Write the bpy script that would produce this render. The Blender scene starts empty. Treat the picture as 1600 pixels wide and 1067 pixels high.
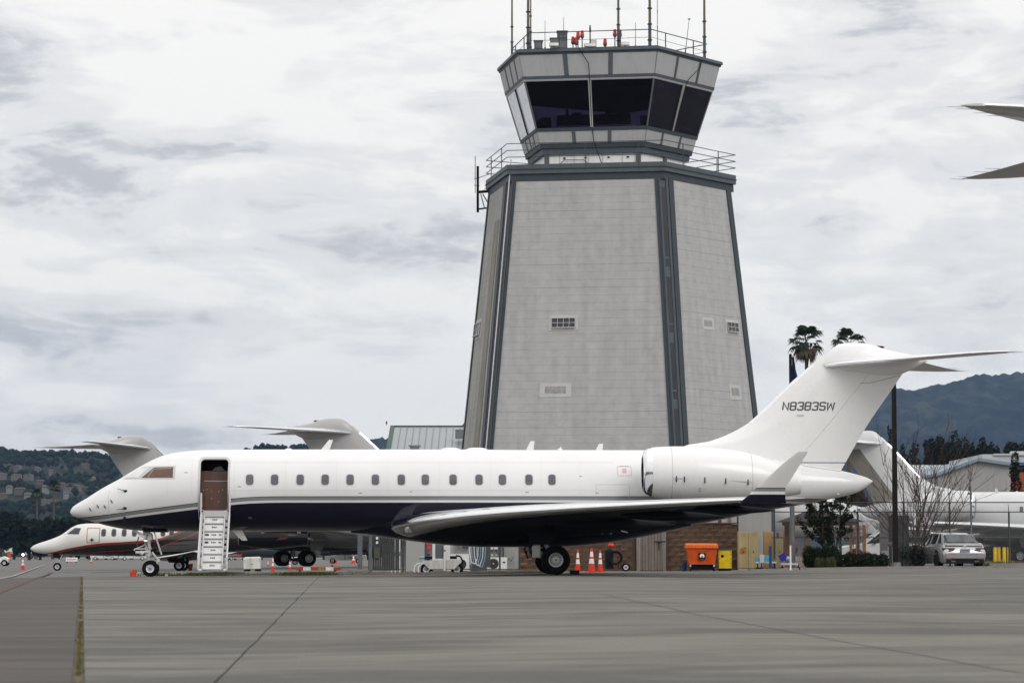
import bpy, bmesh, math, random
import numpy as np
from mathutils import Vector, Matrix, noise
random.seed(7)
R = math.radians
scene = bpy.context.scene
col = scene.collection

# ------------------------------------------------------------------ camera
FPX = 4500.0; CAMZ = 0.73; PITCH = math.atan(333.5 / FPX)
cam_d = bpy.data.cameras.new("camera"); cam = bpy.data.objects.new("camera", cam_d); col.objects.link(cam)
cam.location = (0, 0, CAMZ); cam.rotation_euler = (math.pi / 2 + PITCH, 0, 0)
cam_d.sensor_width = 36.0; cam_d.lens = 36.0 * FPX / 1600.0
cam_d.clip_start = 0.5; cam_d.clip_end = 12000
cam_d.dof.use_dof = True; cam_d.dof.focus_distance = 95.0; cam_d.dof.aperture_fstop = 5.6
scene.camera = cam

# ------------------------------------------------------------------ world
SUN_EL, SUN_AZ = 33.0, 150.0      # azimuth clockwise from +Y
world = bpy.data.worlds.new("World"); scene.world = world; world.use_nodes = True
nt = world.node_tree; nt.nodes.clear()
def N(t, **k):
    n = nt.nodes.new(t)
    for a, b in k.items(): setattr(n, a, b)
    return n
def math_node(tree, op, a, b=None, c=None, clamp=False):
    n = tree.nodes.new('ShaderNodeMath'); n.operation = op; n.use_clamp = clamp
    for i, v in enumerate((a, b, c)):
        if v is None: continue
        if isinstance(v, (int, float)): n.inputs[i].default_value = v
        else: tree.links.new(v, n.inputs[i])
    return n.outputs[0]
L = nt.links.new
out = N('ShaderNodeOutputWorld'); bg = N('ShaderNodeBackground'); bg2 = N('ShaderNodeBackground'); add = N('ShaderNodeAddShader')
sky = N('ShaderNodeTexSky', sky_type='NISHITA', sun_disc=False)
sky.sun_elevation = R(SUN_EL); sky.sun_rotation = R(SUN_AZ)
L(sky.outputs[0], bg.inputs[0]); bg.inputs[1].default_value = 0.008      # the little blue that gets through the deck
tc = N('ShaderNodeTexCoord'); sep = N('ShaderNodeSeparateXYZ'); L(tc.outputs['Generated'], sep.inputs[0])
X, Y, Z = sep.outputs
# cloud deck: noise in direction space, flattened towards the horizon as a real deck is
zz = math_node(nt, 'MULTIPLY', Z, 3.4)
comb = N('ShaderNodeCombineXYZ'); L(X, comb.inputs[0]); L(Y, comb.inputs[1]); L(zz, comb.inputs[2])
def cloud_noise(scale, detail, rough, off, dist=0.0):
    mp = N('ShaderNodeMapping'); mp.inputs['Location'].default_value = off
    L(comb.outputs[0], mp.inputs[0])
    n = N('ShaderNodeTexNoise'); n.inputs['Scale'].default_value = scale; n.inputs['Detail'].default_value = detail
    n.inputs['Roughness'].default_value = rough; n.inputs['Distortion'].default_value = dist
    L(mp.outputs[0], n.inputs[0]); return n.outputs[0]
n1 = cloud_noise(7.5, 8, 0.60, (3.1, 0.4, 1.7), 0.4)
n2 = cloud_noise(19.0, 7, 0.58, (0.3, 5.2, 2.6), 0.5)
n3 = cloud_noise(2.2, 2, 0.5, (1.3, 2.2, 0.6))
mixn = math_node(nt, 'ADD', math_node(nt, 'MULTIPLY', n1, 0.54), math_node(nt, 'ADD', math_node(nt, 'MULTIPLY', n2, 0.34), math_node(nt, 'MULTIPLY', n3, 0.12)))
ramp = N('ShaderNodeValToRGB'); L(mixn, ramp.inputs[0])
cr = ramp.color_ramp; cr.interpolation = 'EASE'
cr.elements[0].position = 0.395; cr.elements[0].color = (0.555, 0.555, 0.57, 1)
cr.elements[1].position = 0.46; cr.elements[1].color = (0.825, 0.812, 0.795, 1)
e = cr.elements.new(0.54); e.color = (0.965, 0.94, 0.895, 1)
# standard overcast sky: brighter overhead than at the horizon
zc = math_node(nt, 'MAXIMUM', Z, 0.0)
grad = math_node(nt, 'ADD', math_node(nt, 'MULTIPLY', zc, 0.75), 0.865)
L(ramp.outputs[0], bg2.inputs[0]); L(grad, bg2.inputs[1])
L(bg.outputs[0], add.inputs[0]); L(bg2.outputs[0], add.inputs[1]); L(add.outputs[0], out.inputs[0])

sun_d = bpy.data.lights.new("sun", 'SUN'); sun_d.energy = 0.95; sun_d.angle = R(28); sun_d.color = (1.0, 0.97, 0.93)
sun = bpy.data.objects.new("sun", sun_d); col.objects.link(sun)
az, el = R(SUN_AZ), R(SUN_EL)
sdir = Vector((math.sin(az) * math.cos(el), math.cos(az) * math.cos(el), math.sin(el)))
sun.rotation_euler = sdir.to_track_quat('Z', 'Y').to_euler()

scene.view_settings.view_transform = 'Standard'; scene.view_settings.look = 'None'
scene.view_settings.exposure = 0.0; scene.view_settings.gamma = 1.0; scene.view_settings.use_curve_mapping = False
scene.cycles.volume_bounces = 1
scene.cycles.max_bounces = 8
scene.cycles.use_denoising = True

# ------------------------------------------------------------------ geometry of the view
_c, _s = math.cos(PITCH), math.sin(PITCH)
def at(u, v, yy):
    """world point seen at photo pixel (u,v) at world distance yy"""
    a = (u - 800) / FPX; b = (533.5 - v) / FPX
    d = _c - b * _s
    return Vector((yy * a / d, yy, CAMZ + yy * (_s + b * _c) / d))
GX = [-400, -60, -20, -14, -2, 1.4, 7, 10, 16, 60, 400]
GZ = [-.15, -.15, -.14, 0, .02, .08, .06, .12, .19, .22, .22]
def gz(x): return float(np.interp(x, GX, GZ))
def on(u, yy, dz=0):
    x = (u - 800) / FPX * yy / (_c + _s * 0.0741) 
    x = (u - 800) / FPX * yy
    return Vector((x, yy, gz(x) + dz))

# ------------------------------------------------------------------ materials
MATS = {}
def mat(name, c, rough=0.5, metal=0.0, var=0.08, scale=4.0, bump=0.0, bscale=40.0, coat=0.0, spec=0.5, stretch=None, emit=None, streak=0.0, sscale=(8, 8, .6)):
    m = bpy.data.materials.new(name); m.use_nodes = True; t = m.node_tree; b = t.nodes['Principled BSDF']
    b.inputs['Roughness'].default_value = rough; b.inputs['Metallic'].default_value = metal
    if spec == 0.5 and rough >= .5: spec = .22 if max(c[:3]) > .05 else .08
    b.inputs['Specular IOR Level'].default_value = spec
    if coat: b.inputs['Coat Weight'].default_value = coat; b.inputs['Coat Roughness'].default_value = 0.04
    tcn = t.nodes.new('ShaderNodeTexCoord'); vec = tcn.outputs['Object']
    if stretch:
        mp = t.nodes.new('ShaderNodeMapping'); mp.inputs['Scale'].default_value = stretch; t.links.new(vec, mp.inputs[0]); vec = mp.outputs[0]
    n = t.nodes.new('ShaderNodeTexNoise'); n.inputs['Scale'].default_value = scale; n.inputs['Detail'].default_value = 6; n.inputs['Roughness'].default_value = 0.6
    t.links.new(vec, n.inputs[0])
    mr = t.nodes.new('ShaderNodeMapRange'); mr.inputs[1].default_value = 0.3; mr.inputs[2].default_value = 0.7
    mr.inputs[3].default_value = 1 - var; mr.inputs[4].default_value = 1 + var; t.links.new(n.outputs[0], mr.inputs[0])
    fac = mr.outputs[0]
    if streak:
        mp2 = t.nodes.new('ShaderNodeMapping'); mp2.inputs['Scale'].default_value = sscale; t.links.new(tcn.outputs['Object'], mp2.inputs[0])
        n2_ = t.nodes.new('ShaderNodeTexNoise'); n2_.inputs['Scale'].default_value = 1.0; n2_.inputs['Detail'].default_value = 5; t.links.new(mp2.outputs[0], n2_.inputs[0])
        mr2 = t.nodes.new('ShaderNodeMapRange'); mr2.inputs[1].default_value = 0.35; mr2.inputs[2].default_value = 0.65
        mr2.inputs[3].default_value = 1 - streak; mr2.inputs[4].default_value = 1 + streak; t.links.new(n2_.outputs[0], mr2.inputs[0])
        fac = math_node(t, 'MULTIPLY', fac, mr2.outputs[0])
    vm = t.nodes.new('ShaderNodeVectorMath'); vm.operation = 'SCALE'; vm.inputs[0].default_value = c[:3]; t.links.new(fac, vm.inputs['Scale'])
    t.links.new(vm.outputs[0], b.inputs['Base Color'])
    rv = t.nodes.new('ShaderNodeMapRange'); rv.inputs[3].default_value = max(0, rough - .06); rv.inputs[4].default_value = min(1, rough + .06)
    t.links.new(n.outputs[0], rv.inputs[0]); t.links.new(rv.outputs[0], b.inputs['Roughness'])
    if bump:
        nb = t.nodes.new('ShaderNodeTexNoise'); nb.inputs['Scale'].default_value = bscale; nb.inputs['Detail'].default_value = 5; t.links.new(vec, nb.inputs[0])
        bp = t.nodes.new('ShaderNodeBump'); bp.inputs['Strength'].default_value = bump; bp.inputs['Distance'].default_value = 0.02
        t.links.new(nb.outputs[0], bp.inputs['Height']); t.links.new(bp.outputs[0], b.inputs['Normal'])
    if emit:
        b.inputs['Emission Color'].default_value = (*emit[:3], 1); b.inputs['Emission Strength'].default_value = emit[3]
    MATS[name] = m; return m

mat('white_paint', (.76, .76, .765), .28, var=.015, scale=.8, coat=.25)
mat('white_matte', (.70, .70, .69), .6, var=.06, scale=2)
mat('dirty_white', (.55, .54, .51), .6, var=.16, scale=3, streak=.15)
mat('navy_paint', (.0035, .0042, .014), .14, var=.1, coat=.3, spec=.2)
mat('wing_grey', (.46, .47, .48), .35, var=.05, scale=1)
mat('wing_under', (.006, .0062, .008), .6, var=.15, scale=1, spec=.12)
mat('chrome', (.80, .81, .83), .12, 1.0, var=.04, scale=2)
mat('bare_metal', (.55, .56, .58), .34, .9, var=.1, scale=6)
mat('gear_white', (.60, .60, .60), .4, var=.1, scale=8)
mat('rim_grey', (.62, .62, .64), .35, .3, var=.06)
mat('tyre', (.008, .008, .009), .85, var=.25, scale=12, bump=.3)
mat('black', (.012, .012, .014), .5, var=.2)
mat('dark_metal', (.035, .037, .042), .5, .3, var=.2)
mat('gasket', (.05, .05, .055), .6, var=.1)
mat('light_grey_metal', (.50, .50, .51), .4, .2, var=.06)
mat('wood_panel', (.10, .035, .018), .3, var=.25, scale=2, stretch=(6, 6, .8), coat=.4)
mat('dark_cabin', (.02, .017, .016), .6, var=.3)
mat('cabin_white', (.45, .44, .42), .5, var=.1)
mat('red_paint', (.50, .02, .015), .4, var=.1)
mat('glass_dark', (.010, .010, .016), .06, var=.1, spec=.7)
mat('glass_brown', (.10, .045, .03), .08, var=.45, scale=1.6, spec=.6)
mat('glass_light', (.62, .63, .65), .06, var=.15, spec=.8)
mat('cabin_window', (.085, .083, .10), .10, var=.35, scale=5, stretch=(.2, .2, 1), spec=.7)
mat('tower_block', (.375, .375, .38), .9, var=.085, scale=2.2, bump=.25, bscale=9, streak=.055, sscale=(2.2, 2.2, .12))
mat('tower_block_warm', (.33, .325, .315), .9, var=.09, scale=.8, bump=.25, bscale=9, streak=.12, sscale=(3.2, 3.2, .16))
mat('patch_render', (.47, .465, .46), .9, var=.09, scale=3)
mat('patch_dark', (.30, .29, .29), .9, var=.25, scale=5)
mat('stucco_white', (.19, .19, .18), .9)
mat('mortar', (.35, .35, .35), .95, var=.1)
mat('mortar_brown', (.07, .05, .038), .95, var=.2)
mat('blue_grey', (.078, .094, .110), .5, var=.08, scale=1.5, streak=.06)
mat('blue_grey_dark', (.042, .053, .063), .55, var=.1, scale=1.5)
mat('cab_panel', (.37, .375, .385), .5, var=.03, scale=1.2, streak=.04)
mat('cab_white', (.72, .73, .72), .4, var=.06, scale=2, streak=.06)
mat('louver', (.03, .03, .035), .6)
mat('olive_pole', (.13, .12, .085), .6, var=.2, scale=4)
mat('concrete', (.20, .195, .188), .85, var=.10, scale=.6, bump=.3, bscale=30)
mat('kerb_concrete', (.22, .21, .195), .9, var=.18, scale=3, bump=.4, bscale=20)
mat('dirt', (.11, .095, .075), .95, var=.3, scale=2, bump=.5)
mat('split_block', (.100, .064, .042), .95, var=.28, scale=5, bump=.9, bscale=14)
mat('split_block_dark', (.085, .053, .035), .95, var=.3, scale=5, bump=.9, bscale=14)
mat('split_block_red', (.17, .075, .045), .95, var=.25, scale=5, bump=.9, bscale=14)
mat('gate_beige', (.19, .16, .14), .6, var=.1, streak=.12)
mat('wall_white', (.36, .355, .35), .85, var=.05, scale=1, streak=.05)
mat('beige_cabinet', (.36, .29, .15), .6, var=.10, scale=2, streak=.1)
mat('tan_cabinet', (.42, .28, .13), .6, var=.08, scale=2)
mat('rust', (.30, .15, .05), .9, var=.4, scale=9)
mat('orange_plastic', (.52, .075, .010), .55, var=.22, scale=4)
mat('orange_lid', (.62, .12, .015), .55, var=.16, scale=4)
mat('faded_orange', (.30, .05, .02), .7, var=.3, scale=6)
mat('cone_orange', (.62, .045, .02), .55, var=.2, scale=9)
mat('cone_white', (.75, .75, .74), .4, var=.05)
mat('yellow_plastic', (.62, .43, .012), .5, var=.14)
mat('yellow_paint', (.66, .44, .02), .6, var=.15, scale=8)
mat('blue_plastic', (.012, .05, .17), .5, var=.2)
mat('light_blue', (.07, .33, .48), .5, var=.2)
mat('pipe_blue', (.22, .34, .42), .5, var=.15)
mat('purple_plastic', (.04, .02, .22), .5, var=.2)
mat('slate_tank', (.05, .075, .10), .5, var=.2, scale=3)
mat('fence_metal', (.06, .065, .07), .55, .4, var=.2)
mat('fence_wire', (.20, .205, .21), .5, .6, var=.2)
mat('steel_grey', (.13, .14, .15), .55, .3, var=.12)
mat('slat_dark', (.050, .052, .055), .7, var=.2)
mat('olive_box', (.085, .085, .06), .7, var=.2)
mat('roof_shingle', (.045, .042, .045), .9, var=.25, scale=6, bump=.5)
mat('orange_wood', (.24, .095, .022), .6, var=.25, scale=3, stretch=(4, 4, .6))
mat('roof_metal', (.30, .32, .345), .45, .2, var=.06, scale=.6, streak=.06)
mat('roof_metal_rib', (.20, .215, .23), .5, .2)
mat('green_trim', (.03, .085, .06), .5)
mat('hangar_wall', (.33, .325, .32), .8, var=.03, scale=.3)
mat('hangar_trim', (.20, .25, .31), .5)
mat('hangar_roof', (.46, .48, .49), .5, var=.06, scale=.2)
mat('blue_band', (.05, .09, .22), .5)
mat('brick_red', (.26, .07, .04), .9, var=.2)
mat('pole_bronze', (.014, .012, .011), .6, var=.2)
mat('car_silver', (.46, .465, .48), .28, .75, var=.03, coat=.7)
mat('car_white', (.62, .63, .64), .3, var=.03, coat=.6)
mat('tail_red', (.085, .009, .009), .25, var=.2, coat=.5)
mat('plate', (.30, .31, .38), .5)
mat('plate_ink', (.05, .06, .16), .5)
mat('leaf_dark', (.010, .015, .009), .8, var=.5, scale=.7)
mat('leaf_mid', (.014, .022, .010), .8, var=.5, scale=.7)
mat('leaf_hedge', (.050, .064, .022), .8, var=.45, scale=3)
mat('leaf_palm', (.018, .028, .012), .7, var=.4, scale=1)
mat('leaf_dead', (.055, .042, .026), .9, var=.4, scale=1)
mat('leaf_blue', (.012, .020, .012), .9, var=.6, scale=.02)
mat('leaf_olive', (.026, .032, .016), .9, var=.5, scale=.02)
mat('bark', (.075, .055, .040), .95, var=.3, scale=6, bump=.5)
mat('palm_bark', (.085, .070, .055), .95, var=.35, scale=5, stretch=(1, 1, 4))
mat('twig', (.060, .034, .026), .9, var=.3)
mat('weed', (.085, .095, .024), .8, var=.5, scale=3)
mat('weed_dry', (.15, .125, .055), .9, var=.4, scale=3)
mat('hivis', (.52, .85, .02), .6, var=.05)
mat('skin', (.38, .20, .13), .6)
mat('jeans', (.03, .04, .07), .8)
mat('terracotta', (.17, .085, .06), .9, var=.2)
mat('stucco_pale', (.13, .125, .115), .9, var=.1)
mat('stucco_tan', (.10, .09, .075), .9, var=.1)
mat('house_roof', (.13, .115, .105), .9, var=.2)
mat('flag_navy', (.015, .02, .08), .8, var=.2)
mat('flag_red', (.35, .02, .02), .8, var=.2)
mat('lamp_red', (.50, .015, .02), .25, emit=(1, .03, .04, .04))
mat('lamp_white', (.9, .9, .85), .2, emit=(1, .96, .85, 14))
mat('letter_grey', (.095, .097, .105), .5, var=.03)
mat('letter_black', (.02, .02, .022), .5)
mat('letter_red', (.55, .12, .12), .6)
mat('jet_grey', (.38, .38, .385), .35, var=.04, scale=.6, coat=.3)
mat('jet_grey_mid', (.24, .24, .235), .35, var=.05, scale=.6, coat=.3)
mat('jet_white', (.56, .565, .58), .3, var=.03, scale=.6, coat=.4)
mat('jet_under', (.20, .19, .175), .5, var=.1)
mat('jet_dark', (.055, .057, .062), .4, var=.1)
mat('gold_line', (.42, .24, .10), .4)
mat('lear_black', (.004, .0035, .004), .2, coat=.2, spec=.2)
mat('marking_white', (.30, .30, .28), .8, var=.25, scale=6)
mat('marking_red', (.085, .045, .042), .8, var=.3, scale=6)
mat('asphalt_patch', (.05, .048, .046), .9, var=.2)

# ------------------------------------------------------------------ object helpers
def link(o, parent=None, label=None, cat=None, group=None, kind=None):
    col.objects.link(o)
    if parent is not None: o.parent = parent
    tag(o, label, cat, group, kind); return o
def tag(o, label=None, cat=None, group=None, kind=None):
    if label: o['label'] = label
    if cat: o['category'] = cat
    if group: o['group'] = group
    if kind: o['kind'] = kind
    return o
def thing(name, label, cat, loc=(0, 0, 0), rz=0, group=None, kind=None):
    o = bpy.data.objects.new(name, None); o.empty_display_size = .2
    o.location = loc; o.rotation_euler = (0, 0, rz)
    return link(o, None, label, cat, group, kind)
def copy_tree(o, parent=None):
    c = o.copy(); col.objects.link(c); c.parent = parent
    for ch in list(o.children): copy_tree(ch, c)
    return c

SPLIT = set('clamp coupling window pane glazing_bar latch band wall_lamp wall_seam roof_rib rivet step_marking knob drain_port actuator foot pillar plate_marks lobby_post bolt bracket landing_light print notice vent label_plate render_patch worn_patch roof_vent fascia hose hinge_fitting handrail cable conduit bar box wheel gear_door hydraulic_line static_wick coping underframe battery_box rust_streak rim_bar'.split())
class MB:
    def __init__(s): s.v = []; s.f = []; s.m = []; s.mats = []; s.cur = 0
    def mat(s, name):
        if name not in s.mats: s.mats.append(name)
        s.cur = s.mats.index(name); return s
    def add(s, vs, fs):
        o = len(s.v); s.v += [tuple(p) for p in vs]
        for f in fs: s.f.append(tuple(i + o for i in f)); s.m.append(s.cur)
        return s
    def box(s, cx, cy, cz, sx, sy, sz, rz=0, rx=0, ry=0):
        """centre, full sizes"""
        M_ = Matrix.Rotation(rz, 3, 'Z') @ Matrix.Rotation(ry, 3, 'Y') @ Matrix.Rotation(rx, 3, 'X')
        vs = [M_ @ Vector((a * sx / 2, b * sy / 2, c * sz / 2)) + Vector((cx, cy, cz)) for a in (-1, 1) for b in (-1, 1) for c in (-1, 1)]
        return s.add(vs, [(0, 1, 3, 2), (4, 6, 7, 5), (0, 4, 5, 1), (2, 3, 7, 6), (0, 2, 6, 4), (1, 5, 7, 3)])
    def bx(s, x0, x1, y0, y1, z0, z1): return s.box((x0 + x1) / 2, (y0 + y1) / 2, (z0 + z1) / 2, abs(x1 - x0), abs(y1 - y0), abs(z1 - z0))
    def cyl(s, a, b, r0, r1=None, n=10, cap=True):
        a = Vector(a); b = Vector(b); r1 = r0 if r1 is None else r1
        d = (b - a)
        if d.length < 1e-6: return s
        q = d.to_track_quat('Z', 'Y'); vs = []
        for p, r in ((a, r0), (b, r1)):
            for i in range(n):
                t = 2 * math.pi * i / n; vs.append(p + q @ Vector((r * math.cos(t), r * math.sin(t), 0)))
        fs = [(i, (i + 1) % n, n + (i + 1) % n, n + i) for i in range(n)]
        if cap: fs += [tuple(range(n - 1, -1, -1)), tuple(range(n, 2 * n))]
        return s.add(vs, fs)
    def bar(s, a, b, w, h=None, up=(0, 0, 1)):
        a = Vector(a); b = Vector(b); h = w if h is None else h; d = (b - a).normalized(); up = Vector(up)
        if abs(d.dot(up)) > .98: up = Vector((0, 1, 0))
        x = d.cross(up).normalized(); z = x.cross(d).normalized()
        vs = [p + x * (i * w / 2) + z * (j * h / 2) for p in (a, b) for i, j in ((-1, -1), (1, -1), (1, 1), (-1, 1))]
        return s.add(vs, [(0, 1, 5, 4), (1, 2, 6, 5), (2, 3, 7, 6), (3, 0, 4, 7), (3, 2, 1, 0), (4, 5, 6, 7)])
    def tube(s, pts, r, n=6):
        for a, b in zip(pts[:-1], pts[1:]): s.cyl(a, b, r, r, n)
        return s
    def loft(s, rings, closed=True, cap0=True, cap1=True):
        n = len(rings[0]); vs = [p for r in rings for p in r]; fs = []
        for j in range(len(rings) - 1):
            for i in range(n if closed else n - 1):
                k = (i + 1) % n; fs.append((j * n + i, j * n + k, (j + 1) * n + k, (j + 1) * n + i))
        if cap0: fs.append(tuple(range(n - 1, -1, -1)))
        if cap1: fs.append(tuple(range((len(rings) - 1) * n, len(rings) * n)))
        return s.add(vs, fs)
    def prism(s, poly, axis_vec, base=lambda p: Vector((p[0], 0, p[1]))):
        """poly in 2D -> extruded along axis_vec"""
        a = [base(p) for p in poly]; b = [p + Vector(axis_vec) for p in a]; n = len(a)
        fs = [tuple(range(n)), tuple(range(2 * n - 1, n - 1, -1))] + [(i, n + i, n + (i + 1) % n, (i + 1) % n) for i in range(n)]
        return s.add(a + b, fs)
    def ell(s, c, rx, ry, rz, nu=12, nv=8):
        rings = []
        for j in range(1, nv):
            p = math.pi * j / nv
            rings.append([Vector((c[0] + rx * math.sin(p) * math.cos(2 * math.pi * i / nu), c[1] + ry * math.sin(p) * math.sin(2 * math.pi * i / nu), c[2] - rz * math.cos(p))) for i in range(nu)])
        return s.loft(rings)
    def disc(s, c, r, nrm, n=20):
        q = Vector(nrm).to_track_quat('Z', 'Y'); c = Vector(c)
        return s.add([c + q @ Vector((r * math.cos(2 * math.pi * i / n), r * math.sin(2 * math.pi * i / n), 0)) for i in range(n)], [tuple(range(n))])
    def lathe(s, c, prof, axis=(0, 1, 0), n=24):
        cap_a, cap_b = prof[0][0] < .05, prof[-1][0] < .05
        """prof list of (r, h) along axis"""
        q = Vector(axis).to_track_quat('Z', 'Y'); c = Vector(c)
        rings = [[c + q @ Vector((r * math.cos(2 * math.pi * i / n), r * math.sin(2 * math.pi * i / n), h)) for i in range(n)] for r, h in prof]
        return s.loft(rings, True, cap_a, cap_b)
    def mesh(s, name, smooth=30, fix=True):
        me = bpy.data.meshes.new(name); me.from_pydata(s.v, [], s.f)
        for mn in s.mats: me.materials.append(MATS[mn] if isinstance(mn, str) else mn)
        me.polygons.foreach_set('material_index', s.m)
        if fix and len(s.f) < 60000:
            bm = bmesh.new(); bm.from_mesh(me); bmesh.ops.recalc_face_normals(bm, faces=bm.faces); bm.to_mesh(me); bm.free()
        if smooth:
            me.shade_smooth(); me.set_sharp_from_angle(angle=R(smooth))
        return me
    def islands(s):
        p = list(range(len(s.v)))
        def find(a):
            while p[a] != a: p[a] = p[p[a]]; a = p[a]
            return a
        for f in s.f:
            for i in f[1:]: p[find(i)] = find(f[0])
        g = {}
        for k, f in enumerate(s.f): g.setdefault(find(f[0]), []).append(k)
        out_ = []
        for fl in g.values():
            m_ = MB(); m_.mats = s.mats; ids = sorted({i for k in fl for i in s.f[k]}); mp = {a: b for b, a in enumerate(ids)}
            m_.v = [s.v[i] for i in ids]; m_.f = [tuple(mp[i] for i in s.f[k]) for k in fl]; m_.m = [s.m[k] for k in fl]; out_.append(m_)
        return out_
    def build(s, name, m=None, parent=None, label=None, cat=None, group=None, kind=None, smooth=30, loc=None, rz=0, fix=True):
        if parent is not None and name in SPLIT:
            if m is not None and not s.mats: s.mats = [m] if not isinstance(m, (list, tuple)) else list(m)
            isl = s.islands()
            if len(isl) > 1:
                r_ = [q.build(name + ' ', None, parent, smooth=smooth, loc=loc, rz=rz, fix=fix) for q in isl]
                for o_ in r_: o_.name = name
                return r_[0]
        if m is not None and not s.mats: s.mats = [m] if not isinstance(m, (list, tuple)) else list(m)
        me = s.mesh(name, smooth, fix); o = bpy.data.objects.new(name, me)
        if loc is not None: o.location = loc; o.rotation_euler = (0, 0, rz)
        return link(o, parent, label, cat, group, kind)

def inst(name, me, parent=None, loc=(0, 0, 0), rz=0, scale=None, **k):
    o = bpy.data.objects.new(name, me); o.location = loc; o.rotation_euler = (0, 0, rz)
    if scale: o.scale = scale
    return link(o, parent, **k)

def pch(xs, ys):
    """monotone cubic through points, returns f(x)"""
    xs = np.array(xs, float); ys = np.array(ys, float); h = np.diff(xs); d = np.diff(ys) / h
    m = np.zeros(len(xs)); m[0] = d[0]; m[-1] = d[-1]
    for i in range(1, len(xs) - 1):
        if d[i - 1] * d[i] > 0:
            w1 = 2 * h[i] + h[i - 1]; w2 = h[i] + 2 * h[i - 1]; m[i] = (w1 + w2) / (w1 / d[i - 1] + w2 / d[i])
    def f(x):
        x = min(max(x, xs[0]), xs[-1]); i = min(int(np.searchsorted(xs, x, 'right')) - 1, len(xs) - 2); t = (x - xs[i]) / h[i]
        return float((2 * t**3 - 3 * t**2 + 1) * ys[i] + (t**3 - 2 * t**2 + t) * h[i] * m[i] + (-2 * t**3 + 3 * t**2) * ys[i + 1] + (t**3 - t**2) * h[i] * m[i + 1])
    return f

GL = {'N': [[(0, 0), (0, 1), (.62, 0), (.62, 1)]], '8': [[(.08, .5), (0, .42), (0, .1), (.1, 0), (.52, 0), (.62, .1), (.62, .42), (.54, .5), (.62, .58), (.62, .9), (.52, 1), (.1, 1), (0, .9), (0, .58), (.08, .5)], [(.14, .5), (.48, .5)]],
      '3': [[(0, .84), (0, .9), (.1, 1), (.52, 1), (.62, .9), (.62, .6), (.52, .5), (.62, .4), (.62, .1), (.52, 0), (.1, 0), (0, .1), (0, .18)], [(.2, .5), (.46, .5)]],
      'S': [[(.62, .82), (.62, .9), (.52, 1), (.1, 1), (0, .9), (0, .6), (.1, .5), (.52, .5), (.62, .4), (.62, .1), (.52, 0), (.1, 0), (0, .1), (0, .2)]], 'W': [[(0, 1), (.08, 0), (.40, .8), (.72, 0), (.80, 1)]]}
def stroke_text(txt, w=.17, shear=.20, gap=.26):
    vs = []; fs = []; x0 = 0
    for ch in txt:
        for pl in GL[ch]:
            P = [Vector(p) for p in pl]; closed = (P[0] - P[-1]).length < 1e-6; n = len(P); L_ = []; R_ = []
            for i in range(n):
                a = P[(i - 1) if i else (n - 2 if closed else 0)]; b = P[i + 1] if i < n - 1 else (P[1] if closed else P[i]); d1 = (P[i] - a); d2 = (b - P[i])
                if d1.length < 1e-6: d1 = d2
                if d2.length < 1e-6: d2 = d1
                d1 = d1.normalized(); d2 = d2.normalized(); n1 = Vector((-d1.y, d1.x)); n2 = Vector((-d2.y, d2.x)); m_ = n1 + n2
                m_ = m_.normalized() if m_.length > .3 else n1; k = w / 2 / max(.45, m_.dot(n1)); L_.append(P[i] + m_ * k); R_.append(P[i] - m_ * k)
            o = len(vs)
            for q in L_ + R_: vs.append((x0 + q.x + shear * q.y, q.y))
            for i in range(n - 1): fs.append((o + i, o + i + 1, o + n + i + 1, o + n + i))
        x0 += (.80 if ch == 'W' else .62) + gap
    return vs, fs
def text_mesh(body, size, mname, shear=0.0, bold=0.0, spacing=1.0, extrude=0.0):
    cu = bpy.data.curves.new('lettering', 'FONT'); cu.body = body; cu.size = size; cu.shear = shear; cu.offset = bold
    cu.align_x = 'CENTER'; cu.align_y = 'CENTER'; cu.space_character = spacing; cu.extrude = extrude
    o = bpy.data.objects.new('lettering_src', cu); col.objects.link(o)
    me = bpy.data.meshes.new_from_object(o.evaluated_get(bpy.context.evaluated_depsgraph_get()))
    bpy.data.objects.remove(o); me.materials.clear(); me.materials.append(MATS[mname]); return me
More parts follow.
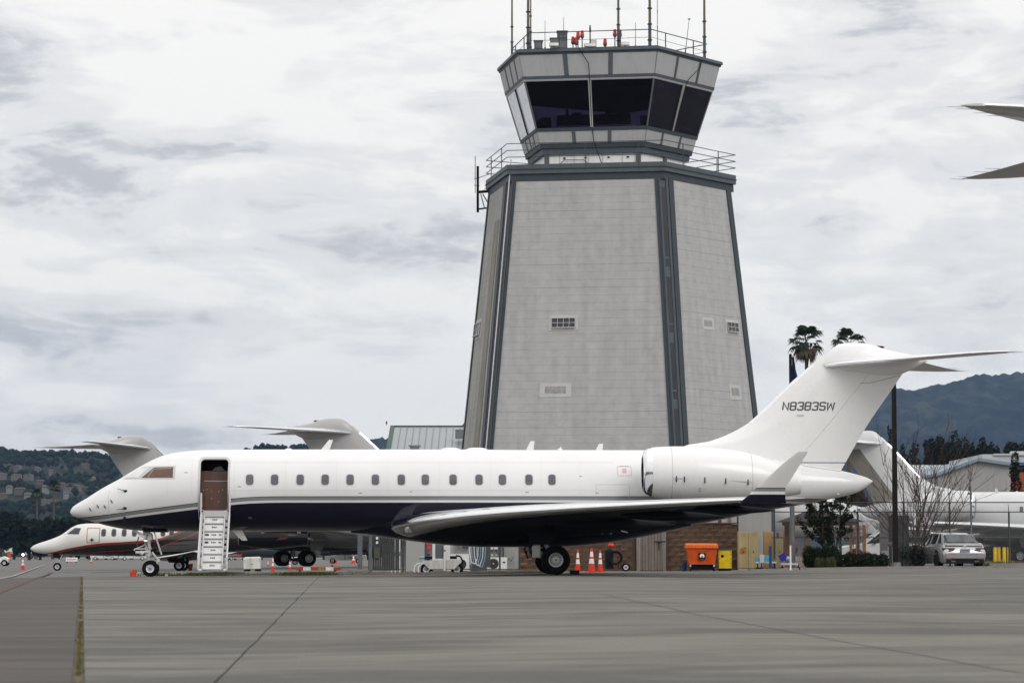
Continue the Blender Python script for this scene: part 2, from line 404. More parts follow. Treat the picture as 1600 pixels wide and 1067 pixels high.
# ------------------------------------------------------------------ ground
def ordw(k):
    a = 'first second third fourth fifth sixth seventh eighth ninth tenth eleventh twelfth thirteenth fourteenth fifteenth sixteenth seventeenth eighteenth nineteenth twentieth'.split()
    if k < 20: return a[k]
    return ('twenty-' if k < 29 else 'thirtieth' if k == 29 else 'thirty-') + (a[k % 10] if k % 10 < 9 and k != 29 else '' if k == 29 else 'ninth')
def paving(name, c1, c2, grain):
    m = bpy.data.materials.new(name); m.use_nodes = True; t = m.node_tree; b = t.nodes['Principled BSDF']
    b.inputs['Roughness'].default_value = .82
    tcn = t.nodes.new('ShaderNodeTexCoord'); V = tcn.outputs['Object']
    def nz(sc, det=5, st=None, dist=0):
        v = V
        if st:
            mp = t.nodes.new('ShaderNodeMapping'); mp.inputs['Scale'].default_value = st; t.links.new(V, mp.inputs[0]); v = mp.outputs[0]
        n = t.nodes.new('ShaderNodeTexNoise'); n.inputs['Scale'].default_value = sc; n.inputs['Detail'].default_value = det; n.inputs['Distortion'].default_value = dist
        n.inputs['Roughness'].default_value = .6
        t.links.new(v, n.inputs[0]); return n.outputs[0]
    big = nz(.42, 6, (.45, .9, 1), .8); mid = nz(2.0, 6, (.35, 1.1, 1), .5); fine = nz(grain, 3); spot = nz(5.5, 4, None, 1.2)
    f = math_node(t, 'ADD', math_node(t, 'MULTIPLY', big, .55), math_node(t, 'MULTIPLY', mid, .45))
    r = t.nodes.new('ShaderNodeValToRGB'); t.links.new(f, r.inputs[0])
    r.color_ramp.elements[0].position = .43; r.color_ramp.elements[0].color = (*c1, 1)
    r.color_ramp.elements[1].position = .575; r.color_ramp.elements[1].color = (*c2, 1)
    fm = t.nodes.new('ShaderNodeMapRange'); fm.inputs[1].default_value = .3; fm.inputs[2].default_value = .7; fm.inputs[3].default_value = .74; fm.inputs[4].default_value = 1.26
    t.links.new(fine, fm.inputs[0])
    sm = t.nodes.new('ShaderNodeMapRange'); sm.inputs[1].default_value = .28; sm.inputs[2].default_value = .36; sm.inputs[3].default_value = .72; sm.inputs[4].default_value = 1.0
    t.links.new(spot, sm.inputs[0])
    vm = t.nodes.new('ShaderNodeVectorMath'); vm.operation = 'SCALE'; t.links.new(r.outputs[0], vm.inputs[0]); t.links.new(math_node(t, 'MULTIPLY', fm.outputs[0], sm.outputs[0]), vm.inputs['Scale'])
    t.links.new(vm.outputs[0], b.inputs['Base Color'])
    bp = t.nodes.new('ShaderNodeBump'); bp.inputs['Strength'].default_value = .35; bp.inputs['Distance'].default_value = .01
    t.links.new(fine, bp.inputs['Height']); t.links.new(bp.outputs[0], b.inputs['Normal'])
    MATS[name] = m
paving('paving_concrete', (.062, .058, .050), (.138, .129, .112), 55)
paving('paving_asphalt', (.032, .026, .0235), (.060, .050, .045), 40)
paving('paving_far', (.085, .081, .076), (.120, .115, .108), 30)

def grid_sheet(name, xs, ys, zf, mname, kind='structure', smooth=30, mats=None):
    vs = [(x, y, zf(x, y)) for y in ys for x in xs]; n = len(xs); fs = []
    for j in range(len(ys) - 1):
        for i in range(n - 1): fs.append((j * n + i, j * n + i + 1, (j + 1) * n + i + 1, (j + 1) * n + i))
    me = bpy.data.meshes.new(name); me.from_pydata(vs, [], fs); me.materials.append(MATS[mname])
    if smooth: me.shade_smooth()
    o = bpy.data.objects.new(name, me); return link(o, kind=kind)
xs = sorted(set([-6500, -3500, -1500, -400, -150] + [i * 2 for i in range(-40, 41)] + [150, 400, 1500, 3500, 6500]))
grid_sheet('ground', xs, [-60, 0, 60, 90, 120, 160, 220, 400, 800, 1600, 3200, 7000], lambda x, y: gz(x), 'paving_far')

EX = [-60, -12, -3.5, 2, 6, 10, 16, 60]; EY = [97, 97, 101, 102, 106, 112, 116, 122]
def yedge(x): return float(np.interp(x, EX, EY))
def slab(name, xl, xr, y0, far, mname, ncol, nrow):
    rows = []
    for j in range(nrow + 1):
        t = (j / nrow) ** 1.6; row = []
        for i in range(ncol + 1):
            s_ = i / ncol; y = y0 + 60 * t
            for _ in range(5):
                x = xl(y) * (1 - s_) + xr(y) * s_; y = y0 + (far(x) - y0) * t
            row.append((x, y, gz(x) + .03))
        rows.append(row)
    vs = [p for r in rows for p in r]; n = ncol + 1; fs = []
    for j in range(nrow):
        for i in range(ncol): fs.append((j * n + i, j * n + i + 1, (j + 1) * n + i + 1, (j + 1) * n + i))
    edge = [i for i in range(n)] + [j * n + n - 1 for j in range(1, nrow + 1)] + [nrow * n + i for i in range(n - 2, -1, -1)] + [j * n for j in range(nrow - 1, 0, -1)]
    o = len(vs); vs += [(vs[e][0], vs[e][1], vs[e][2] - .045) for e in edge]
    for k in range(len(edge)):
        k2 = (k + 1) % len(edge); fs.append((edge[k], edge[k2], o + k2, o + k))
    me = bpy.data.meshes.new(name); me.from_pydata(vs, [], fs); me.materials.append(MATS[mname])
    return link(bpy.data.objects.new(name, me), kind='structure')
ja = lambda y: -.1487 * y
jb = lambda y: -.66 - .0597 * y + .02 * noise.noise(Vector((y * .5, 0, 0)))
slab('taxiway_asphalt', lambda y: -60, lambda y: ja(y) - .05 - y * .0002, 4, lambda x: 95.5, 'paving_asphalt', 30, 30)
slab('concrete_slab', lambda y: ja(y) + .02, lambda y: jb(y) - .007, 4, yedge, 'paving_concrete', 16, 60)
slab('concrete_slab', lambda y: jb(y) + .007, lambda y: 60, 4, yedge, 'paving_concrete', 34, 60)
slab('concrete_slab', lambda y: -60, lambda y: ja(y) - .05, 95.6, lambda x: 97, 'paving_concrete', 20, 2)
# fine cracks wandering over the slab and dark filler inside the joints
def ribbon(name, f, w, y0, y1, dz, mname, n=120, wig=0.0, kind='structure'):
    vs = []; fs = []
    for j in range(n + 1):
        y = y0 + (y1 - y0) * j / n; x = f(y) + wig * noise.noise(Vector((y * .4, w * 99, 0)))
        vs += [(x - w / 2, y, gz(x) + dz), (x + w / 2, y, gz(x) + dz)]
        if j: fs.append((2 * j - 2, 2 * j - 1, 2 * j + 1, 2 * j))
    me = bpy.data.meshes.new(name); me.from_pydata(vs, [], fs); me.materials.append(MATS[mname]); return link(bpy.data.objects.new(name, me), kind=kind)
ribbon('joint_filler', jb, .05, 4, 100, .008, 'black')
ribbon('joint_soil', lambda y: ja(y) - .015, .12, 4, 95, .012, 'dirt')
def path_ribbon(name, pts, w, dz, mname, wig=.0):
    vs = []; fs = []; P = []
    for (a, b) in zip(pts[:-1], pts[1:]):
        m_ = max(2, int((Vector(b) - Vector(a)).length / 1.0))
        for k in range(m_): P.append(Vector(a).lerp(Vector(b), k / m_))
    P.append(Vector(pts[-1]))
    for i, p in enumerate(P):
        d = (P[min(i + 1, len(P) - 1)] - P[max(i - 1, 0)]).normalized(); nn = Vector((-d.y, d.x)); o = wig * noise.noise(Vector((i * .35, 3.1, w)))
        for s_ in (-1, 1):
            q = p + nn * (w / 2 * s_ + o); vs.append((q.x, q.y, gz(q.x) + dz))
        if i: fs.append((2 * i - 2, 2 * i - 1, 2 * i + 1, 2 * i))
    me = bpy.data.meshes.new(name); me.from_pydata(vs, [], fs); me.materials.append(MATS[mname]); return link(bpy.data.objects.new(name, me), kind='structure')
def G(u, v, zoff=.03):
    """ground point under a pixel"""
    x = 0; y = 50
    for _ in range(30):
        h = CAMZ - gz(x) - zoff; b = (533.5 - v) / FPX; slope = -(_s + b * _c) / (_c - b * _s); y = h / slope; x = (u - 800) / FPX * y
    return (x, y)
path_ribbon('crack', [G(935, 926), G(1100, 962), G(1300, 1000), G(1620, 1056)], .012, .034, 'black', .05)
path_ribbon('taxi_line', [G(-60, 931), G(0, 904), G(72, 882)], .13, .036, 'marking_white')
path_ribbon('taxi_line', [G(-60, 954), G(0, 926), G(45, 909), G(82, 894)], .14, .036, 'marking_red')
path_ribbon('tar_seam', [G(205, 893, 0), G(340, 885, 0), G(600, 884, 0)], .2, .006, 'asphalt_patch', .1)
path_ribbon('tar_seam', [(-32, 140), (-22, 141), (-15, 138)], .25, .006, 'asphalt_patch', .1)
path_ribbon('tar_seam', [(-45, 170), (-30, 168), (-15, 172)], .3, .006, 'asphalt_patch', .1)
path_ribbon('bay_marking', [G(80, 894, 0), G(95, 894, 0)], .6, .006, 'marking_white')
path_ribbon('bay_marking', [G(130, 895, 0), G(143, 894.5, 0)], .6, .006, 'marking_white')

# kerb along the apron's far edge: stone by stone
kerb = tag(bpy.data.objects.new('kerb', None), kind='structure'); col.objects.link(kerb)
xk = -10.4; k = 0
while xk < 30:
    L_ = random.uniform(1.5, 2.3) if xk < 2 else random.uniform(2.2, 3.4)
    x0, x1 = xk, xk + L_ - .03; y0, y1 = yedge(x0) + .05, yedge(x1) + .05
    if not (1.9 < (x0 + x1) / 2 < 8.6):
        h = .11 + random.uniform(-.015, .015); ang = math.atan2(y1 - y0, x1 - x0)
        mb = MB(); zc_ = (gz(x0) + gz(x1)) / 2
        mb.box(0, 0, h / 2 - .04, math.hypot(x1 - x0, y1 - y0), .16, h + .08)
        o = mb.build('kerb_stone', 'kerb_concrete', kerb); o.location = ((x0 + x1) / 2, (y0 + y1) / 2 + .09, zc_); o.rotation_euler = (random.uniform(-.02, .02), math.atan2(gz(x0) - gz(x1), L_), ang)
    xk += L_
mb = MB()
for (u0, u1, v0) in ((545, 575, 889), (0, 0, 0)):
    if u0: x0 = on(u0, 104).x; x1 = on(u1, 104).x; mb.bx(x0, x1, 103.5, 105.2, gz(x0) - .02, gz(x0) + .20)
tag(mb.build('concrete_footing', 'kerb_concrete'), 'low pale concrete footing at the foot of the grey fence gate post', 'footing')

# weeds
def weeds(name, spots, n, h, mname, spread, label=None):
    vs = []; fs = []
    for _ in range(n):
        (x0, y0), (x1, y1), wd = random.choice(spots); t = random.random()
        x = x0 + (x1 - x0) * t; y = y0 + (y1 - y0) * t
        if wd < .1 and noise.noise(Vector((y * .9, 1.3, 2.2))) < -.1: continue
        if wd > .1 and noise.noise(Vector((x * 1.3, y * .7, 2.2))) < -.05: continue
        x += random.gauss(0, wd * .5) * (1 + .8 * noise.noise(Vector((y * 1.7, 5, 5)))); y += random.gauss(0, wd)
        z = gz(x); hh = h * random.uniform(.3, 1.1); a = random.uniform(0, 6.28); w = hh * .16 + .002
        lx, ly = random.gauss(0, hh * .45), random.gauss(0, hh * .3); i = len(vs)
        vs += [(x - w * math.cos(a), y - w * math.sin(a), z), (x + w * math.cos(a), y + w * math.sin(a), z), (x + lx, y + ly, z + hh)]; fs.append((i, i + 1, i + 2))
    me = bpy.data.meshes.new(name); me.from_pydata(vs, [], fs); me.materials.append(MATS[mname])
    return link(bpy.data.objects.new(name, me), kind='stuff', label=label, cat='grass')
jpts = [(ja(y) - .015, y) for y in np.linspace(8, 95, 60)]
sp = [(a, b, .009) for a, b in zip(jpts[:-1], jpts[1:])]
weeds('grass', sp, 8000, .032, 'weed', .02, 'thin line of green weeds growing in the joint between asphalt and concrete')
weeds('grass', sp, 6000, .034, 'weed_dry', .02, 'dry brown weed stems in the joint between asphalt and concrete')
w2 = [((on(a, 98.5).x, 98.2), (on(b, 99).x, 99.6), .5) for a, b in ((238, 300), (300, 360), (330, 375), (430, 470), (455, 515), (470, 505))]
weeds('grass', w2, 9000, .16, 'weed', .5, 'green and yellow weeds growing behind the kerb under the jet')
w3 = [((-9, 102), (-4, 103.5), .6), ((-4, 107), (1.5, 112), 1.2)]
weeds('grass', w3, 5000, .14, 'weed_dry', .5, 'dry weeds along the foot of the chain link fence')
MB().bx(-12.2, -4.5, 97.4, 100.4, -.06, .028).build('dirt_strip', 'dirt', kind='structure')

# ------------------------------------------------------------------ hills
def hill(name, ridge, yr, y0, y1, mname, nx, ny, amp, seed, x0u, x1u, fa=1):
    us = [p[0] for p in ridge]; vsx = [p[1] for p in ridge]
    vs = []; n = nx + 1
    for j in range(ny + 1):
        t = j / ny; y = y0 + (y1 - y0) * t
        for i in range(nx + 1):
            u = x0u + (x1u - x0u) * i / nx; x = (u - 800) / FPX * yr
            zr = at(u, float(np.interp(u, us, vsx)), yr).z
            q = (y - y0) / (yr - y0) if y < yr else 1 - (y - yr) / (y1 - yr)
            q = max(0, min(1, q)); q = q * q * (3 - 2 * q) if y > yr else q ** .8
            P = Vector((x * .0018, y * .0018, seed)); d = noise.fractal(P, .9, 2.2, 6)
            fine = noise.noise(Vector((x * .045, y * .045, seed))) + .6 * noise.noise(Vector((x * .11, y * .11, seed)))
            z = q * zr + d * amp * q * (1 - q ** 6) * 1.6 + fine * fa * min(1, q * 5)
            vs.append((x, y, z - .8 + (0 if q > .01 else -2)))
    fs = [(j * n + i, j * n + i + 1, (j + 1) * n + i + 1, (j + 1) * n + i) for j in range(ny) for i in range(nx)]
    me = bpy.data.meshes.new(name); me.from_pydata(vs, [], fs); me.materials.append(MATS[mname]); me.shade_smooth()
    return link(bpy.data.objects.new(name, me), kind='structure'), vs, n
def hill_mat(name, c1, c2, c3, s1, s2):
    m = bpy.data.materials.new(name); m.use_nodes = True; t = m.node_tree; b = t.nodes['Principled BSDF']; b.inputs['Roughness'].default_value = .95
    b.inputs['Specular IOR Level'].default_value = .1
    tcn = t.nodes.new('ShaderNodeTexCoord')
    def nz(sc, d=5):
        n = t.nodes.new('ShaderNodeTexNoise'); n.inputs['Scale'].default_value = sc; n.inputs['Detail'].default_value = d; n.inputs['Roughness'].default_value = .65; t.links.new(tcn.outputs['Object'], n.inputs[0]); return n.outputs[0]
    r = t.nodes.new('ShaderNodeValToRGB'); t.links.new(math_node(t, 'ADD', math_node(t, 'MULTIPLY', nz(s1, 6), .5), math_node(t, 'MULTIPLY', nz(s2, 4), .5)), r.inputs[0])
    r.color_ramp.elements[0].position = .40; r.color_ramp.elements[0].color = (*c1, 1)
    r.color_ramp.elements[1].position = .52; r.color_ramp.elements[1].color = (*c2, 1)
    e_ = r.color_ramp.elements.new(.62); e_.color = (*c3, 1)
    t.links.new(r.outputs[0], b.inputs['Base Color'])
    bp = t.nodes.new('ShaderNodeBump'); bp.inputs['Strength'].default_value = 1.0; bp.inputs['Distance'].default_value = 3.0
    t.links.new(nz(s2 * 1.5, 4), bp.inputs['Height']); t.links.new(bp.outputs[0], b.inputs['Normal']); MATS[name] = m
hill_mat('far_brush', (.004, .008, .008), (.012, .018, .014), (.045, .045, .034), .004, .03)
hill_mat('near_brush', (.007, .012, .009), (.018, .024, .015), (.06, .056, .042), .010, .07)
FAR = [(-600, 760), (300, 745), (500, 712), (555, 694), (590, 686), (640, 688), (700, 692), (900, 702), (1100, 700), (1250, 676), (1345, 645), (1403, 636), (1431, 629), (1468, 622), (1515, 618), (1538, 613), (1600, 614), (1700, 604), (1900, 612), (2300, 650)]
hill('distant_hills', FAR, 5000, 3400, 6200, 'far_brush', 760, 150, 95, 4.4, -500, 2200, 7)
NEAR = [(-500, 745), (-150, 726), (0, 726), (12, 715), (22, 712), (45, 716), (62, 717), (110, 722), (165, 725), (215, 728), (245, 738), (330, 744), (412, 738), (432, 718), (485, 721), (540, 722), (700, 745), (900, 790), (1100, 860)]
nh, nhv, nhn = hill('hillside', NEAR, 2300, 1250, 2900, 'near_brush', 360, 90, 26, 1.7, -450, 1050, 1.2)

# trees and houses on the near hillside
def hill_point():
    i = random.randrange(nhn - 1); j = random.randrange(2, 60); return nhv[j * nhn + i]
def blob_mesh(n, h, mname, seed, flat=1.0):
    rr = random.Random(seed); mb = MB(); bm = bmesh.new()
    for k in range(n):
        a = rr.uniform(0, 6.28); d = rr.uniform(0, .32) * h; s_ = h * rr.uniform(.22, .34)
        M_ = Matrix.Translation((math.cos(a) * d, math.sin(a) * d, h * rr.uniform(.35, .75))) @ Matrix.Diagonal((s_, s_, s_ * flat, 1))
        r_ = bmesh.ops.create_icosphere(bm, subdivisions=1, radius=1, matrix=M_)
        for v in r_['verts']: v.co += Vector((rr.uniform(-1, 1), rr.uniform(-1, 1), rr.uniform(-1, 1))) * s_ * .28
    me = bpy.data.meshes.new('crown'); bm.to_mesh(me); bm.free(); return me
def scatter(name, n, mname, hmin, hmax, label, ridge=False):
    vs = []; fs = []; protos = []
    for s_ in range(5):
        me = blob_mesh(3, 1.0, mname, s_ + 50, 1.1); protos.append(([tuple(v.co) for v in me.vertices], [tuple(p.vertices) for p in me.polygons])); bpy.data.meshes.remove(me)
    for _ in range(n):
        x, y, z = hill_point()
        if noise.noise(Vector((x * .006, y * .006, 7.7))) < -.42: continue
        if any(abs(x - hx) < 5 and -45 < y - hy < 3 for hx, hy in HP_): continue
        h = random.uniform(hmin, hmax); pv, pf = random.choice(protos); o = len(vs)
        vs += [(x + p[0] * h * 1.1 + 0, y + p[1] * h, z - h * .15 + p[2] * h) for p in pv]; fs += [tuple(i + o for i in f) for f in pf]
    me = bpy.data.meshes.new(name); me.from_pydata(vs, [], fs); me.materials.append(MATS[mname])
    return link(bpy.data.objects.new(name, me), kind='stuff', label=label, cat='trees')
HOUSE = []; HP_ = []
for w, d, h, rh, wm, rm in ((13, 8, 4.5, 1.6, 'stucco_pale', 'house_roof'), (18, 9, 3.6, 1.5, 'stucco_tan', 'terracotta'), (10, 8, 6.5, 2.0, 'stucco_white', 'house_roof'), (22, 9, 4.0, 1.2, 'stucco_pale', 'terracotta')):
    mb = MB().bx(-w / 2, w / 2, -d / 2, d / 2, -9, h); mb.mats = [wm]; a = mb.mesh('wall', 0)
    mb = MB().loft([[(-w / 2 - .6, -d / 2 - .6, h), (-w / 2 - .6, d / 2 + .6, h), (-w / 2 + d * .35, 0, h + rh)], [(w / 2 + .6, -d / 2 - .6, h), (w / 2 + .6, d / 2 + .6, h), (w / 2 - d * .35, 0, h + rh)]]); mb.mats = [rm]; b = mb.mesh('roof', 0)
    c = []
    for i in range(3): mb = MB().bx(-w * .36 + i * w * .3, -w * .36 + i * w * .3 + 1.6, -d / 2 - .06, -d / 2, h * .35, h * .75); mb.mats = ['glass_dark']; c.append(mb.mesh('window', 0))
    HOUSE.append((a, b, c, wm, rm))
DESC = {'stucco_pale': 'pale stucco', 'stucco_tan': 'tan stucco', 'stucco_white': 'white two storey'}
hs = sorted([(28, 752), (50, 748), (68, 757), (86, 742), (100, 762), (112, 768), (126, 766), (20, 768), (38, 771), (6, 747), (62, 738), (108, 778), (74, 772), (46, 782), (150, 754), (10, 780), (440, 713), (136, 732), (34, 736), (82, 787)])
hv_pts = [nhv[j * nhn + i] for j in range(12, 54) for i in range(nhn)]
for k, (u, v) in enumerate(hs):
    best = None; bd = 1e9      # hill point seen nearest this pixel
    for p in hv_pts:
        f_ = FPX / (p[1] * _c + (p[2] - CAMZ) * _s); du = 800 + p[0] * f_ - u; dv_ = 533.5 - (-p[1] * _s + (p[2] - CAMZ) * _c) * f_ - v; d_ = du * du + 4 * dv_ * dv_ + p[1] * .02
        if d_ < bd: bd = d_; best = p
    a, b, c, wm, rm = HOUSE[k % 4]; HP_.append((best[0], best[1]))
    t = thing('hillside_house', f"{DESC[wm]} house with {'terracotta' if rm == 'terracotta' else 'brown'} roof, {ordw(k)} hillside house from the left", 'house', (best[0], best[1] - 10, best[2] + (1.8 if u < 300 else .5)), random.uniform(-.5, .5), 'houses on the hillside'); t.scale = (random.uniform(.22, .38), .4, random.uniform(.26, .34))
    inst('wall', a, t); inst('roof', b, t)
    for me in c: inst('window', me, t)

scatter('woodland', 13000, 'leaf_blue', 3.0, 7, 'dark green woodland covering the hazy hillside')
scatter('woodland', 3500, 'leaf_olive', 2.5, 5, 'paler olive scrub between the hillside houses')


# ------------------------------------------------------------------ trees of leaves
def leaf_cloud(blobs, n, size, mname, seed, gap=.0, name='crown'):
    """blobs: list of (x,y,z,rx,ry,rz); leaves near the shells of the blobs"""
    rr = random.Random(seed); vs = []; fs = []; w = [b[3] * b[4] * b[5] for b in blobs]
    for _ in range(n):
        b = rr.choices(blobs, w)[0]
        d = Vector((rr.gauss(0, 1), rr.gauss(0, 1), rr.gauss(0, 1))).normalized(); r = rr.uniform(.45, 1.0) ** .6 * rr.uniform(.85, 1.08)
        p = Vector((b[0] + d.x * b[3] * r, b[1] + d.y * b[4] * r, b[2] + d.z * b[5] * r))
        if gap and noise.noise(p * (1.6 / max(b[3], .1)) + Vector((seed, 0, 0))) < -gap: continue
        s_ = size * rr.uniform(.5, 1.3); q = Vector((rr.gauss(0, 1), rr.gauss(0, 1), rr.gauss(0, 1))).normalized(); e1 = q.orthogonal().normalized() * s_; e2 = q.cross(e1).normalized() * s_ * .55
        i = len(vs); vs += [tuple(p - e1), tuple(p + e2), tuple(p + e1), tuple(p - e2)]; fs.append((i, i + 1, i + 2, i + 3))
    me = bpy.data.meshes.new(name); me.from_pydata(vs, [], fs); me.materials.append(MATS[mname]); return me
def tree(loc, h, w, kind, mname, seed, label, group=None, cat='tree', n=900, name='tree', ls=.075):
    rr = random.Random(seed); t = thing(name, label, cat, loc, 0, group); bl = []
    if kind == 'round':
        for k in range(12):
            a = rr.uniform(0, 6.28); d = rr.uniform(0, .30) * w; bl.append((math.cos(a) * d, math.sin(a) * d, h * rr.uniform(.20 if 'leaf_dark' in mname else .38, .86), w * rr.uniform(.16, .28), w * rr.uniform(.16, .28), h * rr.uniform(.09, .15)))
    elif kind == 'pine':
        for k in range(12):
            f_ = k / 11; a = rr.uniform(0, 6.28); rad = w * .42 * (1 - f_ * .62) * rr.uniform(.6, 1.1); bl.append((math.cos(a) * rad * .5, math.sin(a) * rad * .5, h * (.25 + .70 * f_), rad * .75, rad * .75, h * .065 * rr.uniform(.8, 1.3)))
    elif kind == 'column':
        for k in range(8): bl.append((rr.uniform(-.06, .06) * w, 0, h * (.1 + .8 * k / 7), w * .42 * (1 - .5 * (k / 7) ** 2), w * .42, h * .09))
    elif kind == 'low':
        for k in range(14): bl.append((rr.uniform(-.42, .42) * w, rr.uniform(-.2, .2) * w, h * rr.uniform(.15, .72), w * .14, w * .14, h * .26))
    mb = MB(); mb.cyl((0, 0, -.2), (0, 0, h * .55), w * .035 + .05, w * .02, 7)
    for k in range(5):
        b = bl[rr.randrange(len(bl))]; mb.cyl((0, 0, h * rr.uniform(.2, .5)), (b[0] * .9, b[1] * .9, b[2]), w * .018, w * .006, 5)
    mb.build('trunk', 'bark', t)
    inst('crown', leaf_cloud(bl, n, max(w * ls, .06), mname, seed), t)
    return t
rr = random.Random(3); kr_ = -1
lab_l = ['dark tree in the belt behind the parked jets']
for k in range(34):
    u = -70 + k * 23 + rr.uniform(-8, 8); yy = rr.uniform(520, 600); vt = float(np.interp(u, [-80, 0, 20, 45, 80, 110, 140, 200, 400, 800], [800, 795, 790, 800, 808, 798, 806, 800, 812, 830])) + rr.uniform(-4, 6)
    h = at(u, vt, yy).z; x = (u - 800) / FPX * yy
    tree((x, yy, gz(x)), h, rr.uniform(6, 9), 'round', 'leaf_dark', k + 10, f'dark rounded tree, {ordw(k)} from the left end of the belt behind the parked jets', 'dark trees behind the airfield', n=1000, ls=.085)
for u, vt, w_, knd in sorted(((1392, 664, 3.6, 'pine'), (1412, 700, 4, 'pine'), (1428, 694, 4.5, 'pine'), (1447, 690, 4.6, 'pine'), (1464, 676, 5, 'round'), (1480, 671, 5, 'round'), (1502, 672, 4.6, 'round'), (1518, 688, 4.4, 'round'), (1536, 684, 4.2, 'pine'), (1549, 678, 5, 'round'), (1563, 676, 4.6, 'round'), (1580, 680, 5.4, 'round'), (1596, 677, 5.2, 'round'), (1614, 676, 5.4, 'round'), (1636, 684, 5.4, 'round'), (1340, 742, 5, 'round'), (1325, 735, 4.6, 'round'), (1420, 704, 5.5, 'round'), (1437, 697, 5.5, 'round'), (1456, 690, 6, 'round'), (1473, 686, 6, 'round'), (1491, 684, 6, 'round'), (1510, 692, 6, 'round'), (1527, 693, 6, 'round'), (1542, 690, 6, 'round'), (1571, 688, 6, 'round'), (1588, 688, 6, 'round'), (1605, 686, 6, 'round'))):
    yy = 450 + rr.uniform(-20, 20); x = (u - 800) / FPX * yy; h = at(u, vt, yy).z
    kr_ += 1; lab = {1392: 'dark pine standing alone beside the light pole, against the blue hills', 1480: 'tallest of the dark trees behind the grey hangar roof'}.get(u, f'dark tree standing {ordw(kr_)} from the left in the row behind the hangars')
    tree((x, yy, gz(x)), h, w_, knd, 'leaf_dark', int(u), lab, 'dark trees behind the hangars' if u not in (1392, 1480) else None, n=2600, ls=.062)
yy = 214; x = (1586 - 800) / FPX * yy
tree((x, yy, gz(x)), at(0, 706, yy).z, 1.5, 'column', 'leaf_dark', 5, 'narrow dark cypress in front of the grey hangar wall', n=2600)
# ridge trees standing on the hillside crest
for k, (u, dv) in enumerate(sorted([(2, 6), (16, 6), (24, 7), (48, 6), (58, 5), (66, 6), (80, 8), (92, 8), (101, 7), (113, 5), (122, 7), (130, 5), (148, 5), (156, 10), (166, 8), (176, 6), (188, 7), (430, 5), (447, 7), (456, 8), (470, 7), (480, 5), (36, 7), (395, 4)])):
    yy = 2290; vr = float(np.interp(u, [p[0] for p in NEAR], [p[1] for p in NEAR])); x = (u - 800) / FPX * yy; b = at(u, vr + 2, yy)
    tree((x, yy, b.z - 1), dv * yy / FPX * 1.9, (dv * 1.5) * yy / FPX if u != 156 else 3.2, 'round' if u != 156 else 'pine', 'leaf_blue', k + 200, f'small tree on the hazy hillside crest, {ordw(k)} from the left', 'trees along the hillside crest', n=260)

def palm(u, vtop, yy, wpx, label, seed, skirt=.25, vbot=None):
    rr = random.Random(seed); x = (u - 800) / FPX * yy; t = thing('palm_tree', label, 'palm tree', (x, yy, gz(x)))
    rad = wpx / 2 * yy / FPX; top = at(u, vtop, yy).z - gz(x); hc = top - rad * .75
    mb = MB(); pr = None
    for k in range(9):
        f_ = k / 8; p = Vector((math.sin(f_ * 2) * .15, 0, hc * f_)); r_ = .28 - .10 * f_ + (.10 if k == 0 else 0)
        if pr: mb.cyl(pr[0], p, pr[1], r_, 9, False)
        pr = (p, r_)
    mb.build('trunk', 'palm_bark', t); base = pr[0]
    def fronds(n, e0, e1, ln, mname, nm):
        vs = []; fs = []
        for k in range(n):
            a = rr.uniform(0, 6.28); e = R(rr.uniform(e0, e1)); d = Vector((math.cos(a) * math.cos(e), math.sin(a) * math.cos(e), math.sin(e))); Lf = ln * rr.uniform(.75, 1.1)
            stem = base + d * Lf * .5; side = d.cross(Vector((0, 0, 1)))
            if side.length < .1: side = Vector((1, 0, 0))
            side.normalize(); i = len(vs); wv = .03
            vs += [tuple(base - side * wv), tuple(base + side * wv), tuple(stem + side * wv), tuple(stem - side * wv)]; fs.append((i, i + 1, i + 2, i + 3))
            for q in range(11):      # blades of the fan
                an = R(-70 + 14 * q + rr.uniform(-4, 4)); bd = (d * math.cos(an) + side * math.sin(an)).normalized(); bl = Lf * .55 * (.75 + .25 * math.cos(an)); s2 = bd.cross(d.cross(side)).normalized() * Lf * .045
                mid = stem + bd * bl * .6; tip = stem + bd * bl + Vector((0, 0, -bl * rr.uniform(.25, .5))); i = len(vs)
                vs += [tuple(stem), tuple(mid + s2), tuple(tip), tuple(mid - s2)]; fs.append((i, i + 1, i + 2, i + 3))
        me = bpy.data.meshes.new(nm); me.from_pydata(vs, [], fs); me.materials.append(MATS[mname]); inst(nm, me, t)
    fronds(34, -25, 80, rad, 'leaf_palm', 'crown')
    fronds(20, -80, -30, rad * skirt * 2.6, 'leaf_dead', 'dead_fronds')
palm(1259, 509, 310, 68, 'tall fan palm with full dark crown and hanging dead fronds beside the tail fin', 1, .36)
palm(1325, 515, 330, 64, 'fan palm whose crown just clears the white tail', 2, .3)
palm(58, 764, 640, 26, 'slim palm before the dark trees, the shorter one of a pair', 3, .1)
palm(84, 751, 640, 27, 'slim palm before the dark trees, the taller one of a pair', 4, .1)

# ------------------------------------------------------------------ haze
m = bpy.data.materials.new('haze_air'); m.use_nodes = True; t = m.node_tree; t.nodes.clear()
o_ = t.nodes.new('ShaderNodeOutputMaterial'); pv = t.nodes.new('ShaderNodeVolumePrincipled'); pv.inputs['Color'].default_value = (.36, .58, 1.0, 1); pv.inputs['Density'].default_value = 0.000044; pv.inputs['Anisotropy'].default_value = 0.2
t.links.new(pv.outputs[0], o_.inputs['Volume']); MATS['haze_air'] = m
mb = MB().bx(-6600, 6600, -80, 7100, -3.2, 420); mb.build('haze', 'haze_air', kind='stuff', smooth=0)
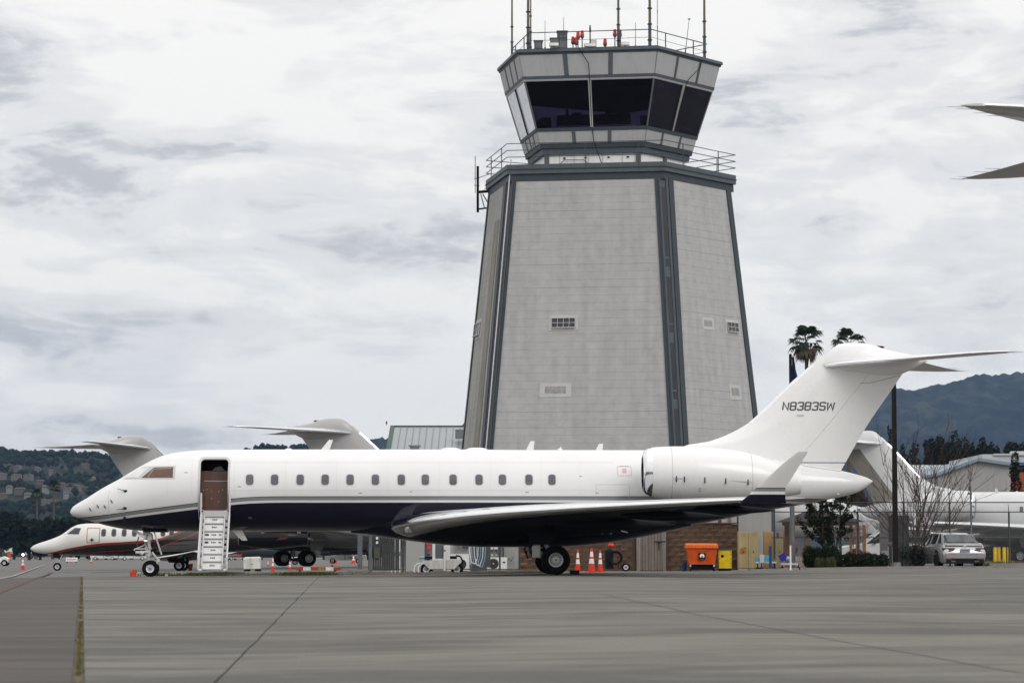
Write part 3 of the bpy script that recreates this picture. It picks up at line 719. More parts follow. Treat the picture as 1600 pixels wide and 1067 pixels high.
# ------------------------------------------------------------------ control tower
def pj(p):
    fw = p[1] * _c + (p[2] - CAMZ) * _s; up = -p[1] * _s + (p[2] - CAMZ) * _c
    return 800 + FPX * p[0] / fw, 533.5 - FPX * up / fw
TC = Vector((5.07, 155.5, 0))
TP = [Vector((-1.31, 157.71, 0)), Vector((-.17, 151.34, 0)), Vector((7.97, 150.0, 0)), Vector((12.03, 155.55, 0)), Vector((6.6, 162.3, 0))]   # E A B C D
tower = thing('control_tower', 'tall tapering grey block control tower with dark glazed cab behind the white jet', 'control tower', TC)
def kb(z): return 1.336 - .01637 * z
def cp(i, k, z): p = TP[i % 5] - TC; return Vector((p.x * k, p.y * k, z))
def fp(i, s_, z, off=0, k=None):
    """point on face i (corner i to i+1) at fraction s_, height z; off = outwards"""
    k = kb(z) if k is None else (k(z) if callable(k) else k)
    a, b = cp(i, k, z), cp(i + 1, k, z); d = (b - a).normalized(); n = Vector((d.y, -d.x, 0))
    return a + (b - a) * s_ + n * off
def fpd(i, dist, z, off=0, end=False, k=None):
    kk = kb(z) if k is None else (k(z) if callable(k) else k); Lf = (cp(i + 1, kk, z) - cp(i, kk, z)).length
    return fp(i, (1 - dist / Lf) if end else dist / Lf, z, off, k)
def inv(i, u, v, k=None):
    s_, z = .5, 15
    for _ in range(25):
        p = pj(fp(i, s_, z, 0, k) + TC); a = pj(fp(i, s_ + 1e-3, z, 0, k) + TC); b = pj(fp(i, s_, z + 1e-2, 0, k) + TC)
        J = np.array([[(a[0] - p[0]) / 1e-3, (b[0] - p[0]) / 1e-2], [(a[1] - p[1]) / 1e-3, (b[1] - p[1]) / 1e-2]])
        d = np.linalg.solve(J, [u - p[0], v - p[1]]); s_ += d[0]; z += d[1]
    return s_, z
def quadslab(mb, i, s0, s1, z0, z1, o0, o1, k=None):
    """slab on a face between offsets o0 (inner) and o1 (outer)"""
    a = [fp(i, s0, z0, o0, k), fp(i, s1, z0, o0, k), fp(i, s1, z1, o0, k), fp(i, s0, z1, o0, k)]
    b = [fp(i, s0, z0, o1, k), fp(i, s1, z0, o1, k), fp(i, s1, z1, o1, k), fp(i, s0, z1, o1, k)]
    return mb.add(a + b, [(3, 2, 1, 0), (4, 5, 6, 7), (0, 1, 5, 4), (1, 2, 6, 5), (2, 3, 7, 6), (3, 0, 4, 7)])
ZT = 20.42
core = MB().loft([[cp(i, kb(z) * .962, z) for i in range(5)] for z in (-.3, ZT)]); core.build('core', 'mortar', tower, smooth=0)
CW = [(.62, .62), (.80, .50), (.52, .88), (.8, .8), (.8, .8)]    # column flange widths: (on face before the corner, on face after it)
CW[1] = (1.15, .42); CW[2] = (.50, .80)
nC = 50
for i in range(5):
    w0, w1 = CW[i][1], CW[(i + 1) % 5][0]; dz = (ZT - 0) / nC; rc = random.Random(i)
    if i in (3, 4):
        mb = MB(); a = [fpd(i, .8, z, 0) for z in (-.2, ZT)]; b = [fpd(i, .8, z, 0, True) for z in (-.2, ZT)]
        mb.add([a[0], b[0], b[1], a[1]], [(0, 1, 2, 3)]); mb.build('face', 'tower_block', tower, smooth=0); continue
    for c_ in range(nC):
        z0 = c_ * dz + (.0025 if c_ else -.2); z1 = (c_ + 1) * dz - .0025; pr = rc.uniform(.0, .003)
        if rc.random() < .2: z1 -= .004
        mb = MB(); A = []
        for z in (z0, z1):
            A += [fpd(i, w0, z, pr - .08), fpd(i, w1, z, pr - .08, True), fpd(i, w1, z, pr, True), fpd(i, w0, z, pr)]
        mb.add(A, [(3, 2, 1, 0), (4, 5, 6, 7), (3, 2, 6, 7), (0, 4, 5, 1), (1, 5, 6, 2), (0, 3, 7, 4)])
        mb.build('block_course', 'tower_block' if i else 'tower_block_warm', tower, smooth=0)
# corner columns: two flanges and a chamfer between them
def chs(i, z, off=0, t=.5, ch=.34):
    a = fpd((i - 1) % 5, ch, z, 0, True); b = fpd(i, ch, z, 0); d = (b - a).normalized(); n = Vector((d.y, -d.x, 0)); return a + (b - a) * t + n * off
for i in (0, 1, 2, 3):
    mb = MB().mat('blue_grey_dark'); fa = (i - 1) % 5; wb, wa = CW[i]
    for (f_, w, e_) in ((fa, wb, True), (i, wa, False)):
        A = []
        for z in (-.2, ZT):
            A += [fpd(f_, w, z, .0, e_), fpd(f_, w, z, .07, e_), fpd(f_, .36, z, .07, e_), fpd(f_, .36, z, .0, e_)]
        mb.add(A, [(0, 1, 2, 3), (4, 5, 6, 7), (0, 1, 5, 4), (1, 2, 6, 5), (2, 3, 7, 6), (3, 0, 4, 7)])
    mb.build('column_flange', None, tower, smooth=0)
    mb = MB().mat('blue_grey'); A = []
    for z in (-.2, ZT): A += [chs(i, z, -.25, -.3), chs(i, z, .03, .0), chs(i, z, .03, 1.0), chs(i, z, -.25, 1.3)]
    mb.add(A, [(0, 1, 2, 3), (4, 5, 6, 7), (0, 1, 5, 4), (1, 2, 6, 5), (2, 3, 7, 6), (3, 0, 4, 7)]); col_ = mb.build('column', None, tower, smooth=0)
    if i in (1, 2):
        for v0, v1 in ((287, 398), (401, 414), (430, 503), (506, 518), (534, 608), (611, 623), (638, 700), (704, 716), (735, 800), (820, 868)):
            yy = (TP[i]).y - 1.2; z1 = at(0, v0, yy).z; z0 = at(0, v1, yy).z
            mb = MB(); t0, t1 = (.30, .68) if i == 2 else (.22, .62); A = []
            for z in (z0, z1): A += [chs(i, z, .028, t0), chs(i, z, .036, t0), chs(i, z, .036, t1), chs(i, z, .028, t1)]
            mb.add(A, [(0, 1, 2, 3), (4, 5, 6, 7), (0, 1, 5, 4), (1, 2, 6, 5), (2, 3, 7, 6), (3, 0, 4, 7)])
            mb.build('window', 'glass_dark', col_, smooth=0)
        for t_, nm in ((.12, 'fin_strip'), (.80, 'fin_strip')):
            mb = MB(); mb.bar(chs(i, -.1, .07, t_), chs(i, ZT, .07, t_), .05, .08); mb.build(nm, 'blue_grey', tower, smooth=0)
# lower left conduit beside the column
mb = MB(); mb.tube([chs(1, z, .18, .55) for z in (2, 8, 14, 20, 21.6)], .035, 6); mb.build('conduit', 'light_grey_metal', tower)
mb = MB()
for k in range(16): z = 1 + k * 1.25; p = fpd(3, .42, z, .05) ; mb.cyl(p - Vector((0, 0, .06)), p + Vector((0, 0, .06)), .07, .07, 6)
mb.build('bracket', 'blue_grey_dark', tower)
# windows and old openings rendered over
def tower_window(i, u0, u1, v0, v1, nx, ny):
    s0, z1 = inv(i, u0, v0); s1, z0 = inv(i, u1, v1); s0, s1 = min(s0, s1), max(s0, s1); dz = z1 - z0; ds = s1 - s0
    mb = MB(); quadslab(mb, i, s0 - ds * .12, s1 + ds * .12, z0 - dz * .35, z1 + dz * .35, 0, .022); mb.build('render_patch', 'patch_render', tower, smooth=0)
    fr = MB(); quadslab(fr, i, s0, s1, z0, z1, .022, .05); wf = fr.build('window', 'blue_grey_dark', tower, smooth=0)
    p_ = MB()
    for a in range(nx):
        for b in range(ny):
            m_ = .10; quadslab(p_, i, s0 + ds * (a + m_) / nx, s0 + ds * (a + 1 - m_) / nx, z0 + dz * (b + m_) / ny, z0 + dz * (b + 1 - m_) / ny, .05, .056)
    p_.build('pane', 'glass_dark', wf, smooth=0)
    bars = MB()
    for a in range(nx + 1): quadslab(bars, i, s0 + ds * a / nx - .0012, s0 + ds * a / nx + .0012, z0, z1, .05, .09)
    quadslab(bars, i, s0, s1, z0 - .04, z0, .05, .14); quadslab(bars, i, s0, s1, z1, z1 + .03, .05, .10); quadslab(bars, i, s0, s1, (z0 + z1) / 2 - .012, (z0 + z1) / 2 + .012, .056, .08)
    bars.build('glazing_bar', 'light_grey_metal', wf, smooth=0)
tower_window(1, 862.5, 898.5, 497.5, 511, 4, 2)
tower_window(2, 1135, 1153, 503.5, 519, 3, 2)
tower_window(0, 743, 750, 508, 522, 3, 2)
def patch_on(i, u0, u1, v0, v1, inner=True):
    s0, z1 = inv(i, u0, v0); s1, z0 = inv(i, u1, v1); ds = s1 - s0; dz = z1 - z0
    mb = MB(); quadslab(mb, i, s0, s1, z0, z1, 0, .018); mb.build('render_patch', 'patch_render', tower, smooth=0)
    if inner: mb = MB(); quadslab(mb, i, s0 + ds * .16, s1 - ds * .16, z0 + dz * .25, z1 - dz * .22, .018, .022); mb.build('worn_patch', 'patch_dark', tower, smooth=0)
patch_on(1, 844, 892, 599, 620); patch_on(2, 1096, 1116, 495, 516); patch_on(2, 1138.5, 1159, 600, 625)
mb = MB(); mb.mats = ['patch_dark']; A = []
mats_band = MB(); A = []
for z in (-.1, 18.6): A += [fp(0, .52, z, .010), fp(0, .52, z, .035), fp(0, .72, z, .035), fp(0, .72, z, .010)]
mats_band.add(A, [(0, 1, 2, 3), (4, 5, 6, 7), (0, 1, 5, 4), (1, 2, 6, 5), (2, 3, 7, 6), (3, 0, 4, 7)])
mat('tower_band', (.25, .235, .205), .9, var=.15, scale=1, streak=.1, sscale=(3, 3, .15)); mats_band.build('stained_band', 'tower_band', tower, smooth=0)

def ring(name, k0, z0, k1, z1, m_, parent=tower, inset=.25):
    """solid pentagonal band"""
    mb = MB().loft([[cp(i, k0, z0) for i in range(5)], [cp(i, k1, z1) for i in range(5)]]); return mb.build(name, m_, parent, smooth=0)
ring('deck_beam', kb(ZT) * 1.002, ZT - .02, 1.001, 20.80, 'blue_grey_dark')
dk = ring('balcony_deck', 1.022, 20.80, 1.022, 21.30, 'blue_grey')
ring('deck_lip', 1.030, 21.02, 1.030, 21.07, 'blue_grey_dark', dk)
ring('lobby_wall', .628, 21.30, .628, 22.05, 'cab_white')
for i, f_ in ((1, 0.02), (1, .965), (2, .5)):
    mb = MB(); p0 = fp(i, f_, 21.3, .02, .632); p1 = fp(i, f_, 22.05, .02, .632); mb.bar(p0, p1, .26, .12); mb.build('lobby_post', 'blue_grey', tower, smooth=0)
mb = MB()
for f_ in (.2, .42, .66, .86): p = fp(1, f_, 21.85, .02, .628); mb.box(p.x, p.y, p.z, .12, .06, .07)
mb.build('wall_lamp', 'black', tower)
mb = MB()
for f_ in (.15, .3, .45, .6, .8): mb.bar(fp(1, f_, 21.3, .03, .628), fp(1, f_, 22.05, .03, .628), .015)
mb.tube([fp(1, .12, 21.35, .1, .63), fp(1, .2, 21.75, .1, .63), fp(1, .4, 21.74, .1, .63), fp(1, .48, 21.4, .1, .63), fp(1, .9, 21.42, .1, .63)], .02, 5)
mb.tube([fp(1, .35, 21.45, .14, .63), fp(1, .62, 21.5, .14, .63)], .04, 6); mb.build('cable', 'steel_grey', tower)
mb = MB(); mb.bx(-2.2, -.2, -6.1 + 2, -4, 21.3, 21.6)
ring('ledge', .655, 22.05, .662, 22.34, 'blue_grey'); ring('ledge', .678, 22.36, .684, 22.62, 'blue_grey_dark')
def flare(name, zs, ks, face_mats, divs, band):
    for i in range(5):
        d_ = divs[i]; kf = lambda z: ks[0] + (ks[1] - ks[0]) * (z - zs[0]) / (zs[1] - zs[0])
        cuts = [0] + d_ + [1]
        for a, b in zip(cuts[:-1], cuts[1:]):
            g0 = .006 if a == 0 else .014; g1 = .006 if b == 1 else .014
            mb = MB(); quadslab(mb, i, a + g0, b - g1, zs[0], zs[1], -.05, .0, kf); mb.build(name, face_mats, tower, smooth=0)
        for c_ in d_:
            mb = MB(); quadslab(mb, i, c_ - .016, c_ + .016, zs[0], zs[1], -.04, .03, kf); mb.build('mullion', 'blue_grey', tower, smooth=0)
    mb = MB().loft([[cp(i, ks[0] * .988, zs[0]) for i in range(5)], [cp(i, ks[1] * .988, zs[1]) for i in range(5)]]); mb.build('lining', band, tower, smooth=0)
dv = [[.28, .52, .76], [.335, .665], [.32, .68], [.33, .66], [.33, .66]]
flare('lower_panel', (22.62, 23.24), (.690, .716), 'cab_panel', dv, 'blue_grey_dark')
ring('sill_band', .722, 23.24, .727, 23.42, 'blue_grey_dark')
def kgl(z): return .722 + (.838 - .722) * (z - 23.42) / (25.86 - 23.42)
m = bpy.data.materials.new('cab_glass'); m.use_nodes = True; t = m.node_tree; b = t.nodes['Principled BSDF']; b.inputs['Base Color'].default_value = (.004, .004, .007, 1); b.inputs['Roughness'].default_value = .05; b.inputs['Specular IOR Level'].default_value = .5
tr = t.nodes.new('ShaderNodeBsdfTransparent'); tr.inputs[0].default_value = (.58, .55, .68, 1); mx = t.nodes.new('ShaderNodeMixShader'); mx.inputs[0].default_value = .62; t.links.new(b.outputs[0], mx.inputs[1]); t.links.new(tr.outputs[0], mx.inputs[2]); t.links.new(mx.outputs[0], t.nodes['Material Output'].inputs[0]); MATS['cab_glass'] = m
mat('cab_blind', (.007, .0055, .012), .25, var=.8, scale=1.0, stretch=(.6, .6, 6), spec=.2)
ring('cab_ceiling', .80, 25.50, .82, 25.86, 'black'); ring('cab_floor', .715, 23.30, .70, 23.44, 'black')
for i in range(5):
    mb = MB(); mb.bar(cp(i, .60, 23.9).lerp(cp(i + 1, .60, 23.9), .1), cp(i, .60, 23.9).lerp(cp(i + 1, .60, 23.9), .9), .5, .5); mb.build('console', 'black', tower, smooth=0)
for u_, w_, z_ in ((.30, .5, 24.5), (.62, .35, 24.7), (.8, .25, 24.45)):
    p = fp(1, u_, z_, -1.6, .66); MB().bx(p.x - w_ / 2, p.x + w_ / 2, p.y - .1, p.y + .1, 24.0, z_).build('display_screen', 'black', tower, smooth=0)
mb = MB(); p = fp(1, .70, 24, -2.6, .66); mb.cyl((p.x, p.y, 23.5), (p.x, p.y, 25.5), .08, .08, 8); mb.build('inner_post', 'purple_plastic', tower)
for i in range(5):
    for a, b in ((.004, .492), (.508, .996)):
        mb = MB(); quadslab(mb, i, a, b, 23.42, 25.86, -.03, .0, kgl); mb.build('window', 'cab_blind' if i == 2 else 'glass_light' if i == 0 else 'cab_glass', tower, smooth=0)  # left face: the bright sky's reflection is put into the pale glass colour
    for s_, w in ((.497, .005), (.512, .005)) if i in (1, 2) else ((.5, .012),):
        mb = MB(); quadslab(mb, i, s_ - w * .8, s_ + w * .8, 23.42, 25.86, 0, .07, kgl); mb.build('mullion', 'light_grey_metal' if i in (1, 2) else 'dark_metal', tower, smooth=0)
    mb = MB(); mb.bar(cp(i, kgl(23.42), 23.42), cp(i, kgl(25.86), 25.86), .07); mb.build('corner_mullion', 'steel_grey', tower, smooth=0)
ring('head_band', .842, 25.86, .852, 25.95, 'light_grey_metal'); ring('head_band', .852, 25.95, .860, 26.12, 'blue_grey')
flare('upper_panel', (26.12, 27.24), (.860, .902), 'cab_panel', dv, 'blue_grey')
ring('roof_edge', .908, 27.24, .914, 27.36, 'blue_grey_dark'); ring('roof_edge', .925, 27.36, .922, 27.52, 'blue_grey')
ring('roof_deck', .90, 27.52, .90, 27.56, 'louver')

def railing(k, z, h, nrail, spacing, drop=0.0, r=.022, faces=range(5), dark='fence_metal'):
    for i in faces:
        a, b = cp(i, k, z), cp(i + 1, k, z); L_ = (b - a).length; n = max(2, int(L_ / spacing))
        for j in range(n):
            p = a + (b - a) * ((j + .5) / n); mb = MB(); mb.bar(p - Vector((0, 0, drop)), p + Vector((0, 0, h)), r * 2.2); mb.build('railing_post', dark, tower, smooth=0)
        for q in range(nrail):
            zz_ = z + h - q * (h / nrail) * .98; mb = MB(); mb.cyl((a.x, a.y, zz_), (b.x, b.y, zz_), r, r, 6); mb.build('rail', dark, tower)
railing(1.018, 21.32, 1.10, 3, 2.7, .45, .022)
railing(.80, 27.56, .95, 1, 2.6, 0, .026)
mb = MB()
for i in range(5):      # messy cable zig-zagging along the roof rail
    a, b = cp(i, .80, 28.1), cp(i + 1, .80, 28.1)
    mb.tube([a.lerp(b, t / 10) + Vector((0, 0, -.03 * math.sin(math.pi * t / 10))) for t in range(11)], .012, 4)
mb.build('cable', 'fence_metal', tower)

# roof kit (each its own thing, standing on the cab roof)
RZ = 27.56
def rooftop(u, yy): return Vector(((u - 800) / (FPX) * yy * 1.003 + 0, yy, RZ))
for u, yy, r_, h, lab in ((800, 156.5, .055, 6.5, 'olive antenna mast at the far left corner of the tower roof'), (825.5, 152.4, .075, 6.5, 'thick olive antenna mast beside the roof railing corner on the tower'),
                          (829.5, 153.6, .04, 6.5, 'thin grey antenna mast close behind the thick olive mast on the tower roof'), (967.5, 151.6, .065, 6.5, 'olive antenna mast rising between red roof lamps near the tower roof middle'),
                          (1017, 151.4, .075, 6.5, 'thick olive antenna mast at the front right corner of the tower roof'), (1029, 152.2, .018, 6.5, 'hair thin whip antenna just right of the corner mast on the tower roof'),
                          (1103, 154.9, .07, 6.5, 'olive antenna mast at the far right end of the tower roof')):
    p = rooftop(u, yy); t = thing('antenna_mast', lab, 'antenna', (p.x, p.y, RZ - (.0 if u not in (800, 1103) else .05)))
    mb = MB(); mb.cyl((0, 0, 0), (0, 0, 1.2), r_ * 1.15, r_ * 1.15, 8); mb.build('lower_tube', 'blue_grey', t)
    mb = MB(); mb.cyl((0, 0, 1.2), (0, 0, h), r_, r_ * .7, 8); mb.build('upper_tube', 'olive_pole', t)
    mb = MB()
    for z in (.4, 1.25, 2.1): mb.cyl((0, 0, z), (0, 0, z + .06), r_ * 1.7, r_ * 1.7, 8)
    mb.build('clamp', 'dark_metal', t)
for u, yy, v1, lean, lab in ((852, 152.5, 33, 0, 'short whip antenna left of the grey roof cabinet on the tower'), (880.5, 152.5, 27, .02, 'whip antenna rising from behind the roof cabinets on the tower'), (994.5, 152, 36, 0, 'short whip antenna between two olive masts on the tower roof'), (1072, 154, 30, .12, 'leaning antenna with a small ball tip on the tower roof')):
    p = rooftop(u, yy); h = at(u, v1, yy).z - RZ; t = thing('whip_antenna', lab, 'antenna', p)
    mb = MB(); mb.cyl((0, 0, 0), (lean * h, 0, h), .022, .012, 5); mb.build('rod', 'dark_metal', t)
    mb = MB(); mb.cyl((0, 0, 0), (0, 0, .25), .05, .04, 6); mb.build('base', 'steel_grey', t)
    if lean > .1: mb = MB(); mb.ell((lean * h, 0, h), .08, .08, .06); mb.build('ball', 'light_grey_metal', t)
for u0, u1, v0, yy, m_, lab in ((860, 885, 62, 152.2, 'steel_grey', 'dark grey equipment cabinet on the tower roof front'), (871, 887, 51, 153.4, 'blue_grey', 'taller tilted grey cabinet behind the low cabinet on the tower roof'), (835, 848, 66, 152.2, 'blue_grey', 'small grey equipment box by the left end of the tower roof')):
    a = rooftop(u0, yy); b = rooftop(u1, yy); h = at(0, v0, yy).z - RZ; t = thing('equipment_cabinet', lab, 'cabinet', ((a.x + b.x) / 2, yy, RZ)); w = b.x - a.x
    MB().bx(-w / 2, w / 2, -.3, .3, 0.002, h).build('body', m_, t, smooth=0); MB().bx(-w / 2 - .03, w / 2 + .03, -.33, .33, h, h + .04).build('lid', 'blue_grey_dark', t, smooth=0)
    MB().bx(-w * .35, w * .35, -.32, -.30, h * .2, h * .8).build('door', 'steel_grey', t, smooth=0)
for u, v, yy, w, lab in ((866, 75, 151.0, .5, 'pale floodlight box on the tower roof edge under the grey cabinet'), (923, 75, 151.2, .65, 'pale floodlight box on the tower roof edge by the tall sensor'), (978, 74, 150.8, .45, 'pale floodlight box on the tower roof edge under the olive mast')):
    p = rooftop(u, yy); t = thing('floodlight', lab, 'light', (p.x, yy, RZ - .02)); MB().bx(-w / 2, w / 2, -.12, .12, .05, .22).build('housing', 'dirty_white', t, smooth=0); MB().bx(-w / 2 + .04, w / 2 - .04, -.13, -.121, .08, .19).build('lens', 'cab_white', t, smooth=0); MB().bx(-.03, .03, -.03, .03, 0, .05).build('bracket', 'dark_metal', t, smooth=0)
wd = ['short single', 'short', 'raised', 'raised', 'low', 'raised', 'raised']
for k, (u, v, yy) in enumerate(((896, 66, 152.4), (901, 67, 152.2), (904, 58, 152.2), (910.5, 56.5, 152.2), (946.5, 69, 152.0), (962, 54.5, 152.0), (970, 55, 152.0))):
    nm = ['leftmost and smallest-stalked red lamp on the tower roof', 'second low red lamp on the tower roof next to the twin lamps', 'left one of the first twin red lamps above the tower roof', 'right one of the first twin red lamps above the tower roof', 'lone low red lamp midway along the tower roof', 'left one of the twin red lamps beside the olive mast', 'right one of the twin red lamps beside the olive mast'][k]
    p = rooftop(u, yy); h = at(0, v, yy).z - RZ; t = thing('obstruction_lamp', nm, 'lamp', p, 0, 'red obstruction lamps on the tower roof')
    mb = MB(); mb.cyl((0, 0, 0), (0, 0, h - .12), .03, .03, 6); mb.build('stalk', 'steel_grey', t)
    mb = MB(); mb.cyl((0, 0, h - .14), (0, 0, h), .07, .12, 10); mb.build('socket', 'steel_grey', t)
    mb = MB(); mb.cyl((0, 0, h), (0, 0, h + .24), .105, .085, 10); mb.ell((0, 0, h + .24), .085, .085, .06); mb.build('lens', 'lamp_red', t)
p = rooftop(923, 151.8); t = thing('weather_sensor', 'slim weather sensor on a red and grey post at the tower roof middle', 'sensor', p); h = at(0, 40, 151.8).z - RZ
mb = MB(); mb.cyl((0, 0, 0), (0, 0, h * .72), .04, .035, 6); mb.build('post', 'tail_red', t); mb = MB(); mb.cyl((0, 0, h * .72), (0, 0, h), .055, .035, 8); mb.build('sensor_head', 'black', t); mb = MB(); mb.bx(.05, .35, -.1, .1, .1, .5); mb.build('control_box', 'dirty_white', t)
t = thing('antenna_bracket', 'dark vertical antenna on a steel bracket off the tower balcony corner', 'antenna', at(763, 300, 157.7))
o0 = at(763, 300, 157.7)
def rel(u, v, dy=0): return at(u, v, 157.7 + dy) - o0
mb = MB(); mb.cyl(rel(746.5, 260), rel(746.5, 332), .07, .07, 8); mb.build('mast', 'black', t)
mb = MB(); mb.cyl(rel(742.5, 244), rel(742.5, 302), .02, .02, 5); mb.cyl(rel(741, 290), rel(750, 290), .02, .02, 5); mb.cyl(rel(741, 279), rel(748, 279), .02, .02, 5); mb.build('whip', 'fence_metal', t)
mb = MB(); mb.bar(rel(746, 300.5), rel(764, 299), .14); mb.bar(rel(747, 327), rel(762, 325), .08); mb.bar(rel(751, 303), rel(757, 325), .05); mb.bar(rel(754, 303), rel(763, 318), .06); mb.bar(rel(748, 278), rel(765, 272), .03); mb.bar(rel(757, 297), rel(767, 280), .02); mb.build('arm', 'black', t)
# cables running down the cab glazing
mb = MB(); g_ = lambda f_, z, o=.12: fp(1, f_, z, o, lambda q: kgl(q) if q > 23.4 else .70)
mb.tube([fp(1, .44, 27.5, .05, .915), fp(1, .505, 26.7, .12, .885), g_(.508, 25.8), g_(.506, 24.5), g_(.506, 23.4, .1), fp(1, .52, 22.7, .15, .70), fp(1, .56, 22.0, .25, .68), fp(1, .60, 21.4, .2, .66)], .022, 5)
mb.tube([fp(2, .68, 27.5, .05, .915), fp(2, .66, 26.9, .12, .89), fp(2, .52, 26.2, .12, .865), fp(2, .50, 25.8, .12, .84), fp(2, .50, 24.5, .12, kgl(24.5)), fp(2, .48, 23.4, .12, .73)], .018, 5)
mb.build('cable', 'black', tower)
# ------------------------------------------------------------------ aircraft tools
YAW = R(2.0); JO = Vector((0, 94.5, 0)); cy_, sy_ = math.cos(YAW), math.sin(YAW)
def jl(u, v, yo=0.0):
    """photo pixel -> jet coordinates in the plane y = yo (x aft, y away, z up)"""
    d = at(u, v, 1.0); dx = d.x; dz = d.z - CAMZ
    t = (yo + cy_ * JO.y) / (cy_ - sy_ * dx)
    return Vector((cy_ * t * dx + sy_ * (t - JO.y), yo, CAMZ + t * dz))
def curve_px(pts, yo=0.0): q = [jl(u, v, yo) for u, v in pts]; return pch([p.x for p in q], [p.z for p in q])
def bands(name, line, layers, base, rough=.2, coat=.8, xr=None, spec=.5):
    """paint scheme: line = [(x,z)] of the top edge, layers = [(depth below the line, colour)]"""
    m = bpy.data.materials.new(name); m.use_nodes = True; t = m.node_tree; b = t.nodes['Principled BSDF']
    b.inputs['Roughness'].default_value = rough; b.inputs['Coat Weight'].default_value = coat; b.inputs['Specular IOR Level'].default_value = spec; b.inputs['Coat Roughness'].default_value = .03
    tcn = t.nodes.new('ShaderNodeTexCoord'); sp_ = t.nodes.new('ShaderNodeSeparateXYZ'); t.links.new(tcn.outputs['Object'], sp_.inputs[0])
    x0, x1 = line[0][0], line[-1][0]; z0 = min(p[1] for p in line) - .1; z1 = max(p[1] for p in line) + .1
    mr = t.nodes.new('ShaderNodeMapRange'); t.links.new(sp_.outputs[0], mr.inputs[0]); mr.inputs[1].default_value = x0; mr.inputs[2].default_value = x1
    fc = t.nodes.new('ShaderNodeFloatCurve'); t.links.new(mr.outputs[0], fc.inputs['Value']); cv = fc.mapping.curves[0]
    P = [((p[0] - x0) / (x1 - x0), (p[1] - z0) / (z1 - z0)) for p in line]
    cv.points[0].location = P[0]; cv.points[1].location = P[-1]
    for p in P[1:-1]: cv.points.new(*p)
    fc.mapping.update()
    zl = math_node(t, 'ADD', math_node(t, 'MULTIPLY', fc.outputs[0], z1 - z0), z0)
    dpt = math_node(t, 'SUBTRACT', zl, sp_.outputs[2])
    nz_ = t.nodes.new('ShaderNodeTexNoise'); nz_.inputs['Scale'].default_value = .9; nz_.inputs['Detail'].default_value = 5; t.links.new(tcn.outputs['Object'], nz_.inputs[0])
    cur = None; prev = t.nodes.new('ShaderNodeRGB'); prev.outputs[0].default_value = (*base, 1); cur = prev.outputs[0]
    for dep, c_ in layers:
        g = math_node(t, 'GREATER_THAN', dpt, dep); mx = t.nodes.new('ShaderNodeMix'); mx.data_type = 'RGBA'; t.links.new(g, mx.inputs[0]); t.links.new(cur, mx.inputs[6]); mx.inputs[7].default_value = (*c_, 1); cur = mx.outputs[2]
    mr2 = t.nodes.new('ShaderNodeMapRange'); mr2.inputs[1].default_value = .3; mr2.inputs[2].default_value = .7; mr2.inputs[3].default_value = .97; mr2.inputs[4].default_value = 1.02; t.links.new(nz_.outputs[0], mr2.inputs[0])
    vm = t.nodes.new('ShaderNodeVectorMath'); vm.operation = 'SCALE'; t.links.new(cur, vm.inputs[0]); t.links.new(mr2.outputs[0], vm.inputs['Scale']); t.links.new(vm.outputs[0], b.inputs['Base Color'])
    MATS[name] = m
def fus_fns(top, bot, wfac=None, wmax=9):
    """top/bot: z(x). returns section(x)->(zc,h,w)"""
    def sec(x):
        a, b = top(x), bot(x); h = max((a - b) / 2, .01); w = min(h, wmax)
        if wfac: w *= wfac(x)
        return (a + b) / 2, h, w
    return sec
def fus_mesh(name, sec, xs, angs, m_, hole=None):
    vs = []; fs = []; n = len(angs)
    for x in xs:
        zc, h, w = sec(x)
        for a in angs: vs.append((x, -w * math.sin(a), zc + h * math.cos(a)))
    for j in range(len(xs) - 1):
        for i in range(n):
            k = (i + 1) % n
            if hole:
                xm = (xs[j] + xs[j + 1]) / 2; am = (angs[i] + (angs[k] if k else 2 * math.pi)) / 2
                if hole[0] < xm < hole[1] and hole[2] < am < hole[3]: continue
            fs.append((j * n + i, (j + 1) * n + i, (j + 1) * n + k, j * n + k))
    fs.append(tuple(range(n))); fs.append(tuple(range(len(xs) * n - 1, (len(xs) - 1) * n - 1, -1)))
    me = bpy.data.meshes.new(name); me.from_pydata(vs, [], fs); me.materials.append(MATS[m_]); me.shade_smooth(); me.set_sharp_from_angle(angle=R(40)); return me
def surf(sec, x, z, side=-1, off=0.0):
    zc, h, w = sec(x); q = max(-1, min(1, (z - zc) / h)); y = w * math.sqrt(max(0, 1 - q * q))
    n = Vector((0, y / max(w * w, 1e-6), (z - zc) / (h * h)))
    n = n.normalized() if n.length > 1e-6 else Vector((0, 1, 0))
    return Vector((x, side * (y + n.y * off), z + n.z * off))
def rrect(x0, x1, z0, z1, r, n=5):
    P = []
    for cx, cz, a0 in ((x1 - r, z1 - r, 0), (x0 + r, z1 - r, 90), (x0 + r, z0 + r, 180), (x1 - r, z0 + r, 270)):
        for i in range(n + 1): a = R(a0 + 90 * i / n); P.append((cx + r * math.cos(a), cz + r * math.sin(a)))
    return P
def dens(poly, k):
    out = []
    for i in range(len(poly)):
        a, b = poly[i], poly[(i + 1) % len(poly)]
        for j in range(k): out.append((a[0] + (b[0] - a[0]) * j / k, a[1] + (b[1] - a[1]) * j / k))
    return out
def dl(poly, k):
    return dens(poly, k)
def even(poly, mx=.06):
    out = []
    for i in range(len(poly)):
        a, b = poly[i], poly[(i + 1) % len(poly)]; n = max(1, int(math.ceil(math.hypot(b[0] - a[0], b[1] - a[1]) / mx)))
        for j in range(n): out.append((a[0] + (b[0] - a[0]) * j / n, a[1] + (b[1] - a[1]) * j / n))
    return out
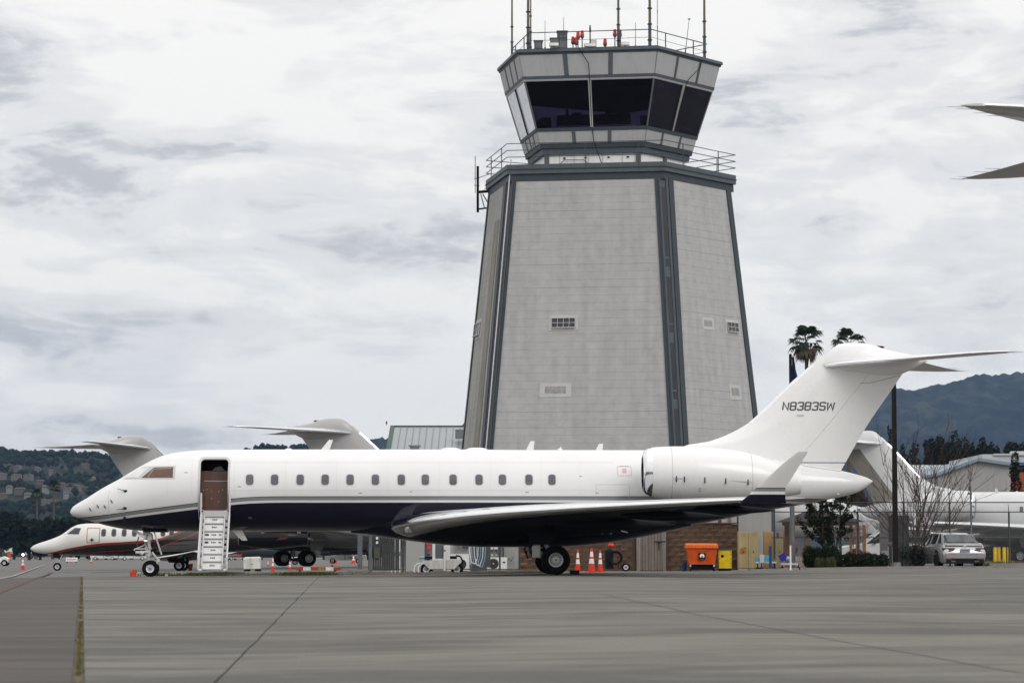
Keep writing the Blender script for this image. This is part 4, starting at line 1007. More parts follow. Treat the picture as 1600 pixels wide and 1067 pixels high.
def even2(a, b, mx=.06):
    """same subdivision for two matching loops"""
    A, B = [], []
    for i in range(len(a)):
        p, q, r_, s_ = a[i], a[(i + 1) % len(a)], b[i], b[(i + 1) % len(b)]; n = max(1, int(math.ceil(math.hypot(q[0] - p[0], q[1] - p[1]) / mx)))
        for j in range(n): t = j / n; A.append((p[0] + (q[0] - p[0]) * t, p[1] + (q[1] - p[1]) * t)); B.append((r_[0] + (s_[0] - r_[0]) * t, r_[1] + (s_[1] - r_[1]) * t))
    return A, B
def patch(mb, sec, poly, side=-1, off=.006, loops=(0.02, .4, .75, 1.0)):
    poly = even(poly)
    cx = sum(p[0] for p in poly) / len(poly); cz = sum(p[1] for p in poly) / len(poly)
    rings = [[surf(sec, cx + (p[0] - cx) * t, cz + (p[1] - cz) * t, side, off) for p in poly] for t in loops]
    rings.append([surf(sec, p[0], p[1], side, -.02) for p in poly]); return mb.loft(rings, True, True, False)
def ringpatch(mb, sec, outer, inner, side=-1, off=.012):
    outer, inner = even2(outer, inner)
    rings = [[surf(sec, *p, side, -.03) for p in inner], [surf(sec, *p, side, off) for p in inner], [surf(sec, *p, side, off) for p in outer], [surf(sec, *p, side, -.02) for p in outer]]
    return mb.loft(rings, True, False, False)
def foil(t, n=14, x0=0.0, x1=1.0, camber=0.0):
    """closed airfoil loop, upper TE -> LE -> lower TE, between chord fractions"""
    xs_ = [x0 + (x1 - x0) * (1 - math.cos(math.pi * i / n)) / 2 if x0 == 0 and x1 == 1 else x0 + (x1 - x0) * ((i / n) ** (1.8 if x0 == 0 else 1)) for i in range(n + 1)]
    yt = lambda x: 5 * t * (.2969 * math.sqrt(x) - .1260 * x - .3516 * x * x + .2843 * x**3 - .1015 * x**4) + .0008
    yc = lambda x: camber * 4 * x * (1 - x)
    up = [(x, yc(x) + yt(x)) for x in reversed(xs_)]; lo = [(x, yc(x) - yt(x)) for x in xs_]
    return up + (lo[1:] if x0 == 0 else lo)
def wing_rings(secs, side, x0=0., x1=1., grow=0.0, n=14):
    """secs: (y,xle,chord,z,t,inc_deg[,camber]) with y >= 0 outboard; side -1 near, +1 far"""
    rings = []
    for s_ in secs:
        y, xl, c, z, t, inc = s_[:6]; a = R(inc); ring_ = []
        for (px_, pz) in foil(t, n, x0, x1, s_[6] if len(s_) > 6 else 0.01):
            X_, Z_ = px_ * c, pz * c + (grow if pz > 0 else -grow); ring_.append(Vector((xl + X_ * math.cos(a) + Z_ * math.sin(a), side * y, z - X_ * math.sin(a) + Z_ * math.cos(a))))
        rings.append(ring_)
    return rings
def fin_rings(secs, x0=0., x1=1., y0=0.0, n=12):
    """vertical surfaces: secs (z,xle,chord,t[,y])"""
    rings = []
    for s_ in secs:
        z, xl, c, t = s_[:4]; yy = s_[4] if len(s_) > 4 else y0
        rings.append([Vector((xl + px_ * c, yy + pz * c, z)) for px_, pz in foil(t, n, x0, x1)])
    return rings
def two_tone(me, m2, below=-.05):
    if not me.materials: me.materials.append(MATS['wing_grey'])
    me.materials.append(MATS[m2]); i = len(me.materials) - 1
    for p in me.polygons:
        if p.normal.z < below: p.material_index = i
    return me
def mirror(me):
    m2 = me.copy(); m2.transform(Matrix.Scale(-1, 4, (0, 1, 0))); m2.flip_normals(); return m2

# ------------------------------------------------------------------ the white and navy jet
TOPP = [(109.5, 799.5), (112, 794), (118, 788.5), (135, 778.5), (152, 767.5), (170, 757), (187, 748), (204, 737.5), (222, 727), (240, 717.5), (257.6, 710.5), (275, 706.5), (310, 703.2), (345, 702.2), (420, 702), (700, 702), (1000, 702.5), (1060, 703), (1120, 706), (1200, 716), (1250, 724), (1313, 735), (1340, 741.5), (1356, 746.5), (1363.5, 751)]
BOTP = [(109.5, 800.5), (112, 804.5), (118, 807.5), (135, 811.5), (152, 817.0), (176, 823), (202, 827.3), (234, 829.5), (268, 830), (345, 830), (500, 830), (900, 830), (1000, 829), (1080, 820), (1125, 812), (1200, 797), (1240, 790.5), (1300, 779), (1340, 769), (1356, 759), (1363.5, 752.5)]
topf = curve_px(TOPP); botf = curve_px(BOTP)
xn, xt = jl(109.5, 800).x, jl(1363.5, 752).x
SEC = fus_fns(topf, botf, wmax=1.345)
line = [jl(u, v, -1.33 if 300 < u < 1200 else -.8) for u, v in ((109, 809), (150, 805.2), (230, 795.2), (308, 785), (359, 778.8), (420, 775.3), (500, 775), (1018, 775), (1200, 775.5), (1300, 779), (1364, 779))]
line = [(p.x, p.z) for p in line]
WH = (.72, .725, .735)
bands('livery', line, [(0, (.03, .03, .035)), (.022, (.22, .225, .235)), (.128, WH), (.135, (.71, .715, .725)), (.205, (.004, .005, .018))], WH, .16, .38, spec=.3)
wl = [jl(u, v, -14.3) for u, v in ((1150, 761.5), (1270, 761.5))]
bands('winglet_livery', [(p.x, p.z) for p in wl], [(0, (.03, .03, .035)), (.02, (.22, .225, .235)), (.105, WH), (.19, (.004, .005, .018))], (.62, .62, .62), .25, .3, spec=.3)
dx0, dx1 = jl(312.5, 750, -1.33).x, jl(356, 750, -1.33).x; dzt, dzb = jl(330, 716.5, -1.3).z, jl(330, 797, -1.33).z
zc, h, w = SEC((dx0 + dx1) / 2); A1 = math.acos((dzt - zc) / h); A2 = math.acos((dzb - zc) / h)
angs = [a for a in (2 * math.pi * i / 60 for i in range(60)) if abs(a - A1) > .03 and abs(a - A2) > .03]; angs = sorted(angs + [A1, A2])
xs_f = sorted([x for x in [xn + (xt - xn) * i / 150 for i in range(151)] if abs(x - dx0) > .06 and abs(x - dx1) > .06] + [dx0, dx1] + [xn + .02, xn + .06, xn + .11, xt - .02, xt - .06])
jet = thing('business_jet', 'large white business jet with navy belly, open door with airstair lowered, tail reads N8383SW', 'airplane', JO, YAW)
fus_closed = fus_mesh('fuselage', SEC, xs_f, angs, 'livery')
fus_open = fus_mesh('fuselage', SEC, xs_f, angs, 'livery', (dx0, dx1, A1, A2))
inst('fuselage', fus_open, jet)
# belly fairing
BF = [(548, 832, .2), (575, 835, .6), (610, 840.5, .95), (650, 846, 1.18), (700, 851.5, 1.33), (760, 854.5, 1.42), (830, 854.5, 1.42), (880, 853.5, 1.40), (940, 849, 1.33), (1000, 839.5, 1.15), (1050, 829, .8), (1080, 822, .3)]
q = [jl(u, v, -.3) for u, v, _ in BF]; bfz = pch([p.x for p in q], [p.z for p in q]); bfw = pch([p.x for p in q], [b[2] for b in BF])
rings = []
for i in range(61):
    x = q[0].x + (q[-1].x - q[0].x) * i / 60; zt_ = 1.78; zb = bfz(x); w_ = bfw(x) * .89; hh = zt_ - zb
    rings.append([Vector((x, -w_ * math.copysign(abs(math.sin(a)) ** (.8 if math.cos(a) < 0 else 1.0), math.sin(a)), zt_ + (hh * math.cos(a) if math.cos(a) < 0 else .85 * math.cos(a)))) for a in [2 * math.pi * k / 40 for k in range(40)]])
MB().loft(rings).build('belly_fairing', 'navy_paint', jet)
# cabin windows
win_u = [390, 429, 469, 508, 547, 586.5, 627, 664.5, 708, 748.5, 785, 826.5, 862.5]
for side in (-1, 1):
    for k, u in enumerate(win_u):
        c_ = jl(u, 749.3, -1.33); w_, h_ = .118, .168
        mb = MB(); ringpatch(mb, SEC, rrect(c_.x - w_ - .028, c_.x + w_ + .028, c_.z - h_ - .028, c_.z + h_ + .028, .11), rrect(c_.x - w_, c_.x + w_, c_.z - h_, c_.z + h_, .085), side, .004)
        wf = mb.build('cabin_window', 'light_grey_metal', jet)
        mb = MB(); patch(mb, SEC, rrect(c_.x - w_, c_.x + w_, c_.z - h_, c_.z + h_, .085), side, .001); mb.build('pane', 'cabin_window', wf)
# cockpit glazing
def px_poly(pts, yo): return [(jl(u, v, yo).x, jl(u, v, yo).z) for u, v in pts]
for side in (-1, 1):
    fr = dens(px_poly([(187.8, 748.2), (222.3, 728.2), (274.8, 727.6), (274.8, 748.6)], -.9), 6)
    mb = MB(); patch(mb, SEC, fr, side, .004); mb.build('glazing_frame', 'light_grey_metal', jet)
    fr = dens(px_poly([(220.5, 746.3), (240.3, 730), (270.6, 729.8), (270.8, 746.2)], -1.0), 6)
    mb = MB(); patch(mb, SEC, fr, side, .012); mb.build('side_window', 'glass_brown', jet)
    fr = dens(px_poly([(194, 746.3), (214, 733.6), (224, 730.2), (234, 730), (216.2, 746.3)], -.7), 6)
    mb = MB(); patch(mb, SEC, fr, side, .012); mb.build('windshield', 'glass_light', jet)
    mb = MB(); a = jl(222, 745.8, -1.02); pts = [surf(SEC, *(lambda p: (p.x, p.z))(jl(u, v, -1.0)), side, .02) for u, v in ((231, 745.5), (239, 734), (244, 732.8), (268, 732.3))]; mb.tube(pts, .012, 4); mb.build('sunshade_edge', 'cabin_white', jet)
# panel seams, probes and small marks on the near side
def seam(pts, wdt=.012, mname='gasket', side=-1, off=.003):
    mb = MB(); P = [jl(u, v, -1.2) for u, v in pts]; S = []
    for a, b in zip(P[:-1], P[1:]):
        k = max(1, int((b - a).length / .12))
        for j in range(k): S.append(a.lerp(b, j / k))
    S.append(P[-1]); up = []; dn = []
    for i, p in enumerate(S):
        d = (S[min(i + 1, len(S) - 1)] - S[max(i - 1, 0)]); n_ = Vector((-d.z, 0, d.x)).normalized() * wdt / 2
        up.append(surf(SEC, p.x + n_.x, p.z + n_.z, side, off)); dn.append(surf(SEC, p.x - n_.x, p.z - n_.z, side, off))
    n = len(S); mb.add(up + dn, [(i, i + 1, n + i + 1, n + i) for i in range(n - 1)]); return mb.build('panel_seam', mname, jet, fix=False)
mat('seam_soft', (.42, .42, .42), .5); mat('seam_mid2', (.30, .30, .31), .5)
for s_ in (((143.5, 812), (143, 785), (144, 774)), ((168, 806), (166.5, 780), (168.5, 759)), ((931, 785), (931, 757), (983, 757), (983, 785))): seam(s_, .012, 'seam_soft')
seam(((968, 728), (983, 728)), .012, 'letter_red')
for k in range(6):
    for v in (728.5, 743): seam(((965 + k * 4, v), (966.4 + k * 4, v)), .03, 'letter_red')
for k in range(3):
    for u in (964.5, 986.5): seam(((u, 731 + k * 4), (u, 732.2 + k * 4)), .03, 'letter_red')
for v in (733, 735.5, 738): seam(((972, v), (979, v)), .02, 'letter_red')
seam(((709 - 350 + 28, 808.5), (709 - 350 + 34, 808.5)), .06, 'steel_grey')
for k, (u, v) in enumerate(((190, 767), (189, 793.5))):
    mb = MB(); c_ = surf(SEC, *[(p.x, p.z) for p in [jl(u + 6, v, -1)]][0], -1, 0); mb.ell(c_, .07, .03, .05, 8, 6); e_ = surf(SEC, *[(p.x, p.z) for p in [jl(u + 3, v, -1)]][0], -1, .07); f_ = surf(SEC, *[(p.x, p.z) for p in [jl(u - 8, v - (1 if k == 0 else -1), -1)]][0], -1, .12); mb.cyl(c_, e_, .022, .018, 6); mb.cyl(e_, f_, .014, .008, 6); mb.build('pitot_probe', 'dark_metal', jet)
for u, v in ((173, 783), (162, 791), (150.5, 790.5), (138, 795)):
    mb = MB(); p = jl(u, v, -1); c_ = surf(SEC, p.x, p.z, -1, .02); mb.bar(c_ + Vector((-.03, 0, .05)), c_ + Vector((.03, 0, -.05)), .025); mb.build('sensor_vane', 'dark_metal', jet)
mb = MB(); p = jl(194, 806, -.9); c_ = surf(SEC, p.x, p.z - .05, -1, .03); mb.box(c_.x, c_.y, c_.z - .05, .08, .06, .2); mb.build('drain_mast', 'black', jet)

mat('seam_faint', (.55, .555, .565), .4)
for u in (262, 300, 366, 446, 526, 606, 686, 766, 846, 905): seam(((u, 772), (u, 740), (u, 712)), .007, 'seam_faint')
seam(((362, 766), (600, 766)), .006, 'seam_faint'); seam(((600, 766), (990, 766)), .006, 'seam_faint'); seam(((362, 722), (600, 722)), .006, 'seam_faint'); seam(((600, 722), (960, 722)), .006, 'seam_faint')
for u, v, l_ in ((372, 760, 5), (560, 770, 6), (640, 768, 4), (820, 769, 6), (905, 744, 4), (930, 770, 5), (288, 738, 5)): seam(((u, v), (u + l_, v)), .03, 'seam_mid2')
# doorway, vestibule and stair
mb = MB(); o_ = rrect(dx0 - .065, dx1 + .065, jl(330, 816, -1.33).z, dzt + .07, .17, 7); i_ = rrect(dx0 + .004, dx1 - .004, dzb - .01, dzt - .005, .13, 7)
ringpatch(mb, SEC, o_, i_, -1, .014); mb.build('door_surround', 'light_grey_metal', jet)
fy = SEC((dx0 + dx1) / 2); yb = .35
mb = MB(); X0, X1, Y0, Y1, Z0, Z1 = dx0 - .02, dx1 + .02, -1.26, yb, dzb - .02, dzt + .06
def plate(m_, a, b, nm='cabin_wall'): mb_ = MB(); mb_.bx(a[0], b[0], a[1], b[1], a[2], b[2]); return mb_.build(nm, m_, jet, smooth=0)
zmid = jl(330, 751.5, -.9).z; zsh = jl(330, 735, -.9).z
for xa_, xb_ in ((X0 - .03, X0), (X1, X1 + .03)):
    zs_ = [Z0 + (Z1 - Z0) * k / 10 for k in range(11)]; pl_ = [(surf(SEC, xa_, z, -1, -.03).y, z) for z in zs_] + [(Y1, Z1), (Y1, Z0)]
    mb = MB(); mb.prism(pl_, (xb_ - xa_, 0, 0), base=lambda p: Vector((xa_, p[0], p[1]))); mb.build('cabin_wall', 'wood_panel', jet, smooth=0)
plate('dark_cabin', (X0, -.72, Z1), (X1, Y1, Z1 + .03), 'cabin_ceiling'); plate('dark_cabin', (X0, -1.2, Z0 - .03), (X1, Y1, Z0 + .012), 'cabin_floor')
plate('wood_panel', (X0, -.72, Z0 + .013), (X1, -.69, zmid), 'bulkhead_panel'); plate('dark_cabin', (X0, Y1, Z0), (X1, Y1 + .03, Z1))
plate('cabin_white', (X0 + .1, -.73, zmid), (X1 - .05, -.55, zmid + .02), 'shelf'); plate('wood_panel', (X0, -.45, zmid + .021), (X1, -.42, zsh), 'bulkhead_panel')
for a, b in ((.22, .72), (.38, .66), (.62, .66), (.76, .72), (.38, .42), (.62, .32), (.10, .70)):
    mb = MB(); x = X0 + (X1 - X0) * a; z = Z0 + (zmid - Z0) * b; mb.cyl((x, -.73, z), (x, -.765, z), .016, .016, 8); mb.build('knob', 'cabin_white', jet)
mb = MB(); mb.loft([[(X0 + .35, -.40, zsh + .02), (X0 + .75, -.40, zsh + .02), (X0 + .62, -.40, zsh + .16), (X0 + .45, -.40, zsh + .13)], [(X0 + .35, -.2, zsh + .02), (X0 + .75, -.2, zsh + .02), (X0 + .62, -.2, zsh + .16), (X0 + .45, -.2, zsh + .13)]]); mb.build('folded_blanket', 'steel_grey', jet)
# stair: slopes out and down from the sill
sx0, sx1 = jl(318.5, 850, -1.9).x, jl(348.5, 850, -1.9).x; lx0, lx1 = jl(312.5, 850, -1.9).x, jl(356.5, 850, -1.9).x
T0 = Vector((0, -1.28, jl(330, 806, -1.3).z)); T1 = Vector((0, -2.55, jl(330, 889.5, -2.55).z))
stair = bpy.data.objects.new('airstair', None); link(stair, jet)
ns = 7
mb = MB()
for x0, x1 in ((lx0, lx0 + .04), (sx0 - .035, sx0), (sx1, sx1 + .035), (lx1 - .04, lx1)):
    d = Vector((0, 0, .0)); mb.add([(x0, T0.y, T0.z + .12), (x1, T0.y, T0.z + .12), (x1, T0.y - .02, T0.z - .1), (x0, T0.y - .02, T0.z - .1), (x0, T1.y, T1.z + .14), (x1, T1.y, T1.z + .14), (x1, T1.y, T1.z), (x0, T1.y, T1.z)], [(0, 1, 2, 3), (4, 7, 6, 5), (0, 4, 5, 1), (1, 5, 6, 2), (2, 6, 7, 3), (3, 7, 4, 0)])
mb.build('stringer', 'light_grey_metal', stair, smooth=0)
mb = MB(); mb.add([(sx0, T0.y + .12, T0.z + .05), (sx1, T0.y + .12, T0.z + .05), (sx1, T1.y + .14, T1.z), (sx0, T1.y + .14, T1.z)], [(0, 1, 2, 3)]); mb.build('door_skin', 'navy_paint', stair, smooth=0)
for k in range(ns):
    f0, f1 = k / ns, (k + 1) / ns; a = T0.lerp(T1, f0); b = T0.lerp(T1, f1)
    mb = MB(); mb.add([(sx0, a.y - .02, a.z - .028), (sx1, a.y - .02, a.z - .028), (sx1, b.y + .04, b.z + .02), (sx0, b.y + .04, b.z + .02), (sx0, a.y + .02, a.z - .028), (sx1, a.y + .02, a.z - .028), (sx1, b.y + .07, b.z + .02), (sx0, b.y + .07, b.z + .02)], [(0, 1, 2, 3), (4, 7, 6, 5), (0, 4, 5, 1), (1, 5, 6, 2), (2, 6, 7, 3), (3, 7, 4, 0)])
    st = mb.build('step', 'gear_white', stair, smooth=0)
    mb = MB(); mb.bx(sx0 + .0, sx1 - .0, b.y - .05, b.y + .16, b.z - .012, b.z + .012); mb.build('tread', 'light_grey_metal', st, smooth=0)
    mb = MB(); zz = (a.z + b.z) / 2 + .01; yy = (a.y + b.y) / 2 - .004; xm = (sx0 + sx1) / 2
    for q_ in (-.055, 0, .055): mb.box(xm + q_, yy - .005, zz, .035, .012, .035)
    if k in (2, 3): mb.box(xm - .22, yy - .005, zz, .12, .012, .05); mb.box(xm + .2, yy - .005, zz, .08, .012, .03)
    mb.build('step_marking', 'dark_metal' if k not in (9,) else 'letter_red', st, smooth=0)
for x0, x1 in ((lx0 + .045, sx0 - .04), (sx1 + .04, lx1 - .045)):
    for k in range(9):
        a = T0.lerp(T1, (k + .4) / 9.2); mb = MB(); mb.bx(x0, x1, a.y - .03, a.y + .05, a.z - .06 - .02 * (k % 2), a.z + .05)
        if k % 2: mb.cyl(((x0 + x1) / 2, a.y - .06, a.z), ((x0 + x1) / 2, a.y - .02, a.z), .04, .04, 8)
        mb.build('hinge_fitting', 'light_grey_metal' if k % 2 == 0 else 'bare_metal', stair, smooth=0)
for x in (lx0 - .01, lx1 + .01):
    mb = MB(); p = [Vector((x, -1.42, jl(330, 770, -1.42).z)), Vector((x, -1.47, T0.z + .05)), Vector((x, -2.62, T1.z + .35)), Vector((x, -2.62, T1.z))]
    mb.tube(p, .024, 6); mb.cyl(p[0], p[0] + Vector((0, .01, -.45)), .032, .032, 6); mb.build('handrail', 'gear_white', stair)
for x in (lx0 + .05, lx1 - .05):
    mb = MB(); mb.cyl((x - .05, T1.y, T1.z - .02), (x + .05, T1.y, T1.z - .02), .05, .05, 10); mb.build('foot_roller', 'gear_white', stair)
mb = MB(); mb.bx(lx0 + .05, lx1 - .05, -1.36, -1.22, T0.z - .02, dzb - .01); mb.build('sill_plate', 'light_grey_metal', jet, smooth=0)

# wings
WS = [(.9, -3.95, 7.7, 1.66, .125, 1.5), (1.45, -3.72, 7.2, 1.70, .128, 1.5), (1.9, -3.30, 6.75, 1.76, .125, 1.5), (2.6, -2.72, 6.15, 1.84, .115, 1.3), (3.8, -1.72, 5.35, 1.94, .11, 1.0), (5.2, -.52, 4.5, 2.03, .108, .5), (7.7, 1.52, 3.5, 2.13, .105, 0), (10.4, 3.72, 2.55, 2.21, .10, -.5), (12.6, 5.42, 1.85, 2.26, .10, -1), (13.8, 6.30, 1.42, 2.28, .095, -1), (14.15, 6.56, 1.2, 2.30, .09, -1)]
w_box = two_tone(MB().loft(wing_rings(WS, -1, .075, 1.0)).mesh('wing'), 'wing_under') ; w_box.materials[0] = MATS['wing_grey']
w_le = MB().loft(wing_rings(WS, -1, 0, .08, .004)).mesh('leading_edge'); w_le.materials.append(MATS['chrome'])
wg = [jl(1157, 784.5, -14.2), jl(1228, 784.5, -14.2)]
WG = []
for v, ul, ut, yo in ((786, 1155, 1229, 14.12), (782, 1159, 1227.5, 14.16), (774, 1169, 1227, 14.2), (762, 1181, 1227, 14.26), (745, 1200, 1238, 14.34), (725, 1222, 1250.5, 14.42), (708, 1243, 1261.5, 14.5), (705.5, 1247, 1262, 14.51)):
    a, b = jl(ul, v, -yo), jl(ut, v, -yo); WG.append((a.z, a.x, b.x - a.x, .08, -yo))
w_let = MB().loft(fin_rings(WG)).mesh('winglet'); w_let.materials.append(MATS['winglet_livery'])
def canoe(y, x0, x1, z, r):
    rg = []
    for i in range(13):
        t = i / 12; rr_ = r * math.sin(math.pi * min(1, max(.02, t)) ** .8) ** .6 if 0 < t < 1 else .01; rg.append([Vector((x0 + (x1 - x0) * t, -y + rr_ * .7 * math.cos(a), z - .05 * t + rr_ * math.sin(a))) for a in [2 * math.pi * k / 12 for k in range(12)]])
    return MB().loft(rg)
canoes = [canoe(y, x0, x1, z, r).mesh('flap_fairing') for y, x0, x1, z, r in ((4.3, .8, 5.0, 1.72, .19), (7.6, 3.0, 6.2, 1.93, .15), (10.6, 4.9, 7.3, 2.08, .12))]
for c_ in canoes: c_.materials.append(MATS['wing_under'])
ll = []
for k in range(2):
    mb = MB(); P0 = jl(632 + k * 6, 826.5, -1.62); P1 = jl(637 + k * 6, 831.5, -1.58); mb.loft([[Vector((P0.x, P0.y - .10, P0.z)), Vector((P1.x, P0.y - .10, P0.z)), Vector((P1.x + .03, P0.y - .0, P1.z)), Vector((P0.x + .03, P0.y, P1.z))], [Vector((P0.x, P0.y + .05, P0.z)), Vector((P1.x, P0.y + .05, P0.z)), Vector((P1.x + .03, P0.y + .05, P1.z)), Vector((P0.x + .03, P0.y + .05, P1.z))]])
    me = mb.mesh('landing_light', 0); me.materials.append(MATS['glass_light']); ll.append(me)
for side in (-1, 1):
    f = (lambda m_: m_) if side < 0 else mirror
    wg_ = inst('wing', f(w_box), jet); inst('leading_edge', f(w_le), wg_); inst('winglet', f(w_let), jet)
    for c_ in canoes: inst('flap_fairing', f(c_), wg_)
    if side < 0:
        for m_ in ll: inst('landing_light', m_, wg_)
# engines
NS = [(1003.5, 711, 765), (1006.5, 704.5, 769.5), (1011, 701, 772.5), (1017, 699, 775.2), (1030, 697.8, 778.4), (1050, 697, 781.5), (1075, 697, 783.4), (1105, 698.5, 784.3), (1135, 701.5, 784.4), (1165, 706.5, 783.5), (1190, 713, 781.5), (1212, 721, 778.5), (1232, 730, 775.2), (1250, 737.5, 771.5)]
YE = 2.30
P = [(jl(u, a, -YE), jl(u, b, -YE)) for u, a, b in NS]; nt_ = pch([p[0].x for p in P], [p[0].z for p in P]); nb_ = pch([p[1].x for p in P], [p[1].z for p in P])
def nac_ring(x, k=1.0, n=36):
    a, b = nt_(x), nb_(x); r_ = (a - b) / 2 * k; c_ = (a + b) / 2; return [Vector((x, -YE + min(r_, 2) * math.sin(t), c_ + r_ * math.cos(t))) for t in [2 * math.pi * i / n for i in range(n)]]
xa, xl_, xe = P[0][0].x, P[3][0].x, P[-1][0].x
nac = MB().loft([nac_ring(xl_ + (xe - xl_) * i / 40) for i in range(41)] + [nac_ring(xe, .9), nac_ring(xe - .3, .8)], True, False, False).mesh('nacelle'); nac.materials.append(MATS['white_paint'])
lip = MB().loft([nac_ring(xl_ + .004, 1.002)] + [nac_ring(xa + (xl_ - xa) * (1 - i / 6) ** 1.6, 1.002) for i in range(1, 7)] + [nac_ring(xa + .01, .93), nac_ring(xa + .06, .87), nac_ring(xa + .22, .82), nac_ring(xa + .5, .78)], True, False, False).mesh('intake_lip'); lip.materials.append(MATS['chrome'])
inn = MB().loft([nac_ring(xa + .48, .80), nac_ring(xa + .9, .74)], True, False, True).mesh('fan'); inn.materials.append(MATS['dark_metal'])
core_ = MB().loft([nac_ring(xe - .28, .79), nac_ring(xe - .2, .6), nac_ring(xe - .08, .2)], True, False, True).mesh('exhaust'); core_.materials.append(MATS['dark_metal'])
mb = MB()
for u in (1053, 1065.5, 1097, 1129.5, 1164.5):
    for v, w_ in ((749 + (u - 1053) * .045, 1.0),):
        p = jl(u, v, -YE); r_ = (nt_(p.x) - nb_(p.x)) / 2; c_ = (nt_(p.x) + nb_(p.x)) / 2; y_ = -YE - math.sqrt(max(.01, r_ * r_ - (p.z - c_) ** 2)) - .006; mb.box(p.x, y_, p.z, .035, .03, .18)
for v in (764, 767.5): p = jl(1090, v, -YE); mb.box(p.x, -YE - .80, p.z, .05, .03, .02)
lat = mb.mesh('latch', 0); lat.materials.append(MATS['dark_metal'])
mb = MB(); rg = []
for (u0, v0) in ((1048, 741), (1171.5, 747)): pass
sm = MB()
for ux in (1047, 1171.5):
    x = jl(ux, 740, -YE).x; a = nac_ring(x, 1.003); b = nac_ring(x + .014, 1.003); sm.loft([a, b], True, False, False)
P1_, P2_ = jl(1048, 747.5, -YE), jl(1171, 753.5, -YE); sm.bar(P1_ + Vector((0, -.875, 0)), P2_ + Vector((0, -.80, 0)), .012)
smm = sm.mesh('nacelle_seam'); smm.materials.append(MATS['seam_soft'])
pyl = MB().loft([[Vector((x, -y_, z_)) for x, z_ in ((4.6, 3.45), (5.6, 3.62), (8.2, 3.55), (8.6, 3.42), (8.0, 3.32), (5.2, 3.3))] for y_ in (.6, 1.9)]).mesh('pylon'); pyl.materials.append(MATS['white_paint'])
for side in (-1, 1):
    f = (lambda m_: m_) if side < 0 else mirror
    e_ = inst('engine', f(nac), jet)
    for nm, m_ in (('intake_lip', lip), ('fan', inn), ('exhaust', core_), ('latch', lat), ('nacelle_seam', smm), ('pylon', pyl)): inst(nm, f(m_), e_)
# fin and rudder
LEP = [(1040, 712), (1060, 700), (1072, 695), (1097, 692), (1120, 685.5), (1147, 674), (1170.5, 660), (1187.5, 645), (1203, 630), (1231.5, 602), (1262.5, 574.5), (1290, 551)]
HP = [(1196, 760), (1230, 733), (1262, 700), (1347, 597.5), (1362, 579), (1378, 560)]
TEP = [(1300, 760), (1314, 736), (1352, 670), (1408.7, 587), (1416, 576), (1425, 562)]
def zx(pts): q = [jl(u, v, -.1) for u, v in pts]; q = sorted((p.z, p.x) for p in q); return pch([a for a, b in q], [b for a, b in q])
le_, hi_, te_ = zx(LEP), zx(HP), zx(TEP)
zf0, zf1 = jl(1200, 742, 0).z, jl(1290, 553, 0).z
def fin_half(z): return .19 - .06 * (z - zf0) / (zf1 - zf0)
def fin_prof(z, a, b, full_l, full_t, n=10):
    """half thickness profile between fractions of the local chord"""
    L_, T_ = le_(z), te_(z); out_ = []
    for i in range(n + 1):
        x = a + (b - a) * i / n; d_le = x - L_; d_te = T_ - x; hmx = fin_half(z)
        th = hmx * min(1, (max(d_le, 0) / .9)) ** .55 * min(1, (max(d_te, 0) / 1.9)) ** .8; out_.append((x, max(th, .008)))
    return out_
def fin_part(nm, fa, fb, m_, g=0, z0=None, z1=None, n=10, nz_=40):
    rings = []; z0 = zf0 if z0 is None else z0; z1 = zf1 if z1 is None else z1
    for j in range(nz_ + 1):
        z = z0 + (z1 - z0) * j / nz_; pr = fin_prof(z, fa(z), fb(z), True, True, n)
        rings.append([Vector((x, -t - g, z)) for x, t in pr] + [Vector((x, t + g, z)) for x, t in reversed(pr)])
    me = MB().loft(rings).mesh(nm); me.materials.append(MATS[m_]); return inst(nm, me, jet)
fin_part('fin', lambda z: le_(z), lambda z: hi_(z) - .004, 'white_paint', 0, n=16)
fin_part('rudder', lambda z: hi_(z) + .004, lambda z: te_(z), 'white_paint', 0, jl(1258, 722, 0).z)
fin_part('fin_base', lambda z: hi_(z) - .02, lambda z: te_(z), 'white_paint', -.004, zf0, jl(1258, 723.5, 0).z)
fin_part('fin_leading_edge', lambda z: le_(z) - .006, lambda z: le_(z) + .13, 'chrome', .004, jl(1170, 661, 0).z, jl(1266, 571, 0).z, 5)
# root panel line
mat('seam_mid', (.24, .24, .24), .5)
def fseam(pts, wdt=.012, m_='seam_mid'):
    mb = MB(); P = [jl(u, v, -.2) for u, v in pts]; S = []
    for a, b in zip(P[:-1], P[1:]):
        for j in range(5): S.append(a.lerp(b, j / 5))
    S.append(P[-1])
    def fy_(x, z):
        pr = fin_prof(z, x, x + .01, 1, 1, 1)[0][1] if z > zf0 else .01; q = max(0, min(1, 0 if z > topf(x) else 1 - ((z - SEC(x)[0]) / SEC(x)[1]) ** 2)); return -max(pr, SEC(x)[2] * math.sqrt(q)) - .006
    up = []; dn = []
    for i, p in enumerate(S):
        d = S[min(i + 1, len(S) - 1)] - S[max(i - 1, 0)]; n_ = Vector((-d.z, 0, d.x)).normalized() * wdt / 2
        for l_, sg in ((up, 1), (dn, -1)): x, z = p.x + n_.x * sg, p.z + n_.z * sg; l_.append(Vector((x, fy_(x, z), z)))
    n = len(S); mb.add(up + dn, [(i, i + 1, n + i + 1, n + i) for i in range(n - 1)]); mb.build('panel_seam', m_, jet, fix=False)
fseam([(1180, 711), (1184, 727), (1210, 731), (1216, 728), (1222, 729)]); fseam([(1250, 723), (1256, 728), (1285, 732), (1313, 736)])
fseam([(1345, 598), (1352, 598.5), (1365, 597), (1407, 586)], .016)
